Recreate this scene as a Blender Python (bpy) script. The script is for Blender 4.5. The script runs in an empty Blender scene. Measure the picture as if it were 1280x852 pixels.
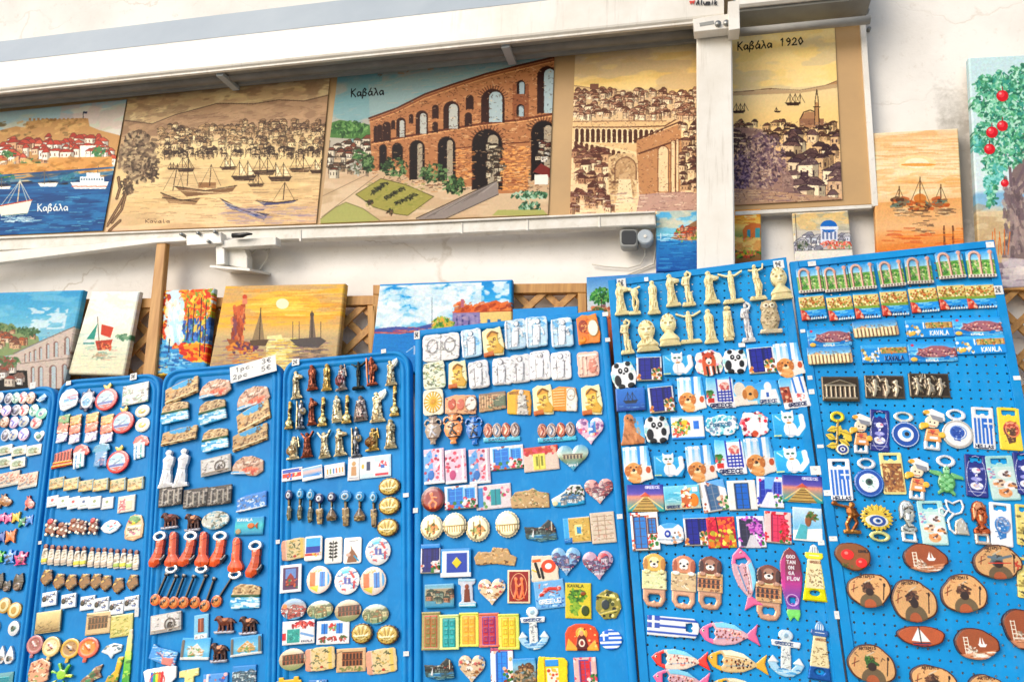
import bpy,math,zlib
import numpy as np
from mathutils import Vector,Matrix
SC=bpy.context.scene
COL=SC.collection
rad=math.radians
F=900.0;CAM=Vector((0,-2.1,1.45))
_y,_p,_r=rad(13.85),rad(10.74),rad(2.635)
_cy,_sy,_cp,_sp=math.cos(_y),math.sin(_y),math.cos(_p),math.sin(_p)
FW=Vector((-_sy*_cp,_cy*_cp,_sp));_r0=Vector((_cy,_sy,0));_u0=_r0.cross(FW)
RT=_r0*math.cos(_r)+_u0*math.sin(_r);UP=-_r0*math.sin(_r)+_u0*math.cos(_r)
cd=bpy.data.cameras.new('camera');cam=bpy.data.objects.new('camera',cd);COL.objects.link(cam)
cd.sensor_width=36;cd.lens=F/1280*36;cd.clip_start=.05;cd.clip_end=500
m=Matrix((RT,UP,-FW)).transposed().to_4x4();m.translation=CAM;cam.matrix_world=m
SC.camera=cam
class Plane:
 0
 def __init__(s,y,lean=0,zr=1.5):
  a=rad(lean);s.e1=Vector((1,0,0));s.e2=Vector((0,math.sin(a),math.cos(a)))
  s.n=Vector((0,-math.cos(a),math.sin(a)));s.o=Vector((0,y,zr))
 def at(s,x,y):
  d=RT*(x-640)-UP*(y-426)+FW*F
  t=(s.o-CAM).dot(s.n)/d.dot(s.n);return CAM+d*t
 def uv(s,x,y):
  q=s.at(x,y)-s.o;return np.array((q.dot(s.e1),q.dot(s.e2)))
 def mat(s,u,v,ang=0,lift=0):
  c,k=math.cos(ang),math.sin(ang)
  a=s.e1*c+s.e2*k;b=-s.e1*k+s.e2*c
  M=Matrix((a,b,s.n)).transposed().to_4x4()
  M.translation=s.o+s.e1*u+s.e2*v+s.n*lift;return M
def props(o,label=None,cat=None,group=None,kind=None):
 if label:o['label']=label
 if cat:o['category']=cat
 if group:o['group']=group
 if kind:o['kind']=kind
 return o
def mesh_obj(name,me,mat=None,parent=None,M=None):
 o=bpy.data.objects.new(name,me);COL.objects.link(o)
 if mat and not me.materials:me.materials.append(mat)
 if parent:o.parent=parent
 if M is not None:o.matrix_world=M
 return o
def empty(name,M):
 o=bpy.data.objects.new(name,None);COL.objects.link(o);o.matrix_world=M;o.empty_display_size=.02;return o
def pymesh(name,verts,faces,smooth=False):
 me=bpy.data.meshes.new(name);me.from_pydata([tuple(v)for v in verts],[],faces)
 if smooth:me.polygons.foreach_set('use_smooth',[True]*len(me.polygons))
 me.update();return me
def prism(name,pts,z0,z1,bev=0):
 0
 pts=[tuple(p)for p in pts]
 A=sum(pts[i][0]*pts[(i+1)%len(pts)][1]-pts[(i+1)%len(pts)][0]*pts[i][1]for i in range(len(pts)))
 if A<0:pts=pts[::-1]
 n=len(pts);V=[(x,y,z0)for x,y in pts];Fc=[tuple(range(n))[::-1]]
 loops=[0]
 if bev:
  V+=[(x,y,z1-bev)for x,y in pts];loops.append(n)
  V+=[(x,y,z1)for x,y in inset(pts,bev)];loops.append(2*n)
 else:
  V+=[(x,y,z1)for x,y in pts];loops.append(n)
 for a,b in zip(loops,loops[1:]):
  for i in range(n):j=(i+1)%n;Fc.append((a+i,a+j,b+j,b+i))
 Fc.append(tuple(loops[-1]+i for i in range(n)))
 return pymesh(name,V,Fc)
def inset(pts,d):
 0
 n=len(pts);out=[]
 for i in range(n):
  p0,p1,p2=(np.array(pts[(i+k-1)%n],float)for k in range(3))
  a=p1-p0;b=p2-p1;a/=max(np.hypot(*a),1e-9);b/=max(np.hypot(*b),1e-9)
  na=np.array((-a[1],a[0]));nb=np.array((-b[1],b[0]));m_=na+nb;L=m_.dot(m_)
  out.append(tuple(p1+m_*(2*d/L if L>.3 else d)))
 return out
def join_meshes(name,parts):
 V=[];Fc=[]
 for me in parts:
  o=len(V);V+=[tuple(v.co)for v in me.vertices];Fc+=[tuple(o+i for i in p.vertices)for p in me.polygons]
 return pymesh(name,V,Fc)
def box(name,x0,x1,y0,y1,z0,z1):
 V=[(x,y,z)for z in(z0,z1)for y in(y0,y1)for x in(x0,x1)]
 return pymesh(name,V,[(0,2,3,1),(4,5,7,6),(0,1,5,4),(2,6,7,3),(0,4,6,2),(1,3,7,5)])
def tube(name,pts,r,n=10,closed=False,cap=True):
 V=[];Fc=[];P=[Vector(p)for p in pts];k=len(P)
 ref=Vector((.013,.97,.21))
 for i,p in enumerate(P):
  t=(P[(i+1)%k]-P[i-1])if closed else(P[min(i+1,k-1)]-P[max(i-1,0)])
  t.normalize();a=t.cross(ref);a.normalize();b=t.cross(a)
  rr=r[i]if isinstance(r,(list,tuple))else r
  V+=[p+a*rr*math.cos(2*math.pi*j/n)+b*rr*math.sin(2*math.pi*j/n)for j in range(n)]
 for i in range(k if closed else k-1):
  for j in range(n):
   q=(i+1)%k;Fc.append((i*n+j,i*n+(j+1)%n,q*n+(j+1)%n,q*n+j))
 if cap and not closed:Fc+=[tuple(range(n))[::-1],tuple((k-1)*n+j for j in range(n))]
 me=pymesh(name,V,Fc,True);return me
def lin(h):
 v=np.array([int(h[i:i+2],16)for i in(0,2,4)])/255.;return np.where(v<.04045,v/12.92,((v+.055)/1.055)**2.4)
def newmat(name):
 mt=bpy.data.materials.new(name);mt.use_nodes=True;nt=mt.node_tree;return mt,nt,nt.nodes['Principled BSDF']
def nd(nt,t,**kw):
 n=nt.nodes.new(t)
 for k,v in kw.items():
  if k.startswith('i_'):n.inputs[k[2:].replace('_',' ')].default_value=v
  else:setattr(n,k,v)
 return n
def bump(nt,b,scale,strength,dist=.002,detail=6):
 tc=nd(nt,'ShaderNodeTexCoord');no=nd(nt,'ShaderNodeTexNoise',i_Scale=scale,i_Detail=detail)
 bp=nd(nt,'ShaderNodeBump',i_Strength=strength,i_Distance=dist)
 nt.links.new(tc.outputs['Object'],no.inputs['Vector']);nt.links.new(no.outputs['Fac'],bp.inputs['Height'])
 nt.links.new(bp.outputs['Normal'],b.inputs['Normal']);return no,tc
def attr_mat(name,rough,metal=0,coat=0,bs=900,bst=.25,bd=.0006,gain=.9,var=.16,spec=.5):
 mt,nt,b=newmat(name)
 at=nd(nt,'ShaderNodeAttribute',attribute_name='col')
 no,tc=bump(nt,b,bs,bst,bd,3)
 n2=nd(nt,'ShaderNodeTexNoise',i_Scale=bs*.12,i_Detail=3);nt.links.new(tc.outputs['Object'],n2.inputs['Vector'])
 mr=nd(nt,'ShaderNodeMapRange');mr.inputs['To Min'].default_value=gain*(1-var);mr.inputs['To Max'].default_value=gain*(1+var*.5)
 nt.links.new(n2.outputs['Fac'],mr.inputs['Value'])
 mx=nd(nt,'ShaderNodeVectorMath',operation='SCALE');nt.links.new(at.outputs['Color'],mx.inputs[0]);nt.links.new(mr.outputs[0],mx.inputs['Scale'])
 oi=nd(nt,'ShaderNodeObjectInfo');hs=nd(nt,'ShaderNodeHueSaturation');m2=nd(nt,'ShaderNodeMapRange');m2.inputs['To Min'].default_value=.88;m2.inputs['To Max'].default_value=1.1
 nt.links.new(oi.outputs['Random'],m2.inputs['Value']);nt.links.new(m2.outputs[0],hs.inputs['Value']);nt.links.new(mx.outputs[0],hs.inputs['Color']);nt.links.new(hs.outputs[0],b.inputs['Base Color'])
 b.inputs['Roughness'].default_value=rough;b.inputs['Metallic'].default_value=metal;b.inputs['Coat Weight'].default_value=coat
 b.inputs['Coat Roughness'].default_value=.15;b.inputs['Specular IOR Level'].default_value=spec
 return mt
def flat_mat(name,hexc,rough=.5,metal=0,bs=60,bst=.2,bd=.001,hex2=None,cs=8,coat=0,spec=.5):
 mt,nt,b=newmat(name);no,tc=bump(nt,b,bs,bst,bd)
 n2=nd(nt,'ShaderNodeTexNoise',i_Scale=cs,i_Detail=7,i_Roughness=.65);nt.links.new(tc.outputs['Object'],n2.inputs['Vector'])
 r=nd(nt,'ShaderNodeValToRGB');r.color_ramp.elements[0].position=.35;r.color_ramp.elements[1].position=.7
 r.color_ramp.elements[0].color=(*lin(hex2 or hexc),1);r.color_ramp.elements[1].color=(*lin(hexc),1)
 nt.links.new(n2.outputs['Fac'],r.inputs['Fac']);nt.links.new(r.outputs['Color'],b.inputs['Base Color'])
 b.inputs['Roughness'].default_value=rough;b.inputs['Metallic'].default_value=metal;b.inputs['Coat Weight'].default_value=coat;b.inputs['Specular IOR Level'].default_value=spec
 return mt
M_={'print':attr_mat('printed_plate',.38,coat=.12,spec=.35),'resin':attr_mat('painted_resin',.5,bs=1500,bst=.35,bd=.0008),'gloss':attr_mat('glossy_enamel',.22,coat=.6,bst=.1),'metal':attr_mat('cast_metal',.36,metal=.65,bst=.3,gain=1.0),'wood':attr_mat('painted_wood_slice',.5,bs=500,bst=.3,coat=.15),'canvas':attr_mat('painted_canvas',.55,bs=700,bst=.5,bd=.0012,var=.1,spec=.2),'banner':attr_mat('printed_banner',.5,bs=500,bst=.15,var=.04,spec=.12,gain=1),'paper':attr_mat('written_paper',.7,bs=300,bst=.1,var=.05),}
RNG=np.random.default_rng(7)
def vnoise(H,W,sx,sy=None,oct=3):
 sy=sy or sx;out=np.zeros((H,W));tot=0
 for o in range(oct):
  gx,gy=max(2,int(W/sx*2**o)+2),max(2,int(H/sy*2**o)+2);g=RNG.random((gy,gx))
  yy=np.linspace(0,gy-1.001,H);xx=np.linspace(0,gx-1.001,W);y0=yy.astype(int);x0=xx.astype(int)
  fy=(yy-y0)[:,None];fx=(xx-x0)[None];fy=fy*fy*(3-2*fy);fx=fx*fx*(3-2*fx)
  v=(g[y0][:,x0]*(1-fx)+g[y0][:,x0+1]*fx)*(1-fy)+(g[y0+1][:,x0]*(1-fx)+g[y0+1][:,x0+1]*fx)*fy
  out+=v*.5**o;tot+=.5**o
 return out/tot
GLY={'A':[[(0,1),(.5,0),(1,1)],[(.2,.62),(.8,.62)]],'B':[[(0,0),(0,1),(.8,.95),(.9,.7),(.7,.5),(0,.48),(.7,.45),(.8,.2),(.6,0),(0,0)]],'C':[[(1,.12),(.6,0),(.1,.25),(.1,.75),(.6,1),(1,.88)]],'E':[[(1,0),(0,0),(0,1),(1,1)],[(0,.5),(.8,.5)]],'G':[[(1,.15),(.6,0),(.1,.25),(.1,.75),(.6,1),(1,.85),(1,.55),(.6,.55)]],'H':[[(0,0),(0,1)],[(1,0),(1,1)],[(0,.5),(1,.5)]],'I':[[(.5,0),(.5,1)]],'K':[[(0,0),(0,1)],[(1,0),(0,.55),(1,1)]],'L':[[(0,0),(0,1),(1,1)]],'M':[[(0,1),(0,0),(.5,.6),(1,0),(1,1)]],'N':[[(0,1),(0,0),(1,1),(1,0)]],'O':[[(.5,0),(.05,.3),(.05,.7),(.5,1),(.95,.7),(.95,.3),(.5,0)]],'P':[[(0,1),(0,0),(.9,.05),(.9,.45),(0,.5)]],'R':[[(0,1),(0,0),(.9,.05),(.9,.42),(0,.5),(1,1)]],'S':[[(.95,.1),(.4,0),(.05,.25),(.9,.7),(.6,1),(0,.9)]],'T':[[(0,0),(1,0)],[(.5,0),(.5,1)]],'V':[[(0,0),(.5,1),(1,0)]],'U':[[(0,0),(0,.8),(.5,1),(1,.8),(1,0)]],'D':[[(0,0),(0,1),(.7,.9),(1,.5),(.7,.1),(0,0)]],'F':[[(1,0),(0,0),(0,1)],[(0,.5),(.8,.5)]],'W':[[(0,0),(.25,1),(.5,.4),(.75,1),(1,0)]],'Y':[[(0,0),(.5,.5),(1,0)],[(.5,.5),(.5,1)]],'a':[[(.9,.5),(.4,.42),(.05,.7),(.3,1),(.75,.85),(.9,.5),(.95,1)]],'á':[[(.9,.5),(.4,.42),(.05,.7),(.3,1),(.75,.85),(.9,.5),(.95,1)],[(.45,.3),(.7,.05)]],'β':[[(.0,1.3),(.15,.3),(.5,0),(.8,.2),(.4,.5),(.9,.65),(.7,1),(.2,.95)]],'λ':[[(.2,.1),(.4,.1),(.95,1)],[(.6,.5),(.05,1)]],'l':[[(.4,0),(.4,.9),(.7,1)]],'u':[[(.05,.45),(.05,.85),(.45,1),(.85,.8),(.9,.45),(.95,1)]],'m':[[(0,1),(0,.45),(.25,.42),(.45,.6),(.45,1)],[(.45,.6),(.75,.42),(.95,.6),(.95,1)]],'i':[[(.5,.45),(.5,1)],[(.5,.2),(.5,.28)]],'k':[[(.1,0),(.1,1)],[(.8,.45),(.1,.75),(.9,1)]],'p':[[(.1,.45),(.1,1.35)],[(.1,.55),(.6,.42),(.9,.7),(.6,1),(.1,.9)]],'c':[[(.9,.5),(.4,.42),(.05,.7),(.4,1),(.9,.92)]],'r':[[(.1,.45),(.1,1)],[(.1,.6),(.5,.42),(.8,.5)]],'e':[[(.1,.7),(.9,.68),(.6,.42),(.1,.6),(.3,1),(.9,.92)]],'t':[[(.4,.1),(.4,.9),(.8,1)],[(.05,.4),(.8,.4)]],'s':[[(.9,.48),(.3,.45),(.2,.65),(.85,.8),(.7,1),(.1,.95)]],'n':[[(.1,.45),(.1,1)],[(.1,.6),(.6,.42),(.9,.6),(.9,1)]],'v':[[(.05,.45),(.45,1),(.9,.45)]],'o':[[(.5,.42),(.05,.7),(.5,1),(.95,.7),(.5,.42)]],'1':[[(.2,.2),(.55,0),(.5,1)]],'2':[[(.05,.25),(.4,0),(.85,.2),(.7,.5),(0,1),(.95,.95)]],'9':[[(.9,.3),(.5,0),(.1,.25),(.4,.55),(.9,.3),(.8,.7),(.4,1)]],'0':[[(.5,0),(.05,.4),(.4,1),(.95,.6),(.5,0)]],'3':[[(.1,.1),(.6,0),(.85,.2),(.4,.48),(.9,.7),(.5,1),(.05,.85)]],'5':[[(.9,0),(.2,.03),(.15,.45),(.7,.42),(.9,.75),(.5,1),(.05,.9)]],'€':[[(.95,.12),(.5,0),(.2,.3),(.2,.7),(.5,1),(.95,.88)],[(0,.4),(.7,.4)],[(0,.6),(.7,.6)]],'.':[[(.4,.95),(.5,1)]],' ':[],'Κ':[[(.1,0),(.05,1)],[(.95,.02),(.1,.5),(.4,.6),(1,1.05)]],'7':[[(0,0),(1,0),(.4,1)]],'6':[[(.8,0),(.2,.5),(.3,1),(.8,.9),(.8,.6),(.2,.6)]]}
class Cv:
 def __init__(s,w,h,res=1.5,ss=2):
  s.nx=max(7,int(round(w*res)));s.ny=max(7,int(round(h*res)));s.ss=ss;s.W=s.nx*ss;s.H=s.ny*ss
  s.c=np.zeros((s.H,s.W,3));s.a=np.zeros((s.H,s.W),bool);s.h=np.zeros((s.H,s.W));s.p=np.zeros((s.H,s.W),np.int8)
  s.parts=['body'];s.cp=0;s.lock=False;s.asp=w/h;s.conv=None;s.opq=1.0
 def part(s,n):
  if n not in s.parts:s.parts.append(n)
  s.cp=s.parts.index(n)
 def P(s,pts):
  q=np.asarray(pts,float).reshape(-1,2)
  if s.conv:q=s.conv(q)
  return q*np.array((s.W,s.H))
 def _put(s,sl,m,col,h,al):
  if col is None:
   s.a[sl]&=~m;return
  if s.lock:m=m&s.a[sl]
  if not m.any():return
  al=s.opq if al is None else al
  sub=s.c[sl];k=lin8(col)
  sub[m]=sub[m]*(1-al)+k*al
  if h is not None:s.h[sl][m]=h
  if not s.lock:
   s.a[sl]|=m;s.p[sl][m]=s.cp
 def _sl(s,q,pad=0):
  x0,y0=np.floor(q.min(0)-pad).astype(int);x1,y1=np.ceil(q.max(0)+pad).astype(int)+1
  x0,y0=max(x0,0),max(y0,0);x1,y1=min(x1,s.W),min(y1,s.H)
  if x1<=x0 or y1<=y0:return None
  return(slice(y0,y1),slice(x0,x1)),np.arange(x0,x1)[None]+.5,np.arange(y0,y1)[:,None]+.5
 def poly(s,pts,col,h=None,al=None):
  q=s.P(pts);r=s._sl(q)
  if r is None:return
  sl,X,Y=r;m=np.zeros((Y.shape[0],X.shape[1]),bool);n=len(q)
  for i in range(n):
   (xa,ya),(xb,yb)=q[i],q[(i+1)%n]
   if ya==yb:continue
   c_=((Y>=ya)!=(Y>=yb));m^=c_&(X<(Y-ya)/(yb-ya)*(xb-xa)+xa)
  s._put(sl,m,col,h,al)
 def rect(s,x0,y0,x1,y1,col,h=None,al=None):s.poly([(x0,y0),(x1,y0),(x1,y1),(x0,y1)],col,h,al)
 def ell(s,cx,cy,rx,ry,col,h=None,al=None,n=22,a0=0,a1=360):
  s.poly([(cx+rx*math.cos(rad(a0+(a1-a0)*i/n)),cy-ry*math.sin(rad(a0+(a1-a0)*i/n)))for i in range(n+(a1-a0<360))],col,h,al)
 def line(s,pts,w,col,h=None,al=None):
  q=s.P(pts);ww=(w/s.hpx if s.conv else w)*s.H/2;ww=max(ww,.5);r=s._sl(q,ww)
  if r is None:return
  sl,X,Y=r;m=np.zeros((Y.shape[0],X.shape[1]),bool)
  for a,b in zip(q[:-1],q[1:]):
   d=b-a;L=d@d+1e-9;t=np.clip(((X-a[0])*d[0]+(Y-a[1])*d[1])/L,0,1)
   m|=(X-a[0]-t*d[0])**2+(Y-a[1]-t*d[1])**2<=ww*ww
  s._put(sl,m,col,h,al)
 def ring(s,cx,cy,rx,ry,w,col,h=None,al=None,n=20):
  s.line([(cx+rx*math.cos(2*math.pi*i/n),cy+ry*math.sin(2*math.pi*i/n))for i in range(n+1)],w,col,h,al)
 def text(s,t,x,y,sx,sy,w,col,slope=0,h=None,adv=1.3):
  for i,ch in enumerate(t):
   ox=x+i*sx*adv;oy=y+slope*i*sx*adv
   for st in GLY.get(ch,[]):s.line([(ox+a*sx,oy+b*sy+slope*a*sx)for a,b in st],w,col,h)
 def grad(s,stops,x0=0,y0=0,x1=1,y1=1,al=1,h=None):
  0
  q=s.P([(x0,y0),(x1,y0),(x1,y1),(x0,y1)])
  r=s._sl(q)
  if r is None:return
  sl,X,Y=r;t=np.clip((Y-q[0,1])/(q[3,1]-q[0,1]+1e-9),0,1)[:,0]
  ts=[a for a,_ in stops];cs=np.array([lin8(c)for _,c in stops])
  g=np.stack([np.interp(t,ts,cs[:,k])for k in range(3)],-1)[:,None]
  m=np.ones((Y.shape[0],X.shape[1]),bool)
  if s.lock:m=s.a[sl].copy()
  s.c[sl]=np.where(m[...,None],s.c[sl]*(1-al)+g*al,s.c[sl])
  if not s.lock:s.a[sl]=True;s.p[sl]=s.cp
 def blot(s,box_,cols,sx,sy=None,thr=.5,al=.8,soft=.08):
  0
  q=s.P([(box_[0],box_[1]),(box_[2],box_[1]),(box_[2],box_[3]),(box_[0],box_[3])]);r=s._sl(q)
  if r is None:return
  sl,X,Y=r;k=s.H/(s.hpx if s.conv else 1);sx*=k;sy=(sy*k)if sy else sx
  for c_ in cols:
   n=vnoise(Y.shape[0],X.shape[1],max(sx,2),max(sy,2));a_=np.clip((n-thr)/soft,0,1)*al
   if s.lock:a_=a_*s.a[sl]
   s.c[sl]=s.c[sl]*(1-a_[...,None])+lin8(c_)*a_[...,None]
 def dabs(s,box_,n,size,cols,al=.85,asp=1,ang=0,jit=30,h=None,fn=None):
  0
  for i in range(n):
   x=box_[0]+(box_[2]-box_[0])*RNG.random();y=box_[1]+(box_[3]-box_[1])*RNG.random()
   if fn and not fn(x,y):continue
   L=size*(.5+RNG.random());a=rad(ang+jit*(RNG.random()*2-1))
   k=1 if s.conv else 1/s.asp
   dx,dy=L*asp*math.cos(a)*k/2,L*asp*math.sin(a)/2
   s.line([(x-dx,y-dy),(x+dx,y+dy)],L,cols[int(RNG.integers(len(cols)))],h,al)
 def mottle(s,amp=.12,sc=6):
  n=vnoise(s.H,s.W,sc*s.ss);s.c*=(1+amp*2*(n-.5))[...,None]
 def punch(s,con,sat,g=1):
  l=s.c.mean(2,keepdims=True);s.c=np.clip(((l+(s.c-l)*sat)-.5)*con+.5,.01,.97)*g
 def grit(s,amp,sc):
  for k in range(3):s.c[...,k]*=1+amp*.5*(vnoise(s.H,s.W,max(2,sc*s.ss),oct=2)-.5)*2
  s.c*=(1+amp*2*(vnoise(s.H,s.W,max(2,sc*s.ss*.7),oct=2)-.5))[...,None]
_lc={}
def lin8(h):
 if h not in _lc:_lc[h]=np.array([int(h[i:i+2],16)for i in(0,2,4)])/255.
 return _lc[h]
def srgb2lin(v):v=np.clip(v,0,1);return np.where(v<.04045,v/12.92,((v+.055)/1.055)**2.4)
def down(a,ss,f):H,W=a.shape[:2];return f(a.reshape(H//ss,ss,W//ss,ss,*a.shape[2:]),axis=(1,3))
def cv_meshes(c,wm,hm,base,relief=0.0,inflate=0.0,edge=1.5,quad=None,smooth_it=2,name='item'):
 0
 ss=c.ss;A=down(c.a.astype(float),ss,np.mean);mask=A>=.5
 w=c.a[...,None].astype(float);col=down(c.c*w,ss,np.sum)/np.maximum(down(w,ss,np.sum),1e-6)
 col=srgb2lin(col);hh=down(c.h*c.a,ss,np.sum)/np.maximum(down(c.a.astype(float),ss,np.sum),1)
 prt=down(c.p,ss,np.max)
 ny,nx=mask.shape
 D=np.zeros((ny,nx));cur=mask.copy();k=0
 while cur.any()and k<(14 if inflate else 3):
  D+=cur;p_=np.pad(cur,1);cur=cur&p_[:-2,1:-1]&p_[2:,1:-1]&p_[1:-1,:-2]&p_[1:-1,2:];k+=1
 if inflate:zc=base+inflate*np.sqrt(np.clip(D/9,0,1))+relief*hh
 else:zc=base*np.where(D<=1,1-.18*min(edge,1),1)+relief*hh
 out=[]
 for pi in sorted(set(prt[mask].tolist())):
  mk=mask&(prt==pi)
  ys,xs=np.nonzero(mk);n=len(ys)
  if n<2:continue
  V0=np.full((ny+1,nx+1),-1);Zs=np.zeros((ny+1,nx+1));Zn=np.zeros((ny+1,nx+1))
  for dy in(0,1):
   for dx in(0,1):
    np.add.at(Zs,(ys+dy,xs+dx),zc[ys,xs]);np.add.at(Zn,(ys+dy,xs+dx),1)
  used=Zn>0;vy,vx=np.nonzero(used);V0[vy,vx]=np.arange(len(vy));Z=(Zs[used]/Zn[used])
  px=vx/nx;py=vy/ny;P=np.stack([px,py],1).astype(float)
  q=np.stack([V0[ys,xs],V0[ys+1,xs],V0[ys+1,xs+1],V0[ys,xs+1]],1)
  pm=np.pad(mk,1);E=[];EC=[]
  for(dy,dx,a,b)in((-1,0,3,0),(1,0,1,2),(0,-1,0,1),(0,1,2,3)):
   bd=mk&~pm[1+dy:1+dy+ny,1+dx:1+dx+nx];sel=bd[ys,xs]
   E.append(np.stack([q[sel,a],q[sel,b]],1));EC.append(np.nonzero(sel)[0])
  E=np.concatenate(E);EC=np.concatenate(EC)
  rectlike=len(ys)==ny*nx
  if not rectlike:
   for it in range(smooth_it):
    S=np.zeros_like(P);N=np.zeros(len(P))
    for a,b in((0,1),(1,0)):np.add.at(S,E[:,a],P[E[:,b]]);np.add.at(N,E[:,a],1)
    b_=N==2;P[b_]=P[b_]*.4+.6*S[b_]/2
  if quad is None:XY=np.stack([(P[:,0]-.5)*wm,(.5-P[:,1])*hm],1)
  else:
   tl,tr,br,bl=[np.array(t)for t in quad];u=P[:,:1];v=P[:,1:]
   XY=(tl*(1-u)+tr*u)*(1-v)+(bl*(1-u)+br*u)*v
  nv=len(P);bidx=np.unique(E);back=np.full(nv,-1);back[bidx]=nv+len(bidx)+np.arange(len(bidx));rim=np.full(nv,-1);rim[bidx]=nv+np.arange(len(bidx))
  VV=np.zeros((nv+2*len(bidx),3));VV[:nv,:2]=XY;VV[:nv,2]=Z
  VV[nv:nv+len(bidx)]=VV[bidx];VV[nv+len(bidx):,:2]=XY[bidx]
  side=np.stack([rim[E[:,1]],rim[E[:,0]],back[E[:,0]],back[E[:,1]]],1)
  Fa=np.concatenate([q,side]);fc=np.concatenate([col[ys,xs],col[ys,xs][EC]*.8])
  if rectlike and quad is not None:
   cn=[V0[0,0],V0[0,nx],V0[ny,nx],V0[ny,0]];Fa=np.concatenate([Fa,np.array([[back[i]for i in cn]])]);fc=np.concatenate([fc,np.array([[.5,.45,.38]])])
  me=bpy.data.meshes.new(name);me.vertices.add(len(VV));me.vertices.foreach_set('co',VV.ravel().astype(np.float32))
  me.loops.add(Fa.size);me.loops.foreach_set('vertex_index',Fa.ravel().astype(np.int32))
  me.polygons.add(len(Fa));me.polygons.foreach_set('loop_start',(np.arange(len(Fa))*4).astype(np.int32));
  sm=np.zeros(len(Fa),bool);sm[:n]=True;me.polygons.foreach_set('use_smooth',sm)
  me.update(calc_edges=True)
  at=me.attributes.new('col','FLOAT_COLOR','FACE');at.data.foreach_set('color',np.concatenate([fc,np.ones((len(fc),1))],1).ravel().astype(np.float32))
  out.append((c.parts[pi],me))
 return out
class PCv(Cv):
 0
 def __init__(s,plane,quad_px,res=1.25):
  s.plane=plane;Q=[plane.uv(*p)for p in quad_px];s.Q=Q
  wpx=max(abs(quad_px[1][0]-quad_px[0][0]),abs(quad_px[2][0]-quad_px[3][0]));hpx=max(abs(quad_px[3][1]-quad_px[0][1]),abs(quad_px[2][1]-quad_px[1][1]))
  super().__init__(wpx,hpx,res);s.hpx=hpx;s.conv=s._conv;s.a[:]=True;s.lock=True
 def _conv(s,q):
  tl,tr,br,bl=s.Q;W=np.array([s.plane.uv(*p)for p in q])
  u=np.full(len(q),.5);v=np.full(len(q),.5)
  for _ in range(4):
   U=u[:,None];Vv=v[:,None]
   f=(tl*(1-U)+tr*U)*(1-Vv)+(bl*(1-U)+br*U)*Vv-W
   du=(tr-tl)*(1-Vv)+(br-bl)*Vv;dv=(bl-tl)*(1-U)+(br-tr)*U
   det=du[:,0]*dv[:,1]-du[:,1]*dv[:,0]
   u=u-(f[:,0]*dv[:,1]-f[:,1]*dv[:,0])/det;v=v-(du[:,0]*f[:,1]-du[:,1]*f[:,0])/det
  return np.stack([u,v],1)
def picture(name,c,thick,mat,label,cat,group=None,relief=0.0):
 c.grit(.025 if mat=='banner' else.05,3);c.punch(*((1.12,.92,1.04)if mat=='banner' else(1.08,1.12,1.03)))
 pl=c.plane;ctr=(c.Q[2]+c.Q[3])/2;d=c.Q[2]-c.Q[3];ang=math.atan2(d[1],d[0])
 ca,sa=math.cos(ang),math.sin(ang);loc=[((q-ctr)@np.array((ca,sa)),(q-ctr)@np.array((-sa,ca)))for q in c.Q]
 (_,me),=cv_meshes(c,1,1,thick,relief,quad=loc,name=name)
 o=mesh_obj(name,me,M_[mat],None,pl.mat(ctr[0],ctr[1],ang,-thick));return props(o,label,cat,group)
wd=bpy.data.worlds.new('World');SC.world=wd;wd.use_nodes=True;nt=wd.node_tree
sky=nd(nt,'ShaderNodeTexSky',sky_type='NISHITA',sun_disc=False);SUN_E,SUN_A=rad(33),rad(-38)
sky.sun_elevation=SUN_E;sky.dust_density=2.5;sky.air_density=1.0;sky.ozone_density=1.0
bg=nt.nodes['Background'];bg.inputs['Strength'].default_value=.15;nt.links.new(sky.outputs[0],bg.inputs['Color'])
sd=Vector((math.sin(SUN_A)*math.cos(SUN_E),-math.cos(SUN_A)*math.cos(SUN_E),math.sin(SUN_E)))
sky.sun_rotation=math.atan2(sd.x,sd.y)
sl=bpy.data.lights.new('sun','SUN');so=bpy.data.objects.new('sun',sl);COL.objects.link(so)
sl.energy=1.15;sl.angle=rad(36);sl.color=(1,.975,.94);so.rotation_euler=(-sd).to_track_quat('-Z','Y').to_euler();so.location=sd*8
SC.view_settings.view_transform='Standard';SC.view_settings.look='None';SC.view_settings.exposure=.42;SC.view_settings.gamma=1
SC.cycles.max_bounces=6;SC.cycles.use_denoising=True
PW=Plane(0)
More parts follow.
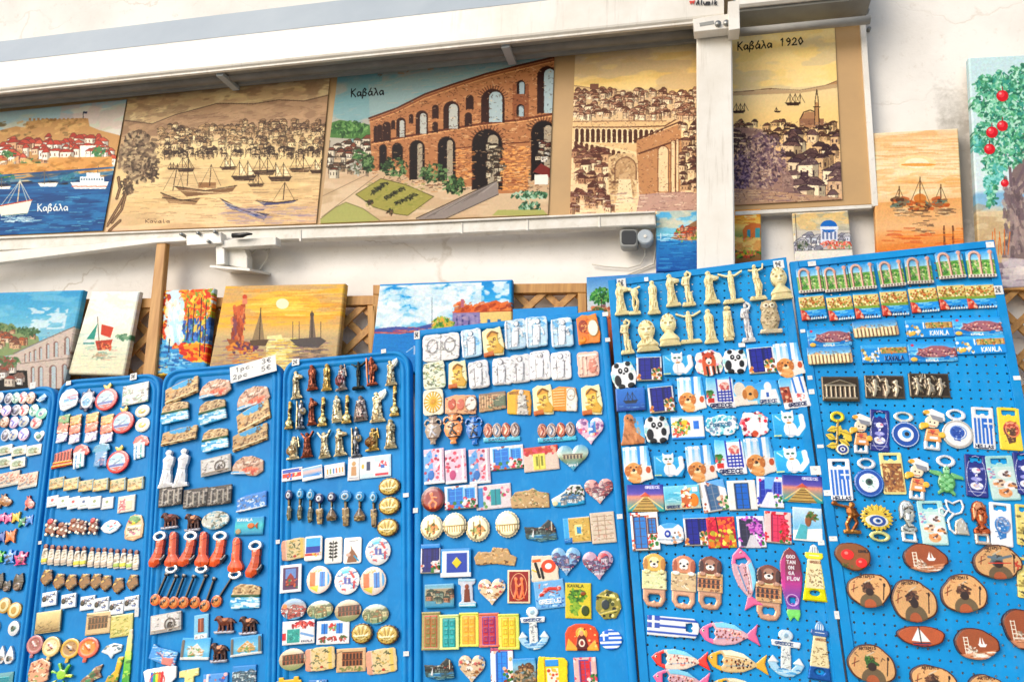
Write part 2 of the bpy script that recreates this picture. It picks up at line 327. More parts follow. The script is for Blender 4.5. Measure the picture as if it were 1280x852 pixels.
def wall_mat():
 mt,nt,b=newmat('limewashed_plaster');L=nt.links.new
 tc=nd(nt,'ShaderNodeTexCoord');O=tc.outputs['Object']
 n1=nd(nt,'ShaderNodeTexNoise',i_Scale=1.6,i_Detail=8,i_Roughness=.6);L(O,n1.inputs['Vector'])
 n2=nd(nt,'ShaderNodeTexNoise',i_Scale=26,i_Detail=8,i_Roughness=.75);L(O,n2.inputs['Vector'])
 r1=nd(nt,'ShaderNodeValToRGB');e=r1.color_ramp.elements;e[0].position=.3;e[0].color=(*lin('d6d0c6'),1);e[1].position=.55;e[1].color=(*lin('ece7de'),1);L(n1.outputs['Fac'],r1.inputs['Fac'])
 r2=nd(nt,'ShaderNodeValToRGB');e=r2.color_ramp.elements;e[0].position=.3;e[0].color=(.74,.69,.62,1);e[1].position=.43;e[1].color=(1,1,1,1);L(n2.outputs['Fac'],r2.inputs['Fac'])
 mx=nd(nt,'ShaderNodeMix',data_type='RGBA',blend_type='MULTIPLY');mx.inputs[0].default_value=.55;L(r1.outputs[0],mx.inputs[6]);L(r2.outputs[0],mx.inputs[7])
 mp=nd(nt,'ShaderNodeMapping');mp.inputs['Scale'].default_value=(.55,1,1.9)
 nw=nd(nt,'ShaderNodeTexNoise',i_Scale=5,i_Detail=5);L(O,nw.inputs['Vector'])
 ad=nd(nt,'ShaderNodeMix',data_type='VECTOR');ad.inputs[0].default_value=.22;L(O,ad.inputs[4]);L(nw.outputs['Color'],ad.inputs[5]);L(ad.outputs[1],mp.inputs['Vector'])
 vo=nd(nt,'ShaderNodeTexVoronoi',feature='DISTANCE_TO_EDGE',i_Scale=1.5);L(mp.outputs[0],vo.inputs['Vector'])
 rc=nd(nt,'ShaderNodeValToRGB');e=rc.color_ramp.elements;e[0].position=0;e[0].color=(.72,.67,.6,1);e[1].position=.008;e[1].color=(1,1,1,1);L(vo.outputs['Distance'],rc.inputs['Fac'])
 gate=nd(nt,'ShaderNodeMapRange');gate.inputs['From Min'].default_value=.45;gate.inputs['From Max'].default_value=.62;L(n1.outputs['Fac'],gate.inputs['Value'])
 m2=nd(nt,'ShaderNodeMix',data_type='RGBA',blend_type='MULTIPLY');L(gate.outputs[0],m2.inputs[0]);L(mx.outputs[2],m2.inputs[6]);L(rc.outputs[0],m2.inputs[7])
 sx=nd(nt,'ShaderNodeSeparateXYZ');L(O,sx.inputs[0]);xs=PW.at(1200,220)
 def absdist(axis,c,w):
  a=nd(nt,'ShaderNodeMath',operation='SUBTRACT');a.inputs[1].default_value=c;L(sx.outputs[axis],a.inputs[0])
  a2=nd(nt,'ShaderNodeMath',operation='ABSOLUTE');L(a.outputs[0],a2.inputs[0]);a3=nd(nt,'ShaderNodeMath',operation='DIVIDE');a3.inputs[1].default_value=w;L(a2.outputs[0],a3.inputs[0]);return a3
 ax=absdist(0,xs.x,.055);az=absdist(2,xs.z,.30)
 s1=nd(nt,'ShaderNodeMath',operation='MAXIMUM');L(ax.outputs[0],s1.inputs[0]);L(az.outputs[0],s1.inputs[1])
 s2=nd(nt,'ShaderNodeMath',operation='MULTIPLY_ADD');s2.inputs[1].default_value=1.5;L(n2.outputs['Fac'],s2.inputs[0]);L(s1.outputs[0],s2.inputs[2])
 s3=nd(nt,'ShaderNodeMapRange');s3.inputs['From Min'].default_value=1.75;s3.inputs['From Max'].default_value=1.15;s3.inputs['To Max'].default_value=.75;L(s2.outputs[0],s3.inputs['Value'])
 m3=nd(nt,'ShaderNodeMix',data_type='RGBA');L(s3.outputs[0],m3.inputs[0]);L(m2.outputs[2],m3.inputs[6]);m3.inputs[7].default_value=(*lin('8f887c'),1)
 L(m3.outputs[2],b.inputs['Base Color']);b.inputs['Roughness'].default_value=.85
 ah=nd(nt,'ShaderNodeMath',operation='MULTIPLY_ADD');ah.inputs[1].default_value=.35;L(n2.outputs['Fac'],ah.inputs[0]);L(n1.outputs['Fac'],ah.inputs[2])
 a2=nd(nt,'ShaderNodeMath',operation='MULTIPLY_ADD');a2.inputs[1].default_value=.25;L(rc.outputs[0],a2.inputs[0]);L(ah.outputs[0],a2.inputs[2])
 bp=nd(nt,'ShaderNodeBump',i_Strength=.5,i_Distance=.012);L(a2.outputs[0],bp.inputs['Height']);L(bp.outputs[0],b.inputs['Normal'])
 return mt
WALL=wall_mat()
ledge_z=PW.at(600,334).z
def wall_mesh():
 nx,nz=420,200;X=np.linspace(-7,5,nx);Z=np.linspace(-.1,5.2,nz);XX,ZZ=np.meshgrid(X,Z)
 ed=ledge_z+.012*(vnoise(1,nx,12)[0][None]-.5)*4
 Y=-.006*vnoise(nz,nx,40)-.012/(1+np.exp((ZZ-ed)/.006))
 V=[(float(XX[j,i]),float(Y[j,i]),float(ZZ[j,i]))for j in range(nz)for i in range(nx)]
 n0=len(V);Fc=[(j*nx+i,j*nx+i+1,(j+1)*nx+i+1,(j+1)*nx+i)for j in range(nz-1)for i in range(nx-1)]
 V+=[(-7,.35,-.1),(5,.35,-.1),(5,.35,5.2),(-7,.35,5.2)]
 Fc+=[(n0+1,n0,n0+3,n0+2),tuple(list(range(nx))[::-1])+(n0,n0+1),tuple((nz-1)*nx+i for i in range(nx))+(n0+2,n0+3)]
 Fc+=[tuple(j*nx for j in range(nz))+(n0+3,n0),tuple(j*nx+nx-1 for j in range(nz))[::-1]+(n0+1,n0+2)]
 me=pymesh('plaster_wall',V,Fc);me.polygons.foreach_set('use_smooth',[True]*((nx-1)*(nz-1))+[False]*5);return me
props(mesh_obj('plaster_wall',wall_mesh(),WALL),'cream limewashed plaster wall with hairline cracks behind the whole display','wall')
def paving_mat():
 mt,nt,b=newmat('stone_paving');L=nt.links.new;tc=nd(nt,'ShaderNodeTexCoord')
 br=nd(nt,'ShaderNodeTexBrick',i_Scale=2.2);br.inputs['Color1'].default_value=(.33,.31,.27,1);br.inputs['Color2'].default_value=(.26,.24,.21,1);br.inputs['Mortar'].default_value=(.12,.11,.1,1);br.inputs['Mortar Size'].default_value=.02
 L(tc.outputs['Object'],br.inputs['Vector']);L(br.outputs['Color'],b.inputs['Base Color']);b.inputs['Roughness'].default_value=.8
 bp=nd(nt,'ShaderNodeBump',i_Strength=.5,i_Distance=.01,invert=True);L(br.outputs['Fac'],bp.inputs['Height']);L(bp.outputs[0],b.inputs['Normal']);return mt
g=pymesh('pavement',[(-60,-60,0),(60,-60,0),(60,60,0),(-60,60,0)],[(0,1,2,3)])
props(mesh_obj('pavement',g,paving_mat()),kind='structure')
WHITE=flat_mat('white_powder_coat','ece8de',.35,bs=200,bst=.05,hex2='d6cfc0',cs=4,coat=.3)
GREYB=flat_mat('grey_blue_hood','aeb7bb',.4,bs=150,bst=.05,hex2='a2acb2',cs=3)
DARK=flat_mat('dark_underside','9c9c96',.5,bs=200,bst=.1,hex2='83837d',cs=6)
BLACK=flat_mat('black_plastic','1b1b1c',.35,hex2='141414')
STEEL=flat_mat('galvanised_steel','a9a9a2',.4,.7,hex2='8c8c86',cs=20)
RAIL=flat_mat('worn_white_paint','e8e4da',.5,bs=90,bst=.15,hex2='cfc8b8',cs=14)
PB=Plane(-.17)
def Pz(x,y,pl):return pl.at(x,y).z
z1=(Pz(0,114,PB)+Pz(400,76,PB)+Pz(820,27,PB))/3
z2=(Pz(0,76,PB)+Pz(390,35,PB))/2
P3=Plane(-.10);z3=(Pz(0,52,P3)+Pz(215,27,P3)+Pz(430,1,P3))/3
xl,xr=-4.2,PB.at(905,20).x;xr2=PB.at(1095,2).x
for mt_ in(WHITE,RAIL):
 nt=mt_.node_tree;b=nt.nodes['Principled BSDF'];src=b.inputs['Base Color'].links[0].from_socket;tc=nd(nt,'ShaderNodeTexCoord');mp=nd(nt,'ShaderNodeMapping');mp.inputs['Scale'].default_value=(38,38,3)
 no=nd(nt,'ShaderNodeTexNoise',i_Scale=1.6,i_Detail=8,i_Roughness=.65);nt.links.new(tc.outputs['Object'],mp.inputs['Vector']);nt.links.new(mp.outputs[0],no.inputs['Vector'])
 mr=nd(nt,'ShaderNodeMapRange');mr.inputs['From Min'].default_value=.55;mr.inputs['From Max'].default_value=.8;mr.inputs['To Max'].default_value=.55;nt.links.new(no.outputs['Fac'],mr.inputs['Value'])
 mx=nd(nt,'ShaderNodeMix',data_type='RGBA');nt.links.new(mr.outputs[0],mx.inputs[0]);nt.links.new(src,mx.inputs[6]);mx.inputs[7].default_value=(*lin('a89c86'),1);nt.links.new(mx.outputs[2],b.inputs['Base Color'])
AW=empty('awning_cassette',Matrix.Translation((xl,-.02,z1)))
props(AW,'long white awning cassette with grey-blue hood across the top of the wall','awning')
def extr(name,prof,xa,xb,mat,parent):
 n=len(prof);V=[(x,y,z)for x in(xa,xb)for y,z in prof]
 Fc=[tuple(range(n)),tuple(range(2*n-1,n-1,-1))]+[(i,i+n,(i+1)%n+n,(i+1)%n)for i in range(n)]
 me=pymesh(name,V,Fc);me.transform(parent.matrix_world.inverted());o=mesh_obj(name,me,mat,parent);return o
def front(xa,xb,parent):
 e=.006
 extr('front_profile',[(-.155,z1+.002),(-.163,z1),(-.170,z1+.006),(-.172,z1+.012),(-.173,z2-.008),(-.168,z2),(-.155,z2)],xa,xb,WHITE,parent)
 extr('drip_lip',[(-.155,z1-.004),(-.158,z1-.008),(-.166,z1-.006),(-.166,z1-.0005),(-.155,z1-.0005)],xa,xb,RAIL,parent)
bpy.context.view_layer.update()
front(xl,xr,AW)
extr('hood',[(-.1545,z1+.02),(-.1545,z2+.003),(-.166,z2+.003),(-.103,z3),(-.02,z3+.004),(-.02,z1+.02)],xl,PB.at(905,20).x,GREYB,AW)
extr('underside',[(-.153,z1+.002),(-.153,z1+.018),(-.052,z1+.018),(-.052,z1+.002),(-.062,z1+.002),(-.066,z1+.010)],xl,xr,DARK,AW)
yr,zr_=-.105,z1+.008
me=tube('fabric_roller',[(xl,yr,zr_),(xr,yr,zr_)],.017,20);me.transform(AW.matrix_world.inverted());mesh_obj('fabric_roller',me,flat_mat('rolled_fabric','8f8d86',.8,bs=400,bst=.4,hex2='77756f'),AW)
for bx in(270,628):
 p=PB.at(bx,90);me=box('support_arm',p.x-.013,p.x+.013,-.150,-.054,z1-.014,z1-.001);me.transform(AW.matrix_world.inverted());mesh_obj('support_arm',me,GREYB,AW)
def decal(name,draw,x0,y0,w,h,pl,parent,lift=.0015,thick=.001,res=3,mat='paper'):
 c=Cv(w,h,res,3);draw(c);a=pl.uv(x0,y0);b=pl.uv(x0+w,y0);d=pl.uv(x0,y0+h)
 wm=np.hypot(*(b-a));hm=np.hypot(*(d-a));ctr=a+(b-a)/2+(d-a)/2
 M=pl.mat(ctr[0],ctr[1],math.atan2(b[1]-a[1],b[0]-a[0])*1.0,lift)
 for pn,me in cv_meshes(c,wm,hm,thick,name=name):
  o=mesh_obj(name,me,M_[mat]);o.matrix_world=M
  if parent:o.parent=parent;o.matrix_parent_inverse=parent.matrix_world.inverted()
 return o
def d_alumik(c):
 c.poly([(.0,.3),(.08,.75),(.12,.4),(.17,.75),(.22,.2),(.12,.3)],'d4463a');c.text('Alumik',.27,.2,.095,.55,.13,'1f1f24',-.05)
decal('maker_mark',d_alumik,861,-1,36,10,Plane(-.1735),AW)
AW2=empty('awning_cassette',Matrix.Translation((xr,-.02,z1)));props(AW2,'short white awning cassette end right of the pillar bracket','awning');bpy.context.view_layer.update()
dz=.048
def shift(me):me.transform(Matrix.Translation((0,0,dz)));return me
xa=xr+.035
for n_,prof,mt_ in(('front_profile',[(-.13,z1+.002),(-.138,z1),(-.145,z1+.006),(-.148,z2+.03),(-.13,z2+.03)],WHITE),('hood',[(-.1295,z1+.02),(-.1295,z2+.06),(-.02,z2+.06),(-.02,z1+.02)],GREYB),('underside',[(-.128,z1-.006),(-.128,z1+.018),(-.052,z1+.018),(-.052,z1-.014),(-.07,z1-.014)],DARK)):
 shift(extr(n_,prof,xa,xr2,mt_,AW2).data)
me=tube('fabric_roller',[(xa,-.1,z1-.006),(xr2,-.1,z1-.006)],.012,18);me.transform(AW2.matrix_world.inverted());mesh_obj('fabric_roller',me,flat_mat('rolled_fabric_grey','a19e96',.8,bs=400,bst=.4,hex2='8b8881'),AW2)
def px_prism(name,pts,pl,depth,mat,parent=None,bev=.001):
 q=[pl.uv(*p)for p in pts];c=np.mean(q,0);me=prism(name,[p-c for p in q],-depth,0,bev)
 M=pl.mat(c[0],c[1]);o=mesh_obj(name,me,mat);o.matrix_world=M
 if parent:bpy.context.view_layer.update();o.parent=parent;o.matrix_parent_inverse=parent.matrix_world.inverted()
 return o
def root(name,x,y,pl,label,cat,group=None):
 M=Matrix.Translation(pl.at(x,y));o=empty(name,M);props(o,label,cat,group);bpy.context.view_layer.update();return o
PK=Plane(-.19)
br=root('awning_bracket',895,40,PK,'white metal bracket with bolts where the awning meets the pillar','bracket')
px_prism('plate',[(866,24),(912,17),(914,35),(868,40)],PK,.035,WHITE,br)
px_prism('hook_plate',[(910,2),(924,0),(925,36),(911,38)],Plane(-.2),.05,WHITE,br)
px_prism('slot',[(874,29),(892,26),(893,30),(875,33)],Plane(-.1912),.001,DARK,br,0)
for bx,by in((897.5,28),(908,27)):
 p=Plane(-.2005).at(bx,by);me=tube('bolt',[(p.x,-.188,p.z),(p.x,-.197,p.z)],.0085,12);me.transform(br.matrix_world.inverted());mesh_obj('bolt',me,STEEL,br)
PP=Plane(-.15)
pa,pb=PP.at(871,150).x,PP.at(916.5,150).x;pt=PP.at(890,36).z
pil=empty('awning_pillar',Matrix.Translation(((pa+pb)/2,-.11,0)));props(pil,'square white post standing in front of the sepia banner','post');bpy.context.view_layer.update()
q=[(-.0,0)]
hw=(pb-pa)/2;r_=.004
prof=[(-hw+r_,-.04),(hw-r_,-.04),(hw,-.04+r_),(hw,.04-r_),(hw-r_,.04),(-hw+r_,.04),(-hw,.04-r_),(-hw,-.04+r_)]
mesh_obj('post_shaft',prism('post_shaft',prof,0.012,pt),WHITE,pil)
mesh_obj('base_plate',box('base_plate',-hw-.03,hw+.03,-.065,.065,0.0,.0119),STEEL,pil)
PT=Plane(-.045)
TAN=flat_mat('tan_banner_cloth','c29c68',.6,bs=600,bst=.3,bd=.0008,hex2='b08e60',cs=3)
ban=root('banner_board',560,285,Plane(-.035),'tan banner board that carries the five Kavala pictures under the awning','banner')
px_prism('backing',[(-170,150),(200,112),(420,82),(700,38),(1000,-20),(1072,-34),(1091,255),(918,264),(690,273),(395,284),(-150,303)],Plane(-.041),.012,TAN,ban)
px_prism('edge_frame',[(1071,-30),(1078,-32),(1098,257),(1090.5,258)],Plane(-.05),.02,WHITE,ban)
px_prism('edge_frame',[(919,264),(1090,255.5),(1090,260),(919,269)],Plane(-.05),.02,RAIL,ban)
PR=Plane(-.075)
rl=root('wall_rail',600,285,PR,'long worn white metal rail running under the banner board','rail')
px_prism('rail_profile',[(-160,303),(0,299),(235,289),(520,280),(819,266),(820,281),(520,294),(235,303.5),(0,313),(-160,318)],PR,.03,RAIL,rl,.003)
px_prism('top_flange',[(-160,299.5),(0,295.5),(235,286.5),(520,276.5),(819,263.5),(819,265.6),(520,279),(235,288.5),(0,298.2),(-160,302)],Plane(-.083),.04,RAIL,rl,.001)
for jx in(374,576,658,748):
 jy=281-(jx-520)*.047+1;px_prism('joint_band',[(jx,jy-1.5),(jx+2.2,jy-1.6),(jx+2.2,jy+12.5),(jx,jy+12.6)],Plane(-.0775),.006,RAIL,rl,.0005)
ar=root('metal_bar',100,320,Plane(-.1),'thin white metal bar sloping down to the left under the long rail','bar')
px_prism('arm_bar',[(-160,338),(0,314),(197,296.5),(262,293),(262,300),(197,303.5),(0,328.5),(-160,352)],Plane(-.1),.02,WHITE,ar,.003)
PBk=Plane(-.115)
bk=root('wall_bracket',290,335,PBk,'white wall bracket with wedge-shaped foot and a black plug below the rail','bracket')
px_prism('arm_plate',[(232,294),(276,290),(277,304),(233,307)],PBk,.03,WHITE,bk,.002)
px_prism('arm_plate',[(276,300),(345,296),(345,306),(277,310)],Plane(-.105),.03,RAIL,bk,.002)
px_prism('upright',[(269,300),(280,299),(281,330),(270,331)],Plane(-.1),.04,WHITE,bk,.002)
px_prism('upright',[(282,306),(304,306),(309,320),(309,336),(283,331)],Plane(-.08),.03,RAIL,bk,.002)
def wedge():
 a,b_=Plane(-.12).at(262,334),Plane(-.12).at(312,337);V=[(a.x,-.12,a.z),(b_.x,-.12,b_.z-.004),(b_.x+.01,-.01,b_.z+.012),(a.x,-.01,a.z+.012)]
 V+=[(x,y,z+.008)for x,y,z in V];return pymesh('foot_plate',V,[(0,3,2,1),(4,5,6,7),(0,1,5,4),(1,2,6,5),(2,3,7,6),(3,0,4,7)])
me=wedge();me.transform(bk.matrix_world.inverted());mesh_obj('foot_plate',me,WHITE,bk)
def px_tube(name,pts,pl,r,mat,parent=None,closed=False,n=10):
 P=[pl.at(*p)for p in pts];me=tube(name,P,r,n,closed)
 if parent:me.transform(parent.matrix_world.inverted())
 return mesh_obj(name,me,mat,parent)
px_tube('plug',[(291,294.5),(303,294),(309,292.5),(315,292.5)],Plane(-.122),[.0085,.0085,.0055,.003],BLACK,bk)
for bx,by in((225,292),(246,290.5),(267,289),(259,301)):
 p=Plane(-.13).at(bx,by);me=tube('bolt',[(p.x,-.09,p.z),(p.x,-.127,p.z)],.0055,10);me.transform(bk.matrix_world.inverted());mesh_obj('bolt',me,STEEL,bk)
cab=[(306,309),(316,316),(322,308),(332,313),(337,308),(333,324),(326,334),(322,341)]
props(px_tube('loose_cable',cab,Plane(-.02),.003,RAIL),'thin painted cable looping down the wall beside the bracket','cable')
PF=Plane(-.07)
fl=root('flood_light',785,298,PF,'small square black flood light mounted under the end of the rail','lamp')
def rrect(x0,y0,x1,y1,r,n=5):
 out=[]
 for cx,cy,a in((x1-r,y0+r,-90),(x1-r,y1-r,0),(x0+r,y1-r,90),(x0+r,y0+r,180)):out+=[(cx+r*math.cos(rad(a+90*i/n)),cy+r*math.sin(rad(a+90*i/n)))for i in range(n+1)]
 return out
fh=px_prism('housing',rrect(774.5,286,797,309,5),PF,.04,DARK,fl,.004)
px_prism('glass',rrect(777,288,795,305.5,4),Plane(-.0715),.002,BLACK,fh,.0006)
jb=root('junction_box',807,296,PF,'round off-white junction box beside the black flood light','junction box')
jl=px_prism('lid',[(806.5+10*math.cos(i*.262),295.5+9.5*math.sin(i*.262))for i in range(24)],PF,.04,GREYB,jb,.004)
px_prism('screw_boss',[(806.5+2*math.cos(i*.52),295+2*math.sin(i*.52))for i in range(12)],Plane(-.0725),.003,RAIL,jl,.0008)
props(px_tube('wall_cable',[(806,307),(806,320),(800,331),(785,335),(757,333),(740,330)],Plane(-.022),.0022,RAIL),'thin cream cable curving down from the round junction box','cable')
props(px_tube('wall_cable',[(818,264),(821,300),(817,330),(780,345)],Plane(-.022),.003,RAIL),'vertical cream cable dropping from the rail end beside the blue painting','cable')
for k,(sx_,sy_)in enumerate(((1083,16),(1084,28),(1085,39))):
 p=PW.at(sx_,sy_);props(mesh_obj('wall_plug',tube('wall_plug',[(p.x,-.014,p.z),(p.x,.01,p.z)],.006,8),DARK),'small dark screw in the plaster beside the short cassette','screw','screws beside the short awning cassette')
def timber(name,a,b):
 mt,nt,bs=newmat(name);L=nt.links.new;tc=nd(nt,'ShaderNodeTexCoord');mp=nd(nt,'ShaderNodeMapping');mp.inputs['Scale'].default_value=(26,2.2,26)
 no=nd(nt,'ShaderNodeTexNoise',i_Scale=2.5,i_Detail=8);L(tc.outputs['Generated'],mp.inputs['Vector']);L(tc.outputs['Object'],mp.inputs['Vector']);L(mp.outputs[0],no.inputs['Vector'])
 r=nd(nt,'ShaderNodeValToRGB');r.color_ramp.elements[0].position=.35;r.color_ramp.elements[1].position=.65;r.color_ramp.elements[0].color=(*lin(a),1);r.color_ramp.elements[1].color=(*lin(b),1)
 L(no.outputs['Fac'],r.inputs['Fac']);L(r.outputs[0],bs.inputs['Base Color']);bs.inputs['Roughness'].default_value=.55
 bp=nd(nt,'ShaderNodeBump',i_Strength=.3,i_Distance=.002);L(no.outputs['Fac'],bp.inputs['Height']);L(bp.outputs[0],bs.inputs['Normal']);return mt
PINE=timber('stained_pine','a8743a','c8954f');PINE2=timber('plank_pine','b07c40','cc9a58')
def lattice(x0,y0,x1,y1,slope,label,tops=True,sp=38):
 pl=Plane(-.05);pf=Plane(-.066)
 r=root('wooden_lattice',(x0+x1)/2,y1,pl,label,'trellis','wooden trellis panels behind the paintings')
 Y=lambda x,y:y+slope*(x-x0)
 w=9
 px_prism('top_rail',[(x0,Y(x0,y0)),(x1,Y(x1,y0)),(x1,Y(x1,y0+12)),(x0,Y(x0,y0+12))],pf,.03,PINE,r,.002)
 px_prism('side_rail',[(x1-11,Y(x1,y0+12.3)),(x1,Y(x1,y0+12.3)),(x1+3,y1),(x1-8,y1)],pf,.03,PINE,r,.002)
 px_prism('side_rail',[(x0,Y(x0,y0+12.3)),(x0+11,Y(x0,y0+12.3)),(x0+8,y1),(x0-3,y1)],pf,.03,PINE,r,.002)
 for d,yy in((1,-.05),(-1,-.058)):
  pl_=Plane(yy);ms=[];H=y1-y0
  k=x0-H-20
  while k<x1+H:
   a=[(k,y0+9),(k+w*1.4,y0+9),(k+w*1.4+H*d,y1),(k+H*d,y1)]
   t0=0;out=[]
   def at(t,o):return(k+o+H*d*t,y0+9+(H-9)*t)
   ts=[t for t in np.linspace(0,1,41)if x0+4<at(t,6)[0]<x1-4]
   if len(ts)>2:
    q=[pl_.uv(*at(ts[0],0)),pl_.uv(*at(ts[0],w*1.4)),pl_.uv(*at(ts[-1],w*1.4)),pl_.uv(*at(ts[-1],0))]
    me=prism('slat',q,-.006,0,.0015);me.transform(pl_.mat(0,0));ms.append(me)
   k+=sp
  me=join_meshes('slats',ms);me.transform(r.matrix_world.inverted());mesh_obj('slats',me,PINE,r)
lattice(60,374,470,500,-.012,'brown wooden trellis panel behind the paintings at the left')
lattice(466,356,733,470,-.009,'brown wooden trellis panel behind the cloudy seaside painting')
lattice(1120,352,1420,600,-.01,'brown wooden trellis panel at the far right under the apple tree picture',sp=46)
PL_=Plane(-.13,3)
pk=px_prism('wooden_plank',[(196,296),(208,296),(186,560),(168,560)],PL_,.02,PINE2,None,.003);props(pk,'upright pale wooden plank leaning on the rail beside the autumn painting','plank')
bpy.context.view_layer.update()
rr=lambda a,b:a+(b-a)*RNG.random()
pick=lambda l:l[int(RNG.integers(len(l)))]
def jit(pts,j):return[(x+rr(-j,j),y+rr(-j,j))for x,y in pts]
def dk(h,f=.72):return ''.join('%02x'%max(0,min(255,int(int(h[i:i+2],16)*f)))for i in(0,2,4))
def houses(c,x0,y0,x1,y1,s,walls,roofs,ink='2a2018',rows=None,slope=0,al=1,iw=.8,win=True):
 0
 n=int((x1-x0)*(y1-y0)/(s*s)*1.15)+3
 for y in sorted(rr(y0,y1)for _ in range(n)):
  x=rr(x0-s*.5,x1-s*.4);w=s*rr(.7,1.9);h=s*rr(.6,1.35);sk=rr(-.12,.12)*w;wl=pick(walls);rf=pick(roofs);r_=rr(.3,.6)*s;d=w*rr(.2,.4)
  c.poly([(x,y),(x+w,y+sk),(x+w,y+sk+h),(x,y+h)],wl,al=al);c.poly([(x+w-d,y+sk*.8),(x+w,y+sk),(x+w,y+h+sk),(x+w-d,y+h+sk*.8)],dk(wl,.7),al=al)
  g=rr(.2,.5);rp=[(x-.08*s,y),(x+w*g,y-r_),(x+w*(g+.35),y-r_+sk*.5),(x+w+.08*s,y+sk)];c.poly(rp,rf,al=al)
  c.line(rp+[rp[0]],iw,ink,al=.75);c.line([(x,y),(x,y+h)],iw*.8,ink,al=.6);c.line([(x+w,y+sk),(x+w,y+sk+h)],iw*.8,ink,al=.7)
  if s>6:
   for k in range(3):t=(k+1)/4;c.line([(x+w*g+(x-.08*s-x-w*g)*t,y-r_+r_*t),(x+w*(g+.35)+(w*(.65-g)+.08*s)*t,y-r_+(r_+sk)*t)],.5,ink,al=.4)
  if win:
   for k in range(int(max(2,w/s*2.4))):xx=x+w*(.12+.3*k);c.rect(xx,y+h*.3,xx+max(.8,s*.13),y+h*.65,ink,al=.85)if xx<x+w*.92 else None
def arch(c,cx,top,bot,w,col,al=None,ink=None):
 r=w/2;pts=[(cx-r,bot),(cx-r,top+r)]+[(cx-r*math.cos(rad(a)),top+r-r*math.sin(rad(a)))for a in range(20,180,20)]+[(cx+r,top+r),(cx+r,bot)]
 if ink:c.line(pts,2.2,ink,al=.8)
 c.poly(pts,col,al=al)
def foliage(c,cx,cy,rx,ry,cols,n=60,s=3,al=.9):
 for i in range(n):
  a=rr(0,6.28);q=math.sqrt(RNG.random());x=cx+rx*q*math.cos(a);y=cy+ry*q*math.sin(a);k=s*rr(.5,1.2);b=rr(0,3.14)
  c.line([(x,y),(x+k*math.cos(b),y+k*math.sin(b))],k*.8,pick(cols),al=al)
def ship(c,x,y,s,hull,sail,mast='2a2018',sails=2,furled=False):
 c.poly([(x-s,y-.1*s),(x+s,y-.15*s),(x+.75*s,y+.25*s),(x-.7*s,y+.25*s)],hull)
 c.line([(x-s,y-.1*s),(x+s,y-.15*s)],.8,mast)
 for i in range(sails):
  mx=x-s*.35+i*s*.65;c.line([(mx,y),(mx,y-1.3*s)],.9,mast)
  if not furled:c.poly([(mx+.04*s,y-1.2*s),(mx+.5*s,y-.25*s),(mx+.04*s,y-.2*s)],sail,al=.9)
  c.line([(mx,y-1.25*s),(mx+.6*s,y-.15*s)],.6,mast,al=.8);c.line([(mx,y-1.25*s),(mx-.55*s,y-.15*s)],.6,mast,al=.8)
def ripples(c,box_,n,L,cols,w=.9,al=.5):
 for i in range(n):
  x,y=rr(box_[0],box_[2]),rr(box_[1],box_[3]);l=L*rr(.4,1.2);c.line([(x,y),(x+l*.5,y+rr(-.8,.8)),(x+l,y)],w*rr(.6,1.4),pick(cols),al=al)
def kavala(c,x,y,s,col,w=1.2,slope=-.03,year=''):
 c.text('Καβάλα'.replace('β','β').replace('ά','á').replace('λ','λ').replace('α','a')+(' '+year if year else ''),x,y,s,s*1.7,w,col,slope,adv=1.25)
INK='33241a'
BANG='pictures printed on the tan banner under the awning'
PG=Plane(-.0465)
c=PCv(PG,[(-130,153),(158,124.5),(128,288),(-160,301)],1.3)
c.grad([(0,'3d93b4'),(.12,'4f9fb8'),(.35,'a9bcb4'),(1,'c9b590')],-200,120,200,215)
c.blot((-160,120,160,190),['cfc9bb','8fb3bd'],45,14,.5,.7);c.blot((80,120,160,165),['c8a9a0'],20,9,.55,.5)
c.poly([(-160,175),(-60,168),(0,163),(20,158),(32,160),(33,152),(45,151),(60,148),(62,150),(100,148),(110,148),(112,158),(125,163),(160,172),(160,200),(-160,210)],'b98a52')
for i in range(14):c.rect(36+i*5.3,147.5+rr(0,1),39+i*5.3,151,'a97c48')
c.dabs((-150,150,110,170),160,3,['8a6434','d2a766','6f5a34','c79a5c'],.6,1.8)
c.line([(104,148),(104,140)],.8,'2b2b2b');c.rect(104,139.5,109,142,'2c3550')
houses(c,-150,170,140,202,9,['e8d6bd','d9b995','f1e6d2','c99a72'],['c2402c','b23624','d4573c'],'5a2f24')
houses(c,48,178,96,194,10,['f0e8d8','e7dcc6'],['c53f2b'],'5a2f24');c.rect(100,182,132,197,'e9e4d2');houses(c,100,184,130,192,6,['f2ead8'],['c53f2b'],'6a4a44')
foliage(c,38,204,12,6,['356a3a','4c8147','24512f'],50);foliage(c,10,192,8,4,['4c8147','2f5f35'],30);foliage(c,125,190,10,6,['2f6f45','4c8147'],30)
c.poly([(-160,214),(0,206),(20,205),(60,204),(62,197),(140,196),(140,213),(90,218),(60,224),(-160,234)],'c98f4a');c.dabs((-150,198,140,222),220,3,['b3762f','dca866','9a6a30','d9a052'],.6,2.2)
foliage(c,88,220,15,6,['2e6d33','4f9148','1f4f2a'],70);foliage(c,5,222,14,5,['3e7d3a','23552c'],50)
c.poly([(-170,236),(0,233),(50,229),(100,233),(140,226),(140,310),(-170,310)],'14588f')
c.blot((-160,230,140,300),['0f4a80','2474a6','0c3f73'],30,4,.5,.7);ripples(c,(-150,232,138,290),220,16,['3f93b8','0d3d6c','6fb2c4','1c6a9a'],1,.55)
for sx_,sy_,ss in((60,230,13),(5,234,9)):ship(c,sx_,sy_,ss,'e6ded0','d8d0c0','6a5a4c',1,True)
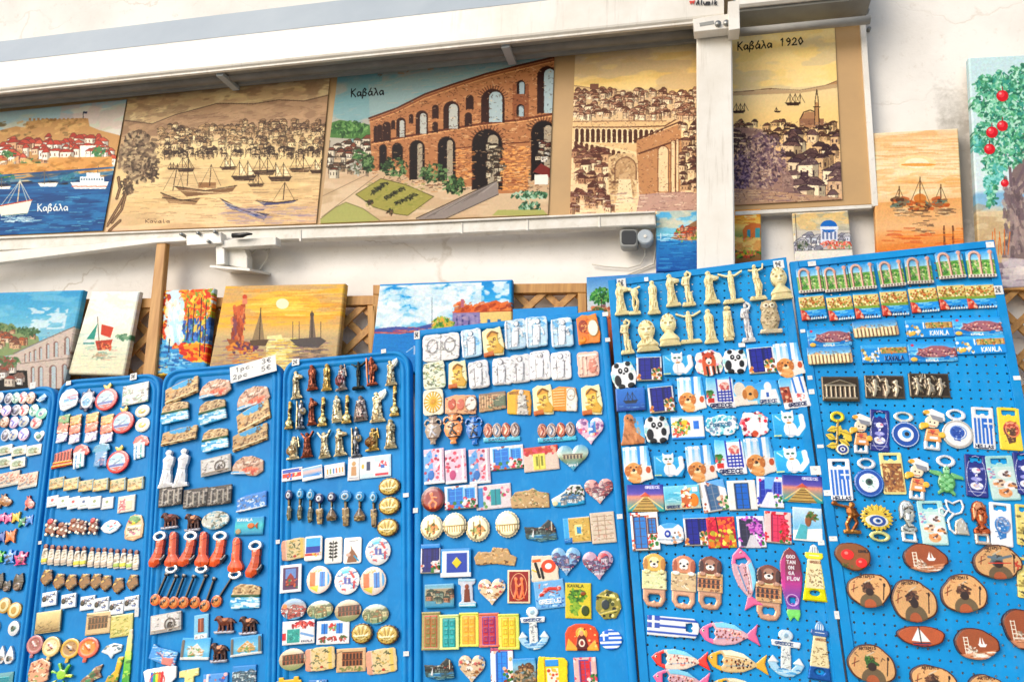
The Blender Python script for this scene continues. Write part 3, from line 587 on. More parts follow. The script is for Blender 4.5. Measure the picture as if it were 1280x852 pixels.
c.poly([(88,228),(136,227),(132,236),(93,236)],'e9e3d8');c.rect(100,221,130,228,'efece2');c.rect(108,216,125,221,'e4e0d4')
for i in range(9):c.rect(101+i*3.2,223,103+i*3.2,225.5,'4b6a80')
c.line([(90,233),(133,233)],1.2,'c0502f');c.line([(122,216),(123,208)],.8,'555555')
c.poly([(-4,258),(40,250),(34,268),(2,271)],'e3d8c2');c.line([(-4,258),(40,250)],1.6,'b1432c');c.line([(3,270),(34,267)],1.5,'3a6a70')
c.line([(22,252),(25,225)],1.3,'c9b48f')
for q in((2,256),(10,254),(38,250),(34,252)):c.line([(25,226),q],.7,'d8cdb5',al=.9)
ripples(c,(0,270,42,278),30,10,['cfe0dc'],1,.6);kavala(c,47,255,5.2,'e9e6da',1.1,-.02)
picture('banner_picture',c,.003,'banner','coloured Kavala castle and harbour picture at the left end of the banner','picture',BANG)
c=PCv(PG,[(160,123),(412,97),(395,279),(132,289)],1.3)
c.grad([(0,'b3a27c'),(.25,'d0b888'),(.6,'e6ca90'),(.85,'e4be86'),(1,'d8ae8a')],100,95,420,290);c.blot((130,95,415,290),['c6a46c','e0c48c','b3946a'],60,16,.5,.4)
hill=[(152,150),(190,155),(218,144),(271,129.5),(317,130),(348,125),(380,126.5),(411,119),(411,160),(300,166),(152,172)]
c.poly(hill,'a07b5b',al=.8);c.blot((152,120,411,165),['b08c68','8a6a50','c29c74'],20,6,.5,.5);c.line(hill[:8],1.3,'5b4536',al=.9)
for i in range(200):
 x=rr(160,410);y=rr(135,165);c.line([(x,y),(x+rr(3,9),y-rr(0,3))],.7,pick(['7a5d48','6a4f3e','c4a27a']),al=.4)
houses(c,195,156,412,182,6,['e0c490','c4a070','ecd29c','a8875e'],['8a6a4c','5d4838','b08c60'],INK,iw=.5)
houses(c,300,150,412,166,5,['dcbc88','b08c64'],['7a5e48','94704e'],INK,iw=.6);houses(c,205,184,400,194,5,['dcc08e','cfae7c'],['6a523e','4a382b'],INK)
for i in range(650):x=rr(195,412);y=rr(160,198);c.line([(x,y),(x+rr(-3,3),y+rr(-1,2.5))],.8,pick([INK,'e8cf9c','1f1712','d8ba88','2a1c14']),al=.7)
for i in range(34):x=205+i*6;c.line([(x,186-rr(0,2)),(x,196)],.9,INK,al=.7)
for x,y,s_,k in((232,212,10,0),(215,211,5,0),(285,210,9,1),(305,222,14,1),(330,215,13,0),(350,223,13,1),(375,212,12,0),(398,214,10,1),(320,231,9,0)):
 ship(c,x,y,s_*1.15,'4a3424','f0dcae' if k else '8a6e50',INK,2,not k)
def rowboat(x0,y0,x1,y1,d,col):c.poly([(x0,y0),((x0+x1)/2,(y0+y1)/2+d*.45),(x1,y1),(x1-6,y1+d*.6),(x0+(x1-x0)*.2,y0+d)],col);c.line([(x0,y0),((x0+x1)/2,(y0+y1)/2+d*.45),(x1,y1)],1.2,INK)
rowboat(218,233,296,232,13,'7d5a3a');c.line([(219,238),(290,242)],1.2,'caa878');c.rect(248,228,270,235,'93683f');rowboat(201,241,250,248,13,'9c7850');c.line([(203,247),(246,252)],1.4,'4a3626')
for q in((222,205,216,238),(264,206,262,232),(236,200,234,232),(356,228,354,250)):c.line([(q[0],q[1]),(q[2],q[3])],1.1,INK);c.line([(q[0],q[1]),(q[2]+14,q[3])],.6,INK,al=.7);c.line([(q[0],q[1]),(q[2]-12,q[3])],.6,INK,al=.7)
rowboat(275,248,336,268,12,'3a4a7a');c.line([(279,252),(330,270)],1.2,'b7a79a');c.line([(280,256),(318,270)],1,'9fa0b4');rowboat(320,251,372,250,6,'4a4a6c');c.line([(290,262),(330,262)],1,'2b3566')
ripples(c,(150,205,400,280),420,18,['a98656','b8946a','8a6a4c','e3cb98'],.8,.5);ripples(c,(270,258,395,280),90,20,['8a7a94','a08a94','b48f86'],1,.5)
for q in([(134,282),(150,255),(164,228)],[(140,278),(152,262),(158,240),(156,225)],[(146,248),(150,235),(148,222)],[(137,288),(150,276)]):c.line(q,4.2,'5d432e');c.line(q,1,'a07b55')
foliage(c,172,195,24,32,['6a5440','8a7258','3f3024','b39a74'],420,4.5,.75);foliage(c,158,232,8,12,['4f3f30','7a634a'],50);foliage(c,190,215,8,10,['6a5440','3f3024'],60)
c.text('Kavala',182,274,4,4.5,.7,'5a4634');picture('banner_picture',c,.003,'banner','sepia Kavala harbour picture with sailing boats and a tree at its left','picture',BANG)
c=PCv(PG,[(422,95),(693,69),(685,268),(399,279)],1.3)
c.grad([(0,'4f9aa6'),(.3,'86a9a6'),(.6,'a9aa9c'),(1,'b3a58f')],395,68,700,200)
c.blot((400,60,695,160),['a7a296','6aa3ab'],50,22,.48,.65);c.blot((480,80,640,150),['b4a592'],60,30,.42,.6)
for i in range(260):x,y=rr(405,690),rr(72,160);c.line([(x,y),(x+rr(4,14),y-rr(0,3))],1,pick(['8fb0ac','5c98a2','b5aa98']),al=.3)
c.poly([(399,200),(460,190),(580,225),(690,225),(690,290),(395,290)],'c7ab87');c.blot((395,205,690,285),['d8bf9c','b3946e','c2a07c'],50,10,.5,.5)
c.poly([(412,154),(425,150),(462,156),(464,175),(412,172)],'4f7a3c');foliage(c,436,160,24,9,['3d6b34','5f8f4a','2a4f2a','7aa35c'],160,3.5)
houses(c,404,172,462,213,8.5,['d4c6aa','c2a888','e2d6bd','a78a6a'],['7a5a44','8a4a34','5a4636'],'2d241d')
for y in(188,196,203,209):c.line([(408,y),(438,y+1)],1.1,'3a3028',al=.8)
foliage(c,450,194,8,7,['355c33','5d8a4c'],40);foliage(c,446,208,7,9,['8a8a78','b8b3a2','5f6a50'],40)
Z2=lambda x,y:(390+x/2.84,y/2.84)
q=[Z2(*p)for p in((205,420),(300,385),(400,335),(500,300),(620,262),(740,232),(862,203),(860,600),(770,605),(765,682),(660,688),(655,640),(568,662),(505,668),(450,640),(345,635),(300,600),(212,608))]
c.poly(q,'b07448')
for i in range(520):x=rr(463,692);y=rr(82,240);c.line([(x,y),(x+rr(2,7),y-rr(-.5,2))],rr(1,2.6),pick(['d49458','a0643a','dcaa70','805030','c08450','eac48c','d09860']),al=.5)
sky3='93a9a6'
c.poly([Z2(*p)for p in((200,300),(205,418),(300,383),(400,333),(500,298),(620,260),(740,230),(862,200),(862,150))],'8fa8a5',al=1)
c.grad([(0,'4f9aa6'),(.5,'86a8a6'),(1,'a6a99c')],395,68,461,152,al=.0)
for i in range(200):
 x=rr(462,690);yt=np.interp((x-390)*2.84,[205,300,400,500,620,740,862],[420,385,335,300,262,232,203])/2.84;y=rr(70,yt-2)if yt>74 else 70
 if y<yt-1:c.line([(x,y),(x+rr(4,14),y-rr(0,2))],1.6,pick(['8fb0ac','6fa4aa','b0a898','a8a698']),al=.45)
top=[Z2(*p)for p in((203,420),(300,385),(400,335),(500,300),(620,262),(740,232),(862,203))];c.line(top,2.6,'5b2f1e');c.line([(x,y+3.4)for x,y in top],1.3,'8a4a2c');c.line([(x,y+5.5)for x,y in top],.8,'e0a468')
mid=[Z2(*p)for p in((213,506),(330,485),(460,462),(600,440),(740,425),(858,404))];c.line(mid,2.6,'6a3620');c.line([(x,y+2.5)for x,y in mid],1,'e6aa6c')
c.line([Z2(*p)for p in((505,528),(560,522),(680,510),(770,505))],1.6,'6a3620')
for cx,t,b,w in((265,435,500,24),(316,420,487,28),(390,395,475,38),(495,362,457,52),(642,318,434,78),(835,238,402,66),(438,375,420,18),(437,435,470,15),(560,340,388,22),(555,402,447,20),(352,408,436,10),(288,430,458,9),(240,445,502,14),(225,450,503,7)):
 x,y=Z2(cx,t);arch(c,x,y,b/2.84,w/2.84,'38190e',ink='2b140c')
 if w>25:arch(c,x+w*.13/2.84,y+2.6,b/2.84,w*.6/2.84,'a3b4b4' if w>60 else 'b4b4a8')
c.rect(*Z2(712,300),*Z2(770,428),'7a4024',al=.6)
for cx,t,b,w in((742,285,334,30),(740,370,414,28)):x,y=Z2(cx,t);arch(c,x,y,b/2.84,w/2.84,'2a1610');arch(c,x+1,y+2,b/2.84,w*.6/2.84,'9fb0b2')
for cx,t,b,w in((252,515,602,22),(303,510,565,34),(373,500,638,50),(478,487,640,58),(622,460,672,104),(822,430,640,84)):
 x,y=Z2(cx,t);arch(c,x,y,b/2.84,w/2.84,'1d100b',ink='2f180e')
 if w>45:arch(c,x+w*.2/2.84,y+w*.18/2.84,b/2.84,w*.36/2.84,'a4957c')
x0,y0=Z2(625,500);houses(c,x0,y0,x0+15,y0+45,6,['b8a88c','8f7c62','d2c4a4'],['4a3a2c'],'1f1712');x0,y0=Z2(800,500);houses(c,x0,y0,691,y0+20,6,['c9b89a','e4dccb'],['6a3a2c','3f2f25'],'1f1712')
for cx,t,w in((622,460,104),(642,318,78),(822,430,84)):
 for k in range(15):
  a=rad(12+k*11);r0=w/2+1;x,y=cx+r0*math.cos(a),t+w/2-r0*math.sin(a);c.line([Z2(x,y),Z2(cx+(r0+15)*math.cos(a),t+w/2-(r0+15)*math.sin(a))],1.1,'4a2618',al=.8)
for i in range(1500):
 x=rr(466,691);yt=np.interp((x-390)*2.84,[205,500,862],[425,305,208])/2.84;y=rr(yt,238)
 c.line([(x,y),(x+rr(-1.5,4),y+rr(-1.6,1.6))],rr(.6,1.1),pick(['2b150e','4b2416','1f100c','f0c894','3b1d12']),al=.5)
for i in range(200):x,y=Z2(rr(665,765),rr(520,675));c.line([(x,y),(x+rr(2,6),y)],1.2,pick(['e09248','f2b46c','8a4526','eaa050','f0a858']),al=.75)
for i in range(90):x,y=Z2(rr(500,570),rr(530,640));c.line([(x,y),(x+rr(2,6),y)],1.2,pick(['e09248','f2b46c','8a4526']),al=.7)
for a,b,w,h in((290,590,46,34),(435,612,50,32),(505,655,38,32),(200,575,20,30)):x,y=Z2(a,b);foliage(c,x,y,w/2.84,h/2.84,['2c4426','46683a','6d8c55','1e2f1c'],110,3.2)
for a,b,w,h in((770,690,66,14),(775,735,36,24)):x,y=Z2(a,b);foliage(c,x,y,w/2.84,h/2.84,['3a6a48','6f9a78','2a4a34','a9c4a8'],90,3)
c.poly([Z2(*p)for p in((370,778),(560,690),(655,640),(663,690),(560,735),(460,780))],'8c8078');c.line([Z2(370,775),Z2(655,642)],1.4,'4a4038');c.line([Z2(470,778),Z2(662,690)],1.2,'5a4f46')
for k in range(16):c.line([Z2(400+k*14+rr(-5,5),775-k*6),Z2(520+k*9,715-k*4.5)],.7,pick(['5f564f','b0a498','6f665e']),al=.6)
L1=[Z2(*p)for p in((155,690),(245,634),(330,655),(432,698),(340,765),(300,760),(220,735))];c.poly(L1,'9b9346');c.line(L1+[L1[0]],1.2,'6a6236');c.blot((445,225,540,270),[],4)
for i in range(170):
 x,y=Z2(rr(190,395),rr(650,745));c.line([(x,y),(x+rr(1,4),y)],1.2,pick(['8a8a3c','b0a658','7a8036']),al=.5)
for p,q_ in(((215,682),(262,650)),((265,700),(320,668)),((300,722),(368,688))):
 for k in range(16):t=k/15;x,y=Z2(p[0]+(q_[0]-p[0])*t,p[1]+(q_[1]-p[1])*t);foliage(c,x,y,2.6,2.2,['3a3a22','5b5a2c','26261a'],6,2)
for a,b in((205,715),(278,750)):x,y=Z2(a,b);foliage(c,x,y,4,3.4,['3a2f22','6a4a34','2d3a22'],26,2)
c.poly([Z2(*p)for p in((30,778),(80,738),(120,718),(180,740),(240,782),(30,800))],'a3a25c');c.line([Z2(*p)for p in((30,778),(80,738),(120,718),(180,740),(240,782))],1,'7a7444')
c.poly([Z2(*p)for p in((640,765),(660,745),(820,745),(840,765))],'a3a25c');c.line([Z2(35,770),Z2(235,620)],1,'8a7458');c.line([Z2(30,700),Z2(200,618)],.9,'8a7458')
c.poly([Z2(*p)for p in((785,610),(812,580),(850,600),(846,632))],'7a2c24');c.rect(*Z2(790,620),*Z2(838,655),'e2dccd')
kavala(c,439,111.5,5.6,'0c0c10',1.5,-.06);picture('banner_picture',c,.003,'banner','large orange stone aqueduct picture in the middle of the banner','picture',BANG)
c=PCv(PG,[(719,64),(884,42),(884,265),(712,271)],1.3)
c.grad([(0,'b09c88'),(.16,'c9b48c'),(.3,'e4c074'),(.4,'dcc088'),(1,'dcba90')],700,40,890,275);c.blot((712,40,884,120),['cfa95c','b59a80'],50,12,.5,.45)
Z3=lambda x,y:(690+x/2.84,y/2.84)
c.line([Z3(*p)for p in((80,305),(200,322),(300,335),(400,333),(520,330))],1.1,'6a4a3a');c.poly([Z3(*p)for p in((360,345),(430,328),(520,340),(520,350))],'a57a52')
c.poly([Z3(*p)for p in((80,305),(135,312),(200,325),(520,350),(520,430),(80,430))],'c2a07a',al=.6)
houses(c,718,112,874,146,6,['d8bc94','c7a27a','e4cfa8'],['8a5f48','6a4838','a3765a'],'4a2e26');c.rect(*Z3(135,298),*Z3(166,318),'7a5240')
c.poly([Z3(*p)for p in((75,430),(300,430),(410,430),(450,428),(462,448),(455,500),(420,500),(330,545),(300,540),(75,495))],'d2ac78')
c.line([Z3(*p)for p in((75,452),(250,452),(400,448),(440,425))],1.6,'6a4632');c.line([Z3(*p)for p in((75,432),(300,430),(405,430))],1.2,'8a6244')
for k in range(17):x,y=Z3(88+k*19,456+k*.3);arch(c,x,y,y+17,4.6,'4f3226',ink='e6cfa0')
for k in range(10):x,y=Z3(85+k*19,500+k*4.5);arch(c,x,y,y+9,4.4,'5a3a2c')
c.poly([Z3(*p)for p in((300,500),(455,440),(462,530),(455,685),(310,690),(300,545))],'b07d52');c.line([Z3(310,545),Z3(470,490)],2.2,'5e3a2a');c.line([Z3(290,500),Z3(455,432)],2,'5e3a2a')
for a,t,b,w in((395,520,680,34),(430,500,682,12),(445,495,680,8)):x,y=Z3(a,t);arch(c,x,y,b/2.84,w/2.84,'d9b98c',ink='5e3a2a')
houses(c,713,185,760,262,8,['c49a70','a97c5a','e0c79c'],['7a4c3c','5c3a30','8f6450'],'4a2a24')
c.poly([Z3(*p)for p in((200,560),(230,545),(290,545),(305,570),(300,690),(270,735),(210,725),(200,650))],'c9a878');foliage(c,*Z3(250,630),17,30,['9a7450','6a4a36','d9bd8c','b08c60'],200,3.4,.7)
c.poly([Z3(*p)for p in((225,740),(240,620),(275,610),(292,740))],'d9bf94');arch(c,782,197,224,26,'b08a60',ink='5a3a2a',al=.7)
houses(c,851,150,884,235,7,['d3b48a','b58f68','e2cda4'],['7a5444','5c4036'],'3f2824');c.poly([Z3(*p)for p in((310,690),(460,680),(540,690),(540,750),(300,750))],'9b7670',al=.7)
for i in range(1500):x,y=rr(713,883),rr(112,268);c.line([(x,y),(x+rr(-2.5,2.5),y+rr(-1.5,2))],.75,pick(['5a3a2c','7a5240','3f2822','8a6a5c','e6d2a8']),al=.5)
ripples(c,(712,240,884,268),90,10,['7a5a54','e2cfb0','9a7a74'],1,.6);picture('banner_picture',c,.003,'banner','sepia view over the old aqueduct and rooftops left of the white post','picture',BANG)
c=PCv(PG,[(902,39),(1043,25),(1053,249),(905,257)],1.3)
c.grad([(0,'b8ae96'),(.12,'d8c286'),(.3,'dcbc78'),(.42,'e4c688'),(.6,'dfb87a'),(1,'c9a078')],895,20,1060,260);c.blot((900,20,1050,110),['d9b765','b3a488'],40,14,.5,.45)
Z4=lambda x,y:(900+x/2.505,y/2.505)
c.poly([Z4(*p)for p in((0,292),(60,290),(160,280),(250,285),(330,268),(368,255),(368,275),(250,292),(40,300))],'9a6e48',al=.8);c.line([Z4(*p)for p in((0,290),(60,288),(160,278),(250,283),(330,268),(368,253))],1,'5a3c2a')
c.grad([(0,'b9ab88'),(1,'d8b56c')],895,118,1060,152,al=.45)
for a,b,s_ in((58,350,10),(180,350,5),(228,325,12),(15,352,6)):x,y=Z4(a,b);ship(c,x,y,s_*.8,'3f2c22','c9a468','2f2019',3 if s_>9 else 1,True)
houses(c,900,152,1050,172,7,['d2ae78','c09a6a','e0c48c'],['6a4a3a','8a6248','4c3730'],'33221d')
c.ell(*Z4(282,375),12,10,'a07450');c.line([Z4(250,375),Z4(262,352),Z4(282,345),Z4(302,352),Z4(312,375)],1.3,'2f1f1a');c.rect(*Z4(248,372),*Z4(325,392),'8a6248');x,y=Z4(303,300)
c.poly([(x-2.6,156),(x-2.2,y+8),(x+2.2,y+8),(x+3.2,156)],'a87c50');c.line([(x-2.6,156),(x-2.2,y+8),(x,y-8),(x+2.2,y+8),(x+3,156)],1,'2f1f1a');c.line([(x-4,y+14),(x+4,y+14)],1.2,'2f1f1a')
houses(c,960,168,1052,200,14,['d9b98c','caa476','e6d1a6'],['5c4440','6f524a','4a3836'],'2c1d22');houses(c,985,200,1054,246,17,['d9bd96','c6a27c','e3cda8'],['5f4a4a','4f3c40','6f5652'],'2a1c24')
c.poly([Z4(*p)for p in((40,400),(95,400),(130,405),(170,470),(230,560),(230,600),(45,620))],'8c6d62',al=.85);houses(c,905,165,930,195,9,['c9a680','d9bd94'],['5c4440'],'2c1d22')
foliage(c,*Z4(130,500),30,34,['5a4450','9a7c74','3f2f3c','c4a68c','6f5560'],520,3.2,.75);foliage(c,*Z4(60,540),14,24,['4f3c58','8a7080','35283c'],200,3,.8)
c.poly([Z4(*p)for p in((40,590),(180,600),(380,620),(380,640),(40,650))],'a88468');
for i in range(1100):x,y=rr(903,1052),rr(152,252);c.line([(x,y),(x+rr(-2.5,2.5),y+rr(-1.5,2))],.75,pick(['3a2630','5a3f40','2a1c24','e0c89c','6f5a70']),al=.5)
ripples(c,(903,238,1000,252),50,12,['6f5460','d9bd94'],.9,.5)
kavala(c,922,53,5.9,'100d0a',1.5,-.08);c.text('1920',975,48.5,5.8,9,1.5,'100d0a',-.06,adv=1.32)
picture('banner_picture',c,.003,'banner','sepia Kavala 1920 rooftops and minaret picture right of the white post','picture',BANG)
PA,PA2,PA3=Plane(-.115,3),Plane(-.125,3),Plane(-.06,1)
c=PCv(PA2,[(-110,369),(103.5,362),(72,515),(-150,530)],1.3)
c.grad([(0,'2a8fc0'),(.5,'5fb0cd'),(1,'9fc7cf')],-150,360,110,440);c.blot((-150,362,105,430),['8fc6d6','4aa3c8'],40,10,.52,.5);c.blot((35,385,80,410),['dfeaea'],14,7,.48,.8)
Z5=lambda x,y:(x/3.55,260+y/3.55)
c.poly([Z5(*p)for p in((-400,560),(0,518),(60,528),(120,540),(170,570),(175,590),(60,650),(-400,720))],'8a9a6a');houses(c,-60,413,40,432,6,['d9b38c','c48a62','e6d2b4'],['b0603c','8a5a44'],'5a4038');foliage(c,35,413,14,5,['3d5a3a','5c7a50'],60);foliage(c,4,408,16,4,['3d5a3a','5c7a50','7a8a5a'],60)
c.poly([Z5(*p)for p in((60,650),(330,528),(336,540),(290,800),(125,800),(120,720),(-60,720),(-60,680))],'cdbcae');c.line([Z5(60,645),Z5(330,526)],1.6,'8a7a70');c.line([Z5(90,690),Z5(310,665)],1.2,'8a7a70')
for a,t,b,w in((297,570,650,26),(248,590,660,22),(212,600,668,16),(180,615,672,14),(155,625,678,12),(133,635,680,10),(112,645,682,8),(235,695,800,34),(180,700,800,24),(145,702,800,18),(285,690,800,22)):
 x,y=Z5(a,t);arch(c,x,y,260+b/3.55,w/3.55,'8f6f64');arch(c,x+.8,y+1.5,260+b/3.55,w*.55/3.55,'b9c4c4')
houses(c,-80,448,30,478,9,['e6ddd0','d6c8b6','f0eae0'],['a34a3c','8a6a5c'],'5a4a44');foliage(c,5,452,20,7,['4a6a44','8f5a48','6a8a5c'],90)
for i in range(160):x,y=rr(20,92),rr(410,478);c.line([(x,y),(x+rr(0,3),y+rr(-1,2))],.9,pick(['a08f84','e6dace','7a6a62']),al=.4 if x+(y-410)*.9>60 else 0)
picture('canvas_painting',c,.022,'canvas','blue-sky canvas of a pale aqueduct at the far left edge','painting')
c=PCv(PA,[(114,364),(174,364),(154,469),(84,467)],1.4)
c.grad([(0,'dde2e0'),(.3,'eae6da'),(.5,'e6e2cc'),(.52,'bccabc'),(.56,'d6dac6'),(.8,'dcd6b8'),(1,'dcd2b4')],80,362,176,470);c.blot((84,364,174,420),['efeadc','dce2da','efe8c8'],18,7,.5,.6)
foliage(c,158,420,14,2.2,['4f7a5c','7a9a7a'],40,3);ripples(c,(88,425,160,466),90,14,['c8ccb4','ece6cc','b8c4ac'],1,.5)
c.poly([(122,404),(118,424),(108,424)],'2f8a7a');c.poly([(127,405),(142,409),(138,422),(126,418)],'b8452f');c.line([(122,396),(124,428)],1,'5a4638');c.poly([(119,426),(141,424),(137,436),(122,438)],'a8402c');c.poly([(104,424),(118,425),(116,431),(105,431)],'cfd6cc');c.rect(104,428,118,430,'3f8a80')
foliage(c,130,432,9,5,['c2553c','7a3a2c','d98a5c'],30,3);foliage(c,126,444,10,4,['a8886a','8aa08c'],26,3,.5);ripples(c,(100,432,140,450),24,10,['6a9a8a','c98a70'],1,.5)
picture('canvas_painting',c,.02,'canvas','small pale canvas with a red sail and a green sail at sea','painting')
c=PCv(Plane(-.118,3),[(198,363),(267,360),(256,467),(179,470)],1.4)
c.grad([(0,'c9dfe6'),(.5,'cfe3e2'),(.65,'5fa8c9'),(1,'2f84b8')],175,358,270,472)
c.dabs((178,362,222,438),520,3.2,['c8401f','e0701f','e8a02c','9a2a1c','f0c04c','d9552a'],.9,1.2,60,80,fn=lambda x,y:x<214-(y-362)*.12+rr(-6,4))
c.dabs((226,360,268,420),560,3,['d9551f','e8a02c','c23a1c','f2c95a','e37a2a','7a9a3a'],.9,1.2,60,80,fn=lambda x,y:x>226+(y-362)*.1)
c.dabs((225,400,262,432),220,2.8,['2f6ab0','3a4f9a','2f9a7a','5a8ad0','e8c04c','1f3f80'],.85,1.6,90,20);c.dabs((184,428,205,440),50,4,['2f3f8a','7a2f3c','4a6ab0'],.9,1.4,90,30)
c.dabs((218,430,262,452),240,3.2,['d9451f','e8952c','f0c04c','b8301c'],.9,1.8,12,20,fn=lambda x,y:y<430+(x-214)*.55+8)
c.dabs((178,440,206,468),110,5,['e07a1f','f0b03c','d9551f','f2d070'],.9,1.8,5,20,fn=lambda x,y:x<206-(455-y)*.1);c.dabs((200,425,245,466),260,2.8,['3f95c4','2a70a8','9fd0e0','1f5a94','6fb8d8'],.8,2.4,5,15,fn=lambda x,y:x<212+(y-432)*1.1 and x>196)
for x,y0_,y1_ in((252,372,445),(258,378,440),(236,385,425),(243,380,425),(190,385,438),(204,392,430)):c.line([(x,y0_),(x-2.5,y1_)],1.3,'3a2420')
c.dabs((208,376,228,428),70,4,['dfeef0','b8dbe8','f0e8c8'],.8,1.2,80,20);c.line([(212,424),(211,440)],1.6,'22304a');c.line([(213,440),(211,452)],1.2,'3a5a8a',al=.6)
picture('canvas_painting',c,.022,'canvas','vivid orange and blue autumn avenue canvas beside the wooden plank','painting')
c=PCv(PA2,[(281,357),(431,354),(419,470),(258,474)],1.4)
c.grad([(0,'c4a676'),(.2,'e2b058'),(.42,'ecb252'),(.55,'d4b680'),(.62,'c0a880'),(1,'c4a474')],255,352,434,474);c.blot((255,354,432,405),['f0b444','f4bc48','c8a478'],50,5,.5,.6)
c.ell(355,380,46,16,'f6c044',al=.6);c.ell(354,380,26,9,'fcd05c',al=.75);ripples(c,(300,362,420,398),90,30,['e89a34','f6c058','d09848','fcd880'],1.6,.5);c.ell(353,379.5,8,6.5,'fff4c8')
c.poly([(334,420),(352,418),(366,474),(330,474)],'f2e4a8',al=.95);ripples(c,(326,420,368,470),120,14,['f0e2a4','f2d868','e8c25c'],1.4,.8);ripples(c,(262,424,415,470),240,16,['a8845c','94707c','dcb06c','cca25c','84687c'],1.2,.5)
c.poly([(301,380),(307,380),(303,424),(288,428),(290,412)],'a8502c');c.dabs((289,384,306,424),60,3,['c8643a','8a3f2c','d98a5c','7a4a5c'],.8,1.5,80,20);c.ell(306,371,3,3,'c2502f');c.rect(303,373,309,380,'d98a6a')
c.poly([(283,423),(316,428),(310,440),(290,436)],'9a5a34');foliage(c,302,434,16,6,['8a3f5c','c26a3c','e0953c','5a3a54'],70,4);ripples(c,(284,436,322,466),70,9,['c2553c','e08a3c','7a3f5c','f0b84c'],1.4,.6)
c.poly([(326,388),(331,428),(314,428)],'8f7a5c',al=.9);c.line([(326,385),(324,430)],1.2,'4a3828');c.poly([(312,425),(336,424),(332,432),(314,432)],'5f4c3c')
c.poly([(388,395),(392,395),(395,424),(386,424)],'7a6a5c');c.line([(390,389),(390,424)],1.6,'4a4038');c.ell(390,393,2.6,3,'5a4c40');c.poly([(362,424),(400,421),(408,426),(398,434),(372,433)],'5c5450')
for x in(366,374,401):c.line([(x,402),(x,424)],.9,'5f5246')
ripples(c,(364,430,402,448),50,12,['5a5458','7a6f68','4a4048'],1.1,.5)
picture('canvas_painting',c,.024,'canvas','golden sunset canvas with a lighthouse and two sailing ships','painting')
c=PCv(Plane(-.12,3),[(474.5,355),(640,349),(640,462),(461,468)],1.4)
c.grad([(0,'0c80c0'),(.3,'1f96d0'),(.62,'5cb4dc'),(1,'90cce0')],455,348,645,420);c.blot((466,358,600,408),['e6ecec','cfe0e4','f0f2ee','dfe8ea'],22,12,.53,.9,.1);c.blot((560,354,636,385),['cfe2ea','e6eff0'],16,8,.5,.8)
c.dabs((468,362,600,402),160,6,['f0f2ee','dfeaec','b9d8e4'],.5,1.5,0,40)
c.poly([(450,415),(480,412),(520,411),(545,404),(560,405),(640,405),(640,480),(450,480)],'0f7fc0')
c.poly([(467,411),(495,408),(520,409),(540,404),(545,410),(520,416),(467,417)],'4a5a9a');c.line([(468,415.5),(500,416.5),(518,414)],1.6,'c2604c');ripples(c,(466,408,540,416),26,10,['b0526a','d98a6c','3a4a8a'],1.2,.7)
c.poly([(565,390),(580,384),(600,381),(620,375),(634,382),(640,386),(640,389),(566,391)],'cf6430');c.dabs((570,378,638,389),70,3,['e08a4c','b84f28','d9703a','9a3f24'],.8,1.6,-20,15)
c.poly([(566,391),(600,390),(600,410),(565,412)],'8d80a8');c.poly([(600,390),(640,389),(640,420),(600,420)],'e6c882');c.line([(599.5,390),(640,388.5)],1,'a84a2c')
for x in(570,577,585,593):c.rect(x,394,x+2.4,409,'4a4a7a')
for x in(609,622):c.rect(x,399,x+4,407,'2f6aa0')
c.rect(576,374,580,384,'b06a7a');c.dabs((567,392,600,410),40,3,['a094b8','7a6a9a','b8a4b4'],.5,1.4)
foliage(c,553,404,12,9,['6a9a3a','c9b04c','3f7a3c','e0a84c','a8c25c'],130,3.4);c.line([(540,372),(540,408)],.7,'4a6078')
ripples(c,(462,420,520,460),30,16,['1f8fcc','0b6fb0'],1.2,.4);c.line([(508,440),(516,434)],.8,'cfe0ea');c.rect(517,432,524,443,'a9bfd8')
picture('canvas_painting',c,.022,'canvas','blue cloudy seaside canvas with an orange-roofed house above the fifth board','painting')
c=PCv(Plane(-.12,3),[(733,346),(830,340),(835,460),(736,466)],1.4)
c.grad([(0,'3a7fc0'),(.5,'8ab4d6'),(.75,'cfd6d8')],728,340,840,392);c.rect(728,388,840,470,'b9653f');c.dabs((735,384,780,398),50,4,['a8502f','d98a5c','7a4a4c','c2b08c'],.8,1.8)
foliage(c,751,369,12,10,['2f6f3a','4f9a4c','1f4f2c','7ab05c'],160,3.2);c.line([(752,374),(752,384)],1.2,'4a3428');foliage(c,750,386,8,2,['3f6a3a','8a5a3c'],20)
picture('canvas_painting',c,.02,'canvas','canvas of a lone green tree half hidden behind the sixth board','painting')
c=PCv(PA3,[(820,263),(899,261),(899,338),(820,340)],1.6)
c.grad([(0,'3f93c4'),(.28,'8cc0d0'),(.42,'6fb2c8'),(.5,'2f80b4'),(1,'0f4f90')],818,260,900,340);c.blot((820,262,870,284),['b8d2d6','e0c49c'],16,6,.5,.6);c.poly([(873,274),(866,278),(858,283),(848,290),(838,298),(850,300),(899,302),(899,272)],'8a6a4c')
foliage(c,861,291,18,8,['4f7a3c','8fa04c','a8502f','d9a06c','7a4a54'],160,3);houses(c,850,282,880,292,5,['e0c09c','c98a6c'],['b8502f'],'5a3a34');ripples(c,(820,300,898,338),120,14,['1f6fa8','0f4584','4a98c4','2a5fa0'],1.2,.5);c.line([(826,292),(826,298)],1,'e6ecec');ripples(c,(820,292,850,302),20,10,['bfe0e6'],1,.6)
picture('canvas_painting',c,.016,'canvas','small canvas of a deep blue bay left of the white post','painting')
c=PCv(PA3,[(900,263),(951,261),(952,329),(901,331)],1.6)
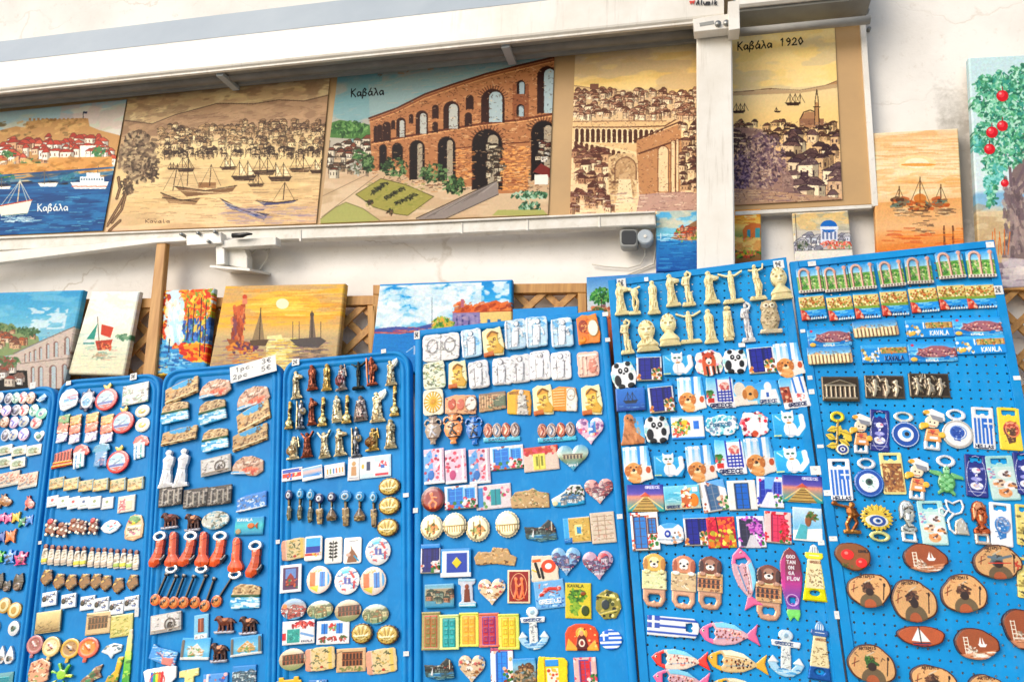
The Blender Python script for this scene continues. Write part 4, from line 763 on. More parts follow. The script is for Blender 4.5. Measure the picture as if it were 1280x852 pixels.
c.grad([(0,'d98f2c'),(.2,'e8b04c'),(.35,'e8c878'),(.5,'8a9a5c'),(1,'8a5a34')],898,260,954,331);c.ell(938,270,8,4,'f6e2a0');ripples(c,(902,263,950,280),30,14,['d9802c','f0b84c','c26a28'],1.4,.5)
c.poly([(928,288),(932,282),(940,279),(951,280),(951,300),(930,300)],'c27038');c.rect(934,287,938,300,'3a8a9a');c.rect(944,285,950,300,'4a9aa0');foliage(c,928,308,24,13,['3f7a2c','8aa83c','c23f2c','e0a03c','2a5522','e86a5c'],260,3.2)
c.dabs((920,298,950,312),30,4,['e8c87c','d9a05c'],.8,2);picture('canvas_painting',c,.016,'canvas','small orange sunset canvas with flowers right of the white post','painting')
c=PCv(PA3,[(990,266),(1060,263),(1067,322),(994,327)],1.7)
c.c[:]=lin8('ded6c4');c.grad([(0,'b9a878'),(.5,'cfc09a'),(1,'b9b4a4')],992,268,1064,290);c.blot((992,267,1060,290),['9f9c88','ddb878'],14,5,.5,.6)
c.rect(994,288,1064,314,'c4bdb0');houses(c,996,294,1064,312,8,['e8e6e2','c9cad0','b0aeb2','dcd6cc'],['d0cdc8','9a98a0'],'4a4a58');c.rect(1026,284,1047,304,'d4d6de');c.ell(1036,283,10.5,8,'1f66ac');c.rect(1025,283,1048,287,'d8dae0');
for k in range(4):arch(c,1029+k*5,289,299,2.6,'6a7a9a')
foliage(c,1045,305,18,5,['b8402f','d9705c','7a9a6c','e0a08c'],90,2.6);foliage(c,1003,306,6,5,['3f4f3a','8a8a7c'],30,2.4);c.rect(994,313,1066,328,'e2dccf');c.line([(994,313.5),(1066,311)],.8,'6a645c')
c.line([(994,268),(997,313)],1,'5a5248');picture('canvas_painting',c,.01,'canvas','small blue-domed white church picture with a pale lower border','painting')
c=PCv(Plane(-.075,2),[(1090,166),(1198,160),(1211,400),(1100,408)],1.5)
c.grad([(0,'eadcc4'),(.1,'ecc494'),(.2,'f2d8ac'),(.4,'f6e2ba'),(.48,'e6b06c'),(.55,'f0d4aa'),(.75,'e0a060'),(.9,'e07c34'),(1,'c86028')],1088,160,1212,314);c.blot((1090,164,1205,240),['f6e4c0','e6ae70','f2d2a4'],40,6,.5,.55);ripples(c,(1090,175,1200,235),110,34,['e2a468','f6deb4','eec08c','daa064'],1.4,.45)
c.ell(1146,204,24,10,'f6dca4',al=.75);c.ell(1146,204,15,6.5,'f6ecc8');c.ell(1148,206,22,2,'e08a2c',al=.7)
c.grad([(0,'dca060'),(.2,'ecc89c'),(.35,'e49a54'),(.5,'dc7030'),(1,'c85a28')],1090,254,1212,420,.75)
for bx,s_ in((1124,8),(1150,14),(1176,9)):
 by=254 if s_<10 else 258;c.poly([(bx-s_,by),(bx+s_,by),(bx+s_*.7,by+s_*.45),(bx-s_*.7,by+s_*.45)],'6a4c38');c.line([(bx,by),(bx,by-s_*2.6)],1.4,'5a3c28');c.line([(bx,by-s_*2.4),(bx-s_,by)],.8,'7a5a40');c.line([(bx,by-s_*2.4),(bx+s_,by)],.8,'7a5a40')
 c.dabs((bx-s_,by-6,bx+s_,by+4),36,3,['8a6a4c','4a3428','d9a05c','6a8070','b85a2c'],.8,1.6);ripples(c,(bx-s_,by+6,bx+s_,by+34 if s_>10 else by+16),34,10,['7a6048','5a4a3c','b08a64','e8cda0'],1.4,.6)
c.ell(1150,248,8,6,'c2702c',al=.8)
for x in(1180,1191):c.line([(x,283),(x+1,316)],2.2,'3f2c24');c.line([(x,283),(x+1,316)],.7,'c27a4c')
ripples(c,(1100,285,1205,312),60,24,['e88a3c','c2502a','f0b070'],1.4,.5);picture('canvas_painting',c,.02,'canvas','tall orange sunset canvas with three moored ships on the bare wall','painting')
c=PCv(Plane(-.085,2),[(1211,72),(1400,62),(1420,352),(1226,362)],1.35)
c.grad([(0,'b9d0d2'),(.5,'c6d6d6'),(.66,'ccd8d8'),(.68,'7fa8c2'),(.74,'8fb4c8'),(.76,'c9b896'),(1,'b8a07c')],1205,65,1425,335)
c.blot((1215,255,1420,330),['d2c0a0','a88c68'],24,7,.5,.5)
c.poly([(1283,150),(1292,150),(1288,200),(1276,240),(1280,270),(1300,310),(1300,325),(1252,322),(1262,290),(1266,250),(1262,228)],'7a6a68');c.dabs((1255,225,1285,318),130,4,['5f5254','93827e','6f6064','a8968c'],.7,2,80,20)
for q in([(1264,232),(1262,205),(1255,190)],[(1270,230),(1290,190),(1330,160)],[(1270,240),(1310,200),(1360,180)]):c.line(q,4,'6f6064')
gr=['3c7a5c','54986c','2a6050','64aa8a','8cc4a4','3c8a7c','b4d8c4']
for a,b,rx,ry,n in((1232,106,14,12,90),(1250,104,10,16,70),(1262,120,22,22,190),(1238,130,24,16,160),(1258,150,26,24,260),(1230,172,14,20,120),(1262,185,20,22,170),(1243,205,14,18,90),(1240,235,6,20,50),(1310,140,50,60,500),(1350,120,40,40,200),(1238,250,4,8,16),(1275,95,14,16,80)):foliage(c,a,b,rx,ry,gr,int(n*2),3.6,.85)
for a,b in((1220,180),(1248,215),(1236,228)):foliage(c,a,b,7,12,['5aa8a0','8ac8c0','3f9080'],30,4)
for a,b,s_ in((1253,120,7.5),(1253,157.5,7),(1240,165.5,7.5),(1237,186.5,7),(1256,229,5),(1300,130,8),(1330,180,8),(1310,210,7)):
 c.ell(a,b,s_,s_*.95,'b8222c');c.ell(a-s_*.2,b-s_*.25,s_*.55,s_*.5,'d9404a');c.ell(a-s_*.35,b-s_*.4,s_*.22,s_*.2,'f09a94');c.line([(a,b-s_),(a,b-s_*1.5)],1.4,'7a2a24')
for x in range(1240,1262,4):c.line([(x,318),(x+rr(-3,3),285+rr(0,14))],1.2,'c2702f')
c.poly([(1212,334),(1300,322),(1420,318),(1420,360),(1212,372)],'a89aa0');c.dabs((1235,326,1420,362),160,6,['8a7c84','c4b8b8','6f6268','d8ccc4','9a8c94'],.7,2.6,0,12)
picture('canvas_painting',c,.022,'canvas','tall canvas of a tree with red pomegranates at the right edge','painting')
ORD=['first','second','third','fourth','fifth','sixth','seventh','eighth','ninth','tenth','eleventh','twelfth','thirteenth','fourteenth','fifteenth','sixteenth','seventeenth']
BLUE=flat_mat('blue_moulded_plastic','088cd0',.55,bs=350,bst=.15,hex2='047cc0',cs=9,spec=.25)
BLUE2=flat_mat('blue_painted_board','0890d2',.55,bs=300,bst=.2,hex2='027cbe',cs=7,spec=.25)
def peg_mat():
 mt,nt,b=newmat('perforated_blue_panel');L=nt.links.new;tc=nd(nt,'ShaderNodeTexCoord')
 n2=nd(nt,'ShaderNodeTexNoise',i_Scale=7,i_Detail=8,i_Roughness=.7);L(tc.outputs['Object'],n2.inputs['Vector'])
 r=nd(nt,'ShaderNodeValToRGB');r.color_ramp.elements[0].position=.3;r.color_ramp.elements[0].color=(*lin('0482c6'),1);r.color_ramp.elements[1].position=.7;r.color_ramp.elements[1].color=(*lin('0c98da'),1)
 L(n2.outputs['Fac'],r.inputs['Fac']);L(r.outputs[0],b.inputs['Base Color']);b.inputs['Roughness'].default_value=.5;b.inputs['Specular IOR Level'].default_value=.25
 sc=nd(nt,'ShaderNodeVectorMath',operation='SCALE');sc.inputs['Scale'].default_value=1/.0205;L(tc.outputs['Object'],sc.inputs[0])
 fr=nd(nt,'ShaderNodeVectorMath',operation='FRACTION');L(sc.outputs[0],fr.inputs[0])
 sb=nd(nt,'ShaderNodeVectorMath',operation='SUBTRACT');sb.inputs[1].default_value=(.5,.5,0);L(fr.outputs[0],sb.inputs[0])
 mu=nd(nt,'ShaderNodeVectorMath',operation='MULTIPLY');mu.inputs[1].default_value=(1,1,0);L(sb.outputs[0],mu.inputs[0])
 ln=nd(nt,'ShaderNodeVectorMath',operation='LENGTH');L(mu.outputs[0],ln.inputs[0])
 lt=nd(nt,'ShaderNodeMath',operation='LESS_THAN');lt.inputs[1].default_value=.125;L(ln.outputs['Value'],lt.inputs[0])
 tr=nd(nt,'ShaderNodeBsdfTransparent');mx=nd(nt,'ShaderNodeMixShader');L(lt.outputs[0],mx.inputs[0]);L(b.outputs[0],mx.inputs[1]);L(tr.outputs[0],mx.inputs[2])
 L(mx.outputs[0],nt.nodes['Material Output'].inputs['Surface']);return mt
PEG=peg_mat()
def quad_round(Q,d,r,n=7):
 0
 q=inset([Q[3],Q[2],Q[1],Q[0]],d)if d else[Q[3],Q[2],Q[1],Q[0]];out=[]
 for i in range(4):
  p0,p1,p2=(np.array(q[(i+k-1)%4])for k in range(3));a=(p0-p1)/np.hypot(*(p0-p1));b=(p2-p1)/np.hypot(*(p2-p1))
  s_,e_=p1+a*r,p1+b*r
  for k in range(n+1):
   t=k/n;out.append(tuple((1-t)**2*s_+2*t*(1-t)*p1+t*t*e_))
 return out
for mt_ in(BLUE,BLUE2,PEG):
 nt=mt_.node_tree;b=nt.nodes['Principled BSDF'];src=b.inputs['Base Color'].links[0].from_socket;tc=nd(nt,'ShaderNodeTexCoord');mp=nd(nt,'ShaderNodeMapping');mp.inputs['Scale'].default_value=(14,5,9)
 no=nd(nt,'ShaderNodeTexNoise',i_Scale=2.2,i_Detail=10,i_Roughness=.72);nt.links.new(tc.outputs['Object'],mp.inputs['Vector']);nt.links.new(mp.outputs[0],no.inputs['Vector'])
 mr=nd(nt,'ShaderNodeMapRange');mr.inputs['From Min'].default_value=.52;mr.inputs['From Max'].default_value=.8;mr.inputs['To Max'].default_value=.5;nt.links.new(no.outputs['Fac'],mr.inputs['Value'])
 mx=nd(nt,'ShaderNodeMix',data_type='RGBA');nt.links.new(mr.outputs[0],mx.inputs[0]);nt.links.new(src,mx.inputs[6]);mx.inputs[7].default_value=(*lin('5aa4d2'),1);nt.links.new(mx.outputs[2],b.inputs['Base Color'])
 m2=nd(nt,'ShaderNodeMapRange');m2.inputs['To Min'].default_value=.35;m2.inputs['To Max'].default_value=.75;nt.links.new(no.outputs['Fac'],m2.inputs['Value']);nt.links.new(m2.outputs[0],b.inputs['Roughness'])
class Board:pass
BOARDS=[]
def make_board(idx,corners,plane,style,label,ext=.62):
 tl,tr,br,bl=[plane.uv(*p)for p in corners]
 bl=tl+(bl-tl)*(1+ext*.55);br=tr+(br-tr)*(1+ext*.55)
 zb=min(bl[1],br[1]);bl=tl+(bl-tl)*((zb-tl[1])/(bl[1]-tl[1]));br=tr+(br-tr)*((zb-tr[1])/(br[1]-tr[1]))
 B=Board();B.pl=plane;B.L=tl-bl;B.R=tr-br;B.tl,B.tr,B.br,B.bl=tl,tr,br,bl;B.idx=idx;BOARDS.append(B)
 ctr=(bl+br)/2;M=plane.mat(*ctr);r=empty('display_tray' if style=='tray' else('display_board' if style=='peg' else 'display_tray'),M)
 props(r,label,'display board','blue display boards in a row');Q=[p-ctr for p in(tl,tr,br,bl)];B.root=r
 def add(name,me,mat,lift=0):o=mesh_obj(name,me,mat,r);return o
 if style!='peg':
  R0=.058 if style=='tray' else.018
  prof=[(0,-.022),(0,.003),(.002,.007),(.007,.008),(.010,.006),(.012,.001),(.015,.001),(.017,.005),(.022,.006),(.027,.004),(.031,.0002)]if style=='tray' else[(0,-.022),(0,.006),(.002,.008),(.015,.008),(.018,.006),(.020,.0005)]
  V=[];rings=[]
  for d,z in prof:
   p=quad_round(Q,d,max(R0-d*.6,.008));rings.append(len(V));V+=[(x,y,z)for x,y in p]
  n=len(quad_round(Q,0,R0));Fc=[]
  for a,b in zip(rings,rings[1:]):
   for i in range(n):j=(i+1)%n;Fc.append((a+i,a+j,b+j,b+i))
  me=pymesh('rim',V,Fc,True);add('rim',me,BLUE)
  p=quad_round(Q,prof[-1][0]-.002,max(R0-prof[-1][0]*.6,.008));add('panel',prism('panel',p,-.004,0),BLUE)
 else:
  q=[Q[3],Q[2],Q[1],Q[0]];add('perforated_panel',prism('perforated_panel',inset(q,.004),-.004,0),PEG)
  def strip(a0,a1,b0,b1,nm,z1=.0045):add(nm,prism(nm,[a0,a1,b1,b0],-.012,z1,.0012),BLUE2)
  TL,TR,BR,BL=Q;ux=np.array((1.,0));w=.021
  du=(TR-TL)/np.hypot(*(TR-TL));dn=np.array((du[1],-du[0]))
  strip(BL,BL+ux*w,TL,TL+du*w,'side_rail');strip(BR-ux*w,BR,TR-du*w,TR,'side_rail')
  a=TL+du*(w+.0005);b=TR-du*(w+.0005);strip(a+dn*.019,b+dn*.019,a,b,'top_rail',.004)
 return B
PBD=Plane(-.235,8,1.6);PBD2=Plane(-.262,8,1.6)
CR=[[(-75,497),(73,481),(29,852),(-125,852)],[(76,476),(203,466),(182,852),(34,852)],[(205.5,463),(353,450),(346,852),(181,852)],[(355,451),(513,437),(517,852),(347,852)],[(520,414),(757.5,388),(797,852),(518.5,852)],[(760,351),(982.5,322),(1057,852),(800,852)],[(987,328),(1242,300.5),(1346,852),(1060.5,852)]]
LB=['first rounded blue tray of small magnets at the left edge','second rounded blue tray of magnets from the left','third rounded blue tray of magnets carrying the handwritten price card','fourth rounded blue tray of magnets with antique figurines on top','fifth blue tray of magnets with square corners','sixth blue board with holes and cream statuettes on top','seventh perforated blue board at the right with wood slices']
for i,(c_,l_)in enumerate(zip(CR,LB)):make_board(i,c_,PBD,'tray' if i<4 else('sq' if i==4 else 'peg'),l_)
o=px_prism('backing_board',[(641,386),(722,382.5),(724,560),(641,560)],Plane(-.21,8,1.6),.008,BLUE2);props(o,'plain blue board standing behind the fifth tray','board')
zf=min(B.pl.mat(*B.bl).translation.z for B in BOARDS)
PLN=flat_mat('painted_plinth','cfc6b4',.7,bs=60,bst=.3,hex2='b8ad98',cs=5)
def plinth():
 r=empty('plinth',Matrix.Translation((-.4,-.4,0)));props(r,'low painted bench under the row of blue boards','bench');bpy.context.view_layer.update()
 a=join_meshes('bench_top',[box('t',-2.6,2.0,-.56,-.06,zf-.045,zf-.005)]);a.transform(r.matrix_world.inverted());mesh_obj('bench_top',a,PINE2,r)
 a=box('bench_body',-2.55,1.95,-.53,-.08,.001,zf-.0455);a.transform(r.matrix_world.inverted());mesh_obj('bench_body',a,PLN,r)
plinth()
for B in BOARDS:
 Mb=B.root.matrix_world
 for q in(B.bl,B.br):
  p=B.pl.mat(*(q+(((B.bl+B.br)/2)-q)*.12)).translation;me=box('foot',p.x-.012,p.x+.012,p.y-.006,p.y+.016,zf-.0045,p.z+.02);me.transform(Mb.inverted());mesh_obj('foot',me,BLUE2,B.root)
KIND={}
def kind(key,name,look,cat,mat='print',base=3.5,relief=1.2,inflate=0,edge=1.5):
 def deco(f):KIND[key]=(name,look,cat,mat,base,relief,inflate,edge,f);return f
 return deco
import random
PJ=random.Random(4)
PROTO={};LOOKS={};PLACED=[]
def copy_tree(o,parent=None):
 c=o.copy();COL.objects.link(c)
 if parent:c.parent=parent
 for ch in o.children:copy_tree(ch,c)
 return c
def place(B,it,row,ncol,col,nrow):
 key,x,y,w,h=it[:5];rot=it[5]if len(it)>5 else 0
 if key[:3]not in('stk','pri'):w*=1.04;h*=1.01;rot+=PJ.uniform(-1.6,1.6)
 k,_,arg=key.partition(':');name,look,cat,mat,base,relief,inflate,edge,fn=KIND[k]
 p=B.pl.uv(x,y);s=(p[0]-B.bl[0])/(B.br[0]-B.bl[0]+1e-9);s=min(max(s,0),1);up=B.L*(1-s)+B.R*s;up=up/np.hypot(*up)
 ang=math.atan2(up[1],up[0])-math.pi/2
 q1,q2=B.pl.uv(x-w/2,y),B.pl.uv(x+w/2,y);wm=np.hypot(*(q2-q1));q1,q2=B.pl.uv(x,y-h/2),B.pl.uv(x,y+h/2);hm=np.hypot(*(q2-q1))
 wid=np.hypot(*(B.br-B.bl));edge_d=min(s,1-s)*wid-wm/2;top_d=(B.tl[1]*(1-s)+B.tr[1]*s)-p[1]-hm/2
 M=B.pl.mat(p[0],p[1],ang-rad(rot),.0055 if(min(edge_d,top_d)<.024 and key[:3]!='stk')else.0003+.0002*((col+2*row)%4))
 key2=key if abs(rot)<50 else key
 if key2 not in PROTO:
  global RNG
  RNG=np.random.default_rng(zlib.crc32(key.encode()));c=Cv(w,h,1.5 if max(w,h)>26 else 2.0,3);c.w,c.h_=w,h
  r=fn(c,arg)if arg else fn(c,'')
  L_=look
  if key[:3]not in('stk','pri'):c.grit(.07,1.6);c.punch(1.16,1.12)
  if isinstance(r,str):L_=r
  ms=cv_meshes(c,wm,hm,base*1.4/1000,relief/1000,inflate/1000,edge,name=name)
  if len(ms)==1:o=mesh_obj(name,ms[0][1],M_[mat])
  else:
   o=empty(name,Matrix());
   for i,(pn,me)in enumerate(ms):
    pn=pn.split('#')[0];mm=MATOF.get(pn,mat);mesh_obj(pn,me,M_[mm],o)
  PROTO[key2]=(o,wm,hm,L_);ob=o;sc=(1,1)
 else:
  o,w0,h0,L_=PROTO[key2];ob=copy_tree(o);sc=(wm/w0,hm/h0)
 ob.matrix_world=M@Matrix.Diagonal((sc[0],sc[1],1,1))
 PLACED.append((ob,L_,B.idx,row,col,nrow,ncol,key2,cat,name));return ob
MATOF={'opener':'metal','ring':'metal','chain':'metal','clip':'metal'}
def px(c):c.conv=lambda q:q/np.array((c.w,c.h_));c.hpx=c.h_;c.lock=True
def un(c):c.conv=None
def rbox(c,col,m=.02,h=None):
 a=m*c.h_/c.w if False else m;c.poly([(a,0),(1-a,0),(1,a),(1,1-a),(1-a,1),(a,1),(0,1-a),(0,a)],col,h);c.lock=True
def wob(c,col,n=26,amp=.05,e=3.0,seed=0,h=None,k=5):
 0
 pts=[]
 ph=RNG.random(3)*6.28
 for i in range(n*2):
  a=math.pi*i/n;ca,sa=math.cos(a),math.sin(a);r=1/((abs(ca)**e+abs(sa)**e)**(1/e));r*=1-amp*(.5+.5*math.sin(k*a+ph[0]))-amp*.5*(.5+.5*math.sin(2*k*a+ph[1]))
  pts.append((.5+.5*r*ca,.5+.5*r*sa))
 c.poly(pts,col,h);c.lock=True;return pts
def heart(c,col,h=None):
 pts=[]
 for i in range(60):
  t=2*math.pi*i/60;x=16*math.sin(t)**3;y=13*math.cos(t)-5*math.cos(2*t)-2*math.cos(3*t)-math.cos(4*t);pts.append((.5+x/34,.47-y/30))
 c.poly(pts,col,h);c.lock=True
TIN='fridge_magnet'
def art_town(c,x0,y0,x1,y1,s=5,walls=('e6cfa4','d9a878','f0e2c4','c98a5c'),roofs=('c25a34','a8472c'),ink='4a3024'):houses(c,x0,y0,x1,y1,s,list(walls),list(roofs),ink)
def arches(c,x0,y0,x1,y1,n,col,dark,rows=2):
 c.rect(x0,y0,x1,y1,col);H=(y1-y0)/rows;w=(x1-x0)/n
 for r in range(rows):
  for k in range(n):arch(c,x0+w*(k+.5),y0+r*H+H*.22,y0+r*H+H*.98,w*.6,dark)
  c.line([(x0,y0+r*H+.5),(x1,y0+r*H+.5)],.9,dark)
def sea(c,x0,y0,x1,y1,a='1f6fb0',b='6fb8dc'):
 c.rect(x0,y0,x1,y1,a);ripples(c,(x0,y0,x1,y1),int((x1-x0)*(y1-y0)/14)+4,(x1-x0)*.3,[b,'a8dcec','2a84c0'],1,.7)
def sketch(c,x0,y0,x1,y1,n,cols=(INK,'5a3a2c','8a6a4c'),w=.9,L=4,al=.8):
 for i in range(n):x,y=rr(x0,x1),rr(y0,y1);c.line([(x,y),(x+rr(-L,L)*.5,y+rr(-L,L)*.5),(x+rr(-L,L),y+rr(-L,L)*.4)],w,pick(list(cols)),al=al)
def spots(c,n,cols,s,box_=None):
 b=box_ or(1,1,c.w-1,c.h_-1)
 for i in range(n):x,y=rr(b[0],b[2]),rr(b[1],b[3]);k=s*rr(.6,1.3);c.ell(x,y,k,k,pick(list(cols)),n=9)
def doorpic(c,wall,door,frame,flow=None,two=False):
 W,H=c.w,c.h_;c.rect(0,0,W,H,wall);
 for i,(a,b)in enumerate(((.12,.55),(.64,.9))if two else((.28,.72),)):
  y0=.12 if i==0 else.18;y1=.93 if i==0 else.55
  c.rect(W*a-1.4,H*y0-1.4,W*b+1.4,H*y1+1,frame);c.rect(W*a,H*y0,W*b,H*y1,door);m_=(a+b)/2*W;c.line([(m_,H*y0),(m_,H*y1)],.9,frame)
  for k in range(4):yy=H*(y0+(y1-y0)*(k+.5)/4);c.line([(W*a+1.5,yy),(W*b-1.5,yy)],.8,frame,al=.6)
  c.line([(W*a+.6,H*y0),(W*a+.6,H*y1)],.9,'1b2240',al=.6)
 if flow:
  spots(c,16,flow,2,(W*.6,H*.55,W*.98,H*.95));spots(c,8,['3f7a3c','2a5a2c'],1.8,(W*.6,H*.6,W,H));spots(c,8,flow,1.8,(0,0,W,H*.12));spots(c,6,flow,1.7,(0,H*.7,W*.14,H))
 c.line([(0,H-.6),(W,H-.6)],1.2,'8a8478')
@kind('ruin',TIN,'column ruin magnet with arch and green valley','magnet',base=4,relief=2.5)
def _(c,a):
 c.poly([(0,.06),(.1,.0),(.4,.0),(.52,.06),(.76,.04),(.82,-.02),(.94,-.02),(1,.05),(1,1),(0,1)],'4fa0d0');px(c);W,H=c.w,c.h_
 c.grad([(0,'3f8cc4'),(1,'a8d0dc')],0,0,W,H*.4);c.rect(0,H*.36,W,H,'6f9a4c');foliage(c,W*.5,H*.6,W*.48,H*.24,['3f7034','8ab85a','5f9444','c8d09a','4a6a54','b8a88c'],110,2.4)
 for x in(.1,.47,.87):c.line([(W*x,H*(.2 if x<.8 else.1)),(W*x,H*.92)],2.8,'cfa592',1);c.line([(W*x+.9,H*.2),(W*x+.9,H*.92)],.9,'7a5448',1)
 c.line([(W*(.285-.19*math.cos(rad(t))),H*(.24-.17*math.sin(rad(t))))for t in range(0,181,20)],2.6,'d2ab98',1.1);c.line([(W*(.285-.14*math.cos(rad(t))),H*(.26-.13*math.sin(rad(t))))for t in range(0,181,20)],.8,'7a5448',1.1);c.ell(W*.87,H*.09,2.6,2.4,'d0a090',1.3);c.ell(W*.47,H*.22,2,1.8,'c89888',1.2)
 c.rect(0,H*.9,W,H,'d8d0c4',.6)
 for k in range(8):c.rect(W*(.06+k*.115),H*.92,W*(.06+k*.115)+1.8,H*.985,'6a5a50')
@kind('bay',TIN,'hillside town magnet above a blue bay','magnet',base=4,relief=1.6)
def _(c,a):
 rbox(c,'6fb0dc',.0);px(c);W,H=c.w,c.h_;c.grad([(0,'e8dcae'),(.12,'d9c88a'),(1,'b8a45c')],0,0,W,H*.55);c.line([(0,1),(W,1)],2,'4aa0cc')
 for i in range(90):x,y=rr(0,W),rr(H*.1,H*.52);c.rect(x,y,x+2,y+1.6,pick(['e8d8a0','c07a3c','a85a2c','6a8a3c','8a6a34','f0e6c4']),rr(.2,.8))
 c.rect(0,H*.52,W,H*.62,'7a9a44');sea(c,0,H*.62,W,H,'2f90d0','8accec');c.poly([(0,H*.58),(W*.14,H*.62),(W*.3,H*.85),(W*.34,H),(0,H)],'b8442c',.8);spots(c,14,['d9705c','8a2f24','e8b8a0'],1.2,(0,H*.65,W*.28,H));c.text('KAVALA',W*.34,H*.86,2.2,3,.9,'10305a')
 for k in range(7):c.ell(W*(.4+k*.09),H*.97,1.1,1.1,'f0ece0',1)
@kind('longbay',TIN,'long magnet of a purple headland in blue sea','magnet',base=4,relief=2.2)
def _(c,a):
 c.poly([(0,.08),(.3,0),(1,.0),(1,.95),(.5,1),(0,1)],'2a8ccc');px(c);W,H=c.w,c.h_;c.grad([(0,'2f90cc'),(1,'6fb8e0')],0,0,W,H*.4);sea(c,0,H*.45,W,H,'1f78b8')
 c.poly([(W*.14,H*.62),(W*.25,H*.38),(W*.5,H*.2),(W*.75,H*.22),(W*.97,H*.38),(W,H*.66),(W*.6,H*.78),(W*.3,H*.76)],'9a6a72',1)
 for i in range(80):x=rr(.18,.97);y=rr(.3,.72);c.rect(W*x,H*y,W*x+2,H*y+1.5,pick(['c08a84','7a4a54','e0b8a8','5a3a44','a85a54']),rr(.7,1.2))
 c.ell(W*.1,H*.86,4,2.6,'e8b85c',1.2);c.text('KAVALA',W*.35,H*.86,1.8,2.4,.8,'f0e8e0');c.ell(W*.1,H*.16,1.8,1.6,'c23f5c')
@kind('wallbay',TIN,'long magnet of a pale arcade below the sky','magnet',base=4,relief=2)
def _(c,a):
 rbox(c,'3f90c8',.03);px(c);W,H=c.w,c.h_;c.grad([(0,'3f88c4'),(.5,'9ac8e0'),(1,'4a98d0')],0,0,W,H);c.poly([(0,H*.5),(W*.2,H*.3),(W*.4,H*.5),(W,H*.45),(W,H),(0,H)],'c8a884',.6)
 for k in range(11):x=W*(.05+k*.085);c.line([(x,H*.5),(x,H*.96)],2.4,'f0dcae',1.3);c.line([(x+2,H*.55),(x+2,H*.95)],1.2,'6a4a34')
 sketch(c,0,H*.3,W,H*.55,26,('8a6a54','d9b890','6a8a9a'),1,3)
@kind('longmap',TIN,'long blue magnet with a seafront strip and lettering','magnet',base=4,relief=1.6)
def _(c,a):
 rbox(c,'2f90d0',.03);px(c);W,H=c.w,c.h_;c.rect(0,0,W,H*.2,'4fa8dc');c.rect(W*.42,H*.18,W*.98,H*.52,'b8965a',.7);spots(c,40,['d9c08a','8a6a3c','6a8a4c','c87a4c'],1.2,(W*.42,H*.2,W*.97,H*.5));spots(c,22,['e8dcae','c8a05c','8a7a4c','f0ece0'],1.8,(1,H*.3,W*.35,H*.9))
 c.ell(W*.12,H*.78,4,2.6,'e8b85c',1.2);c.ell(W*.24,H*.7,3,2,'e6ecee',1);c.line([(W*.38,H*.2),(W*.38,H*.5)],1.6,'f0f0ea',1);c.text('KAVALA',W*.5,H*.66,3,H*.24,1.2,'1b2f5a' if not a else 'f0f0f0',h=1)
@kind('plaque',TIN,'pewter coloured relief plaque magnet','magnet','metal',4,3)
def _(c,a):
 rbox(c,'6f6658',.0);px(c);W,H=c.w,c.h_;c.rect(1.5,1.5,W-1.5,H-1.5,'4a4036',0)
 if a=='temple':
  c.poly([(2,H*.35),(W*.5,H*.12),(W-2,H*.35)],'9a8f7c',1);c.poly([(W*.16,H*.33),(W*.5,H*.19),(W*.84,H*.33)],'5a5044',.4);c.rect(3,H*.35,W-3,H*.42,'a89c88',1)
  for k in range(7):c.line([(W*(.12+k*.127),H*.42),(W*(.12+k*.127),H*.84)],2.6,'a89c88',1)
  c.rect(2,H*.84,W-2,H*.94,'9a8f7c',1);return 'pewter coloured magnet with a temple in relief'
 for i in range(34):x,y=rr(3,W-4),rr(3,H-4);c.line([(x,y),(x+rr(-4,4),y+rr(-6,6)),(x+rr(-3,3),y+rr(-6,6))],rr(1.2,2.4),pick(['a89c88','8a7f6c','b8ac98','6f6658']),rr(.5,1))
 for x in((.25,.55,.8)if a=='men' else(.2,.5,.78)):c.ell(W*x,H*.28,2.4,2.8,'b8ac98',1.2);c.line([(W*x,H*.35),(W*x+1,H*.65),(W*x-2,H*.9)],4,'a89c88',1.1);c.line([(W*x,H*.42),(W*x+6,H*.55)],2,'b8ac98',1.1)
 return 'pewter coloured magnet with '+('standing robed men in relief' if a=='men' else 'fighting warriors in relief')
def opener_frame(c,cx,cy,w,h,col='e8e8e4',t=.05):
 0
 c.part('opener');c.poly([(cx-w/2,cy-h/2),(cx+w/2,cy-h/2),(cx+w*.46,cy+h/2),(cx-w*.46,cy+h/2)],col,0)
def cut_open(c,cx,cy,w,h,shape='tab'):
 c.poly([(cx-w/2,cy-h/2),(cx+w/2,cy-h/2),(cx+w*.42,cy+h/2),(cx+w*.12,cy+h*.5),(cx+w*.08,cy+h*.28),(cx-w*.08,cy+h*.28),(cx-w*.12,cy+h*.5),(cx-w*.42,cy+h/2)],None)
def cut_oval(c,cx,cy,rx,ry):c.ell(cx,cy,rx,ry,None,n=18)
OPN='bottle_opener'
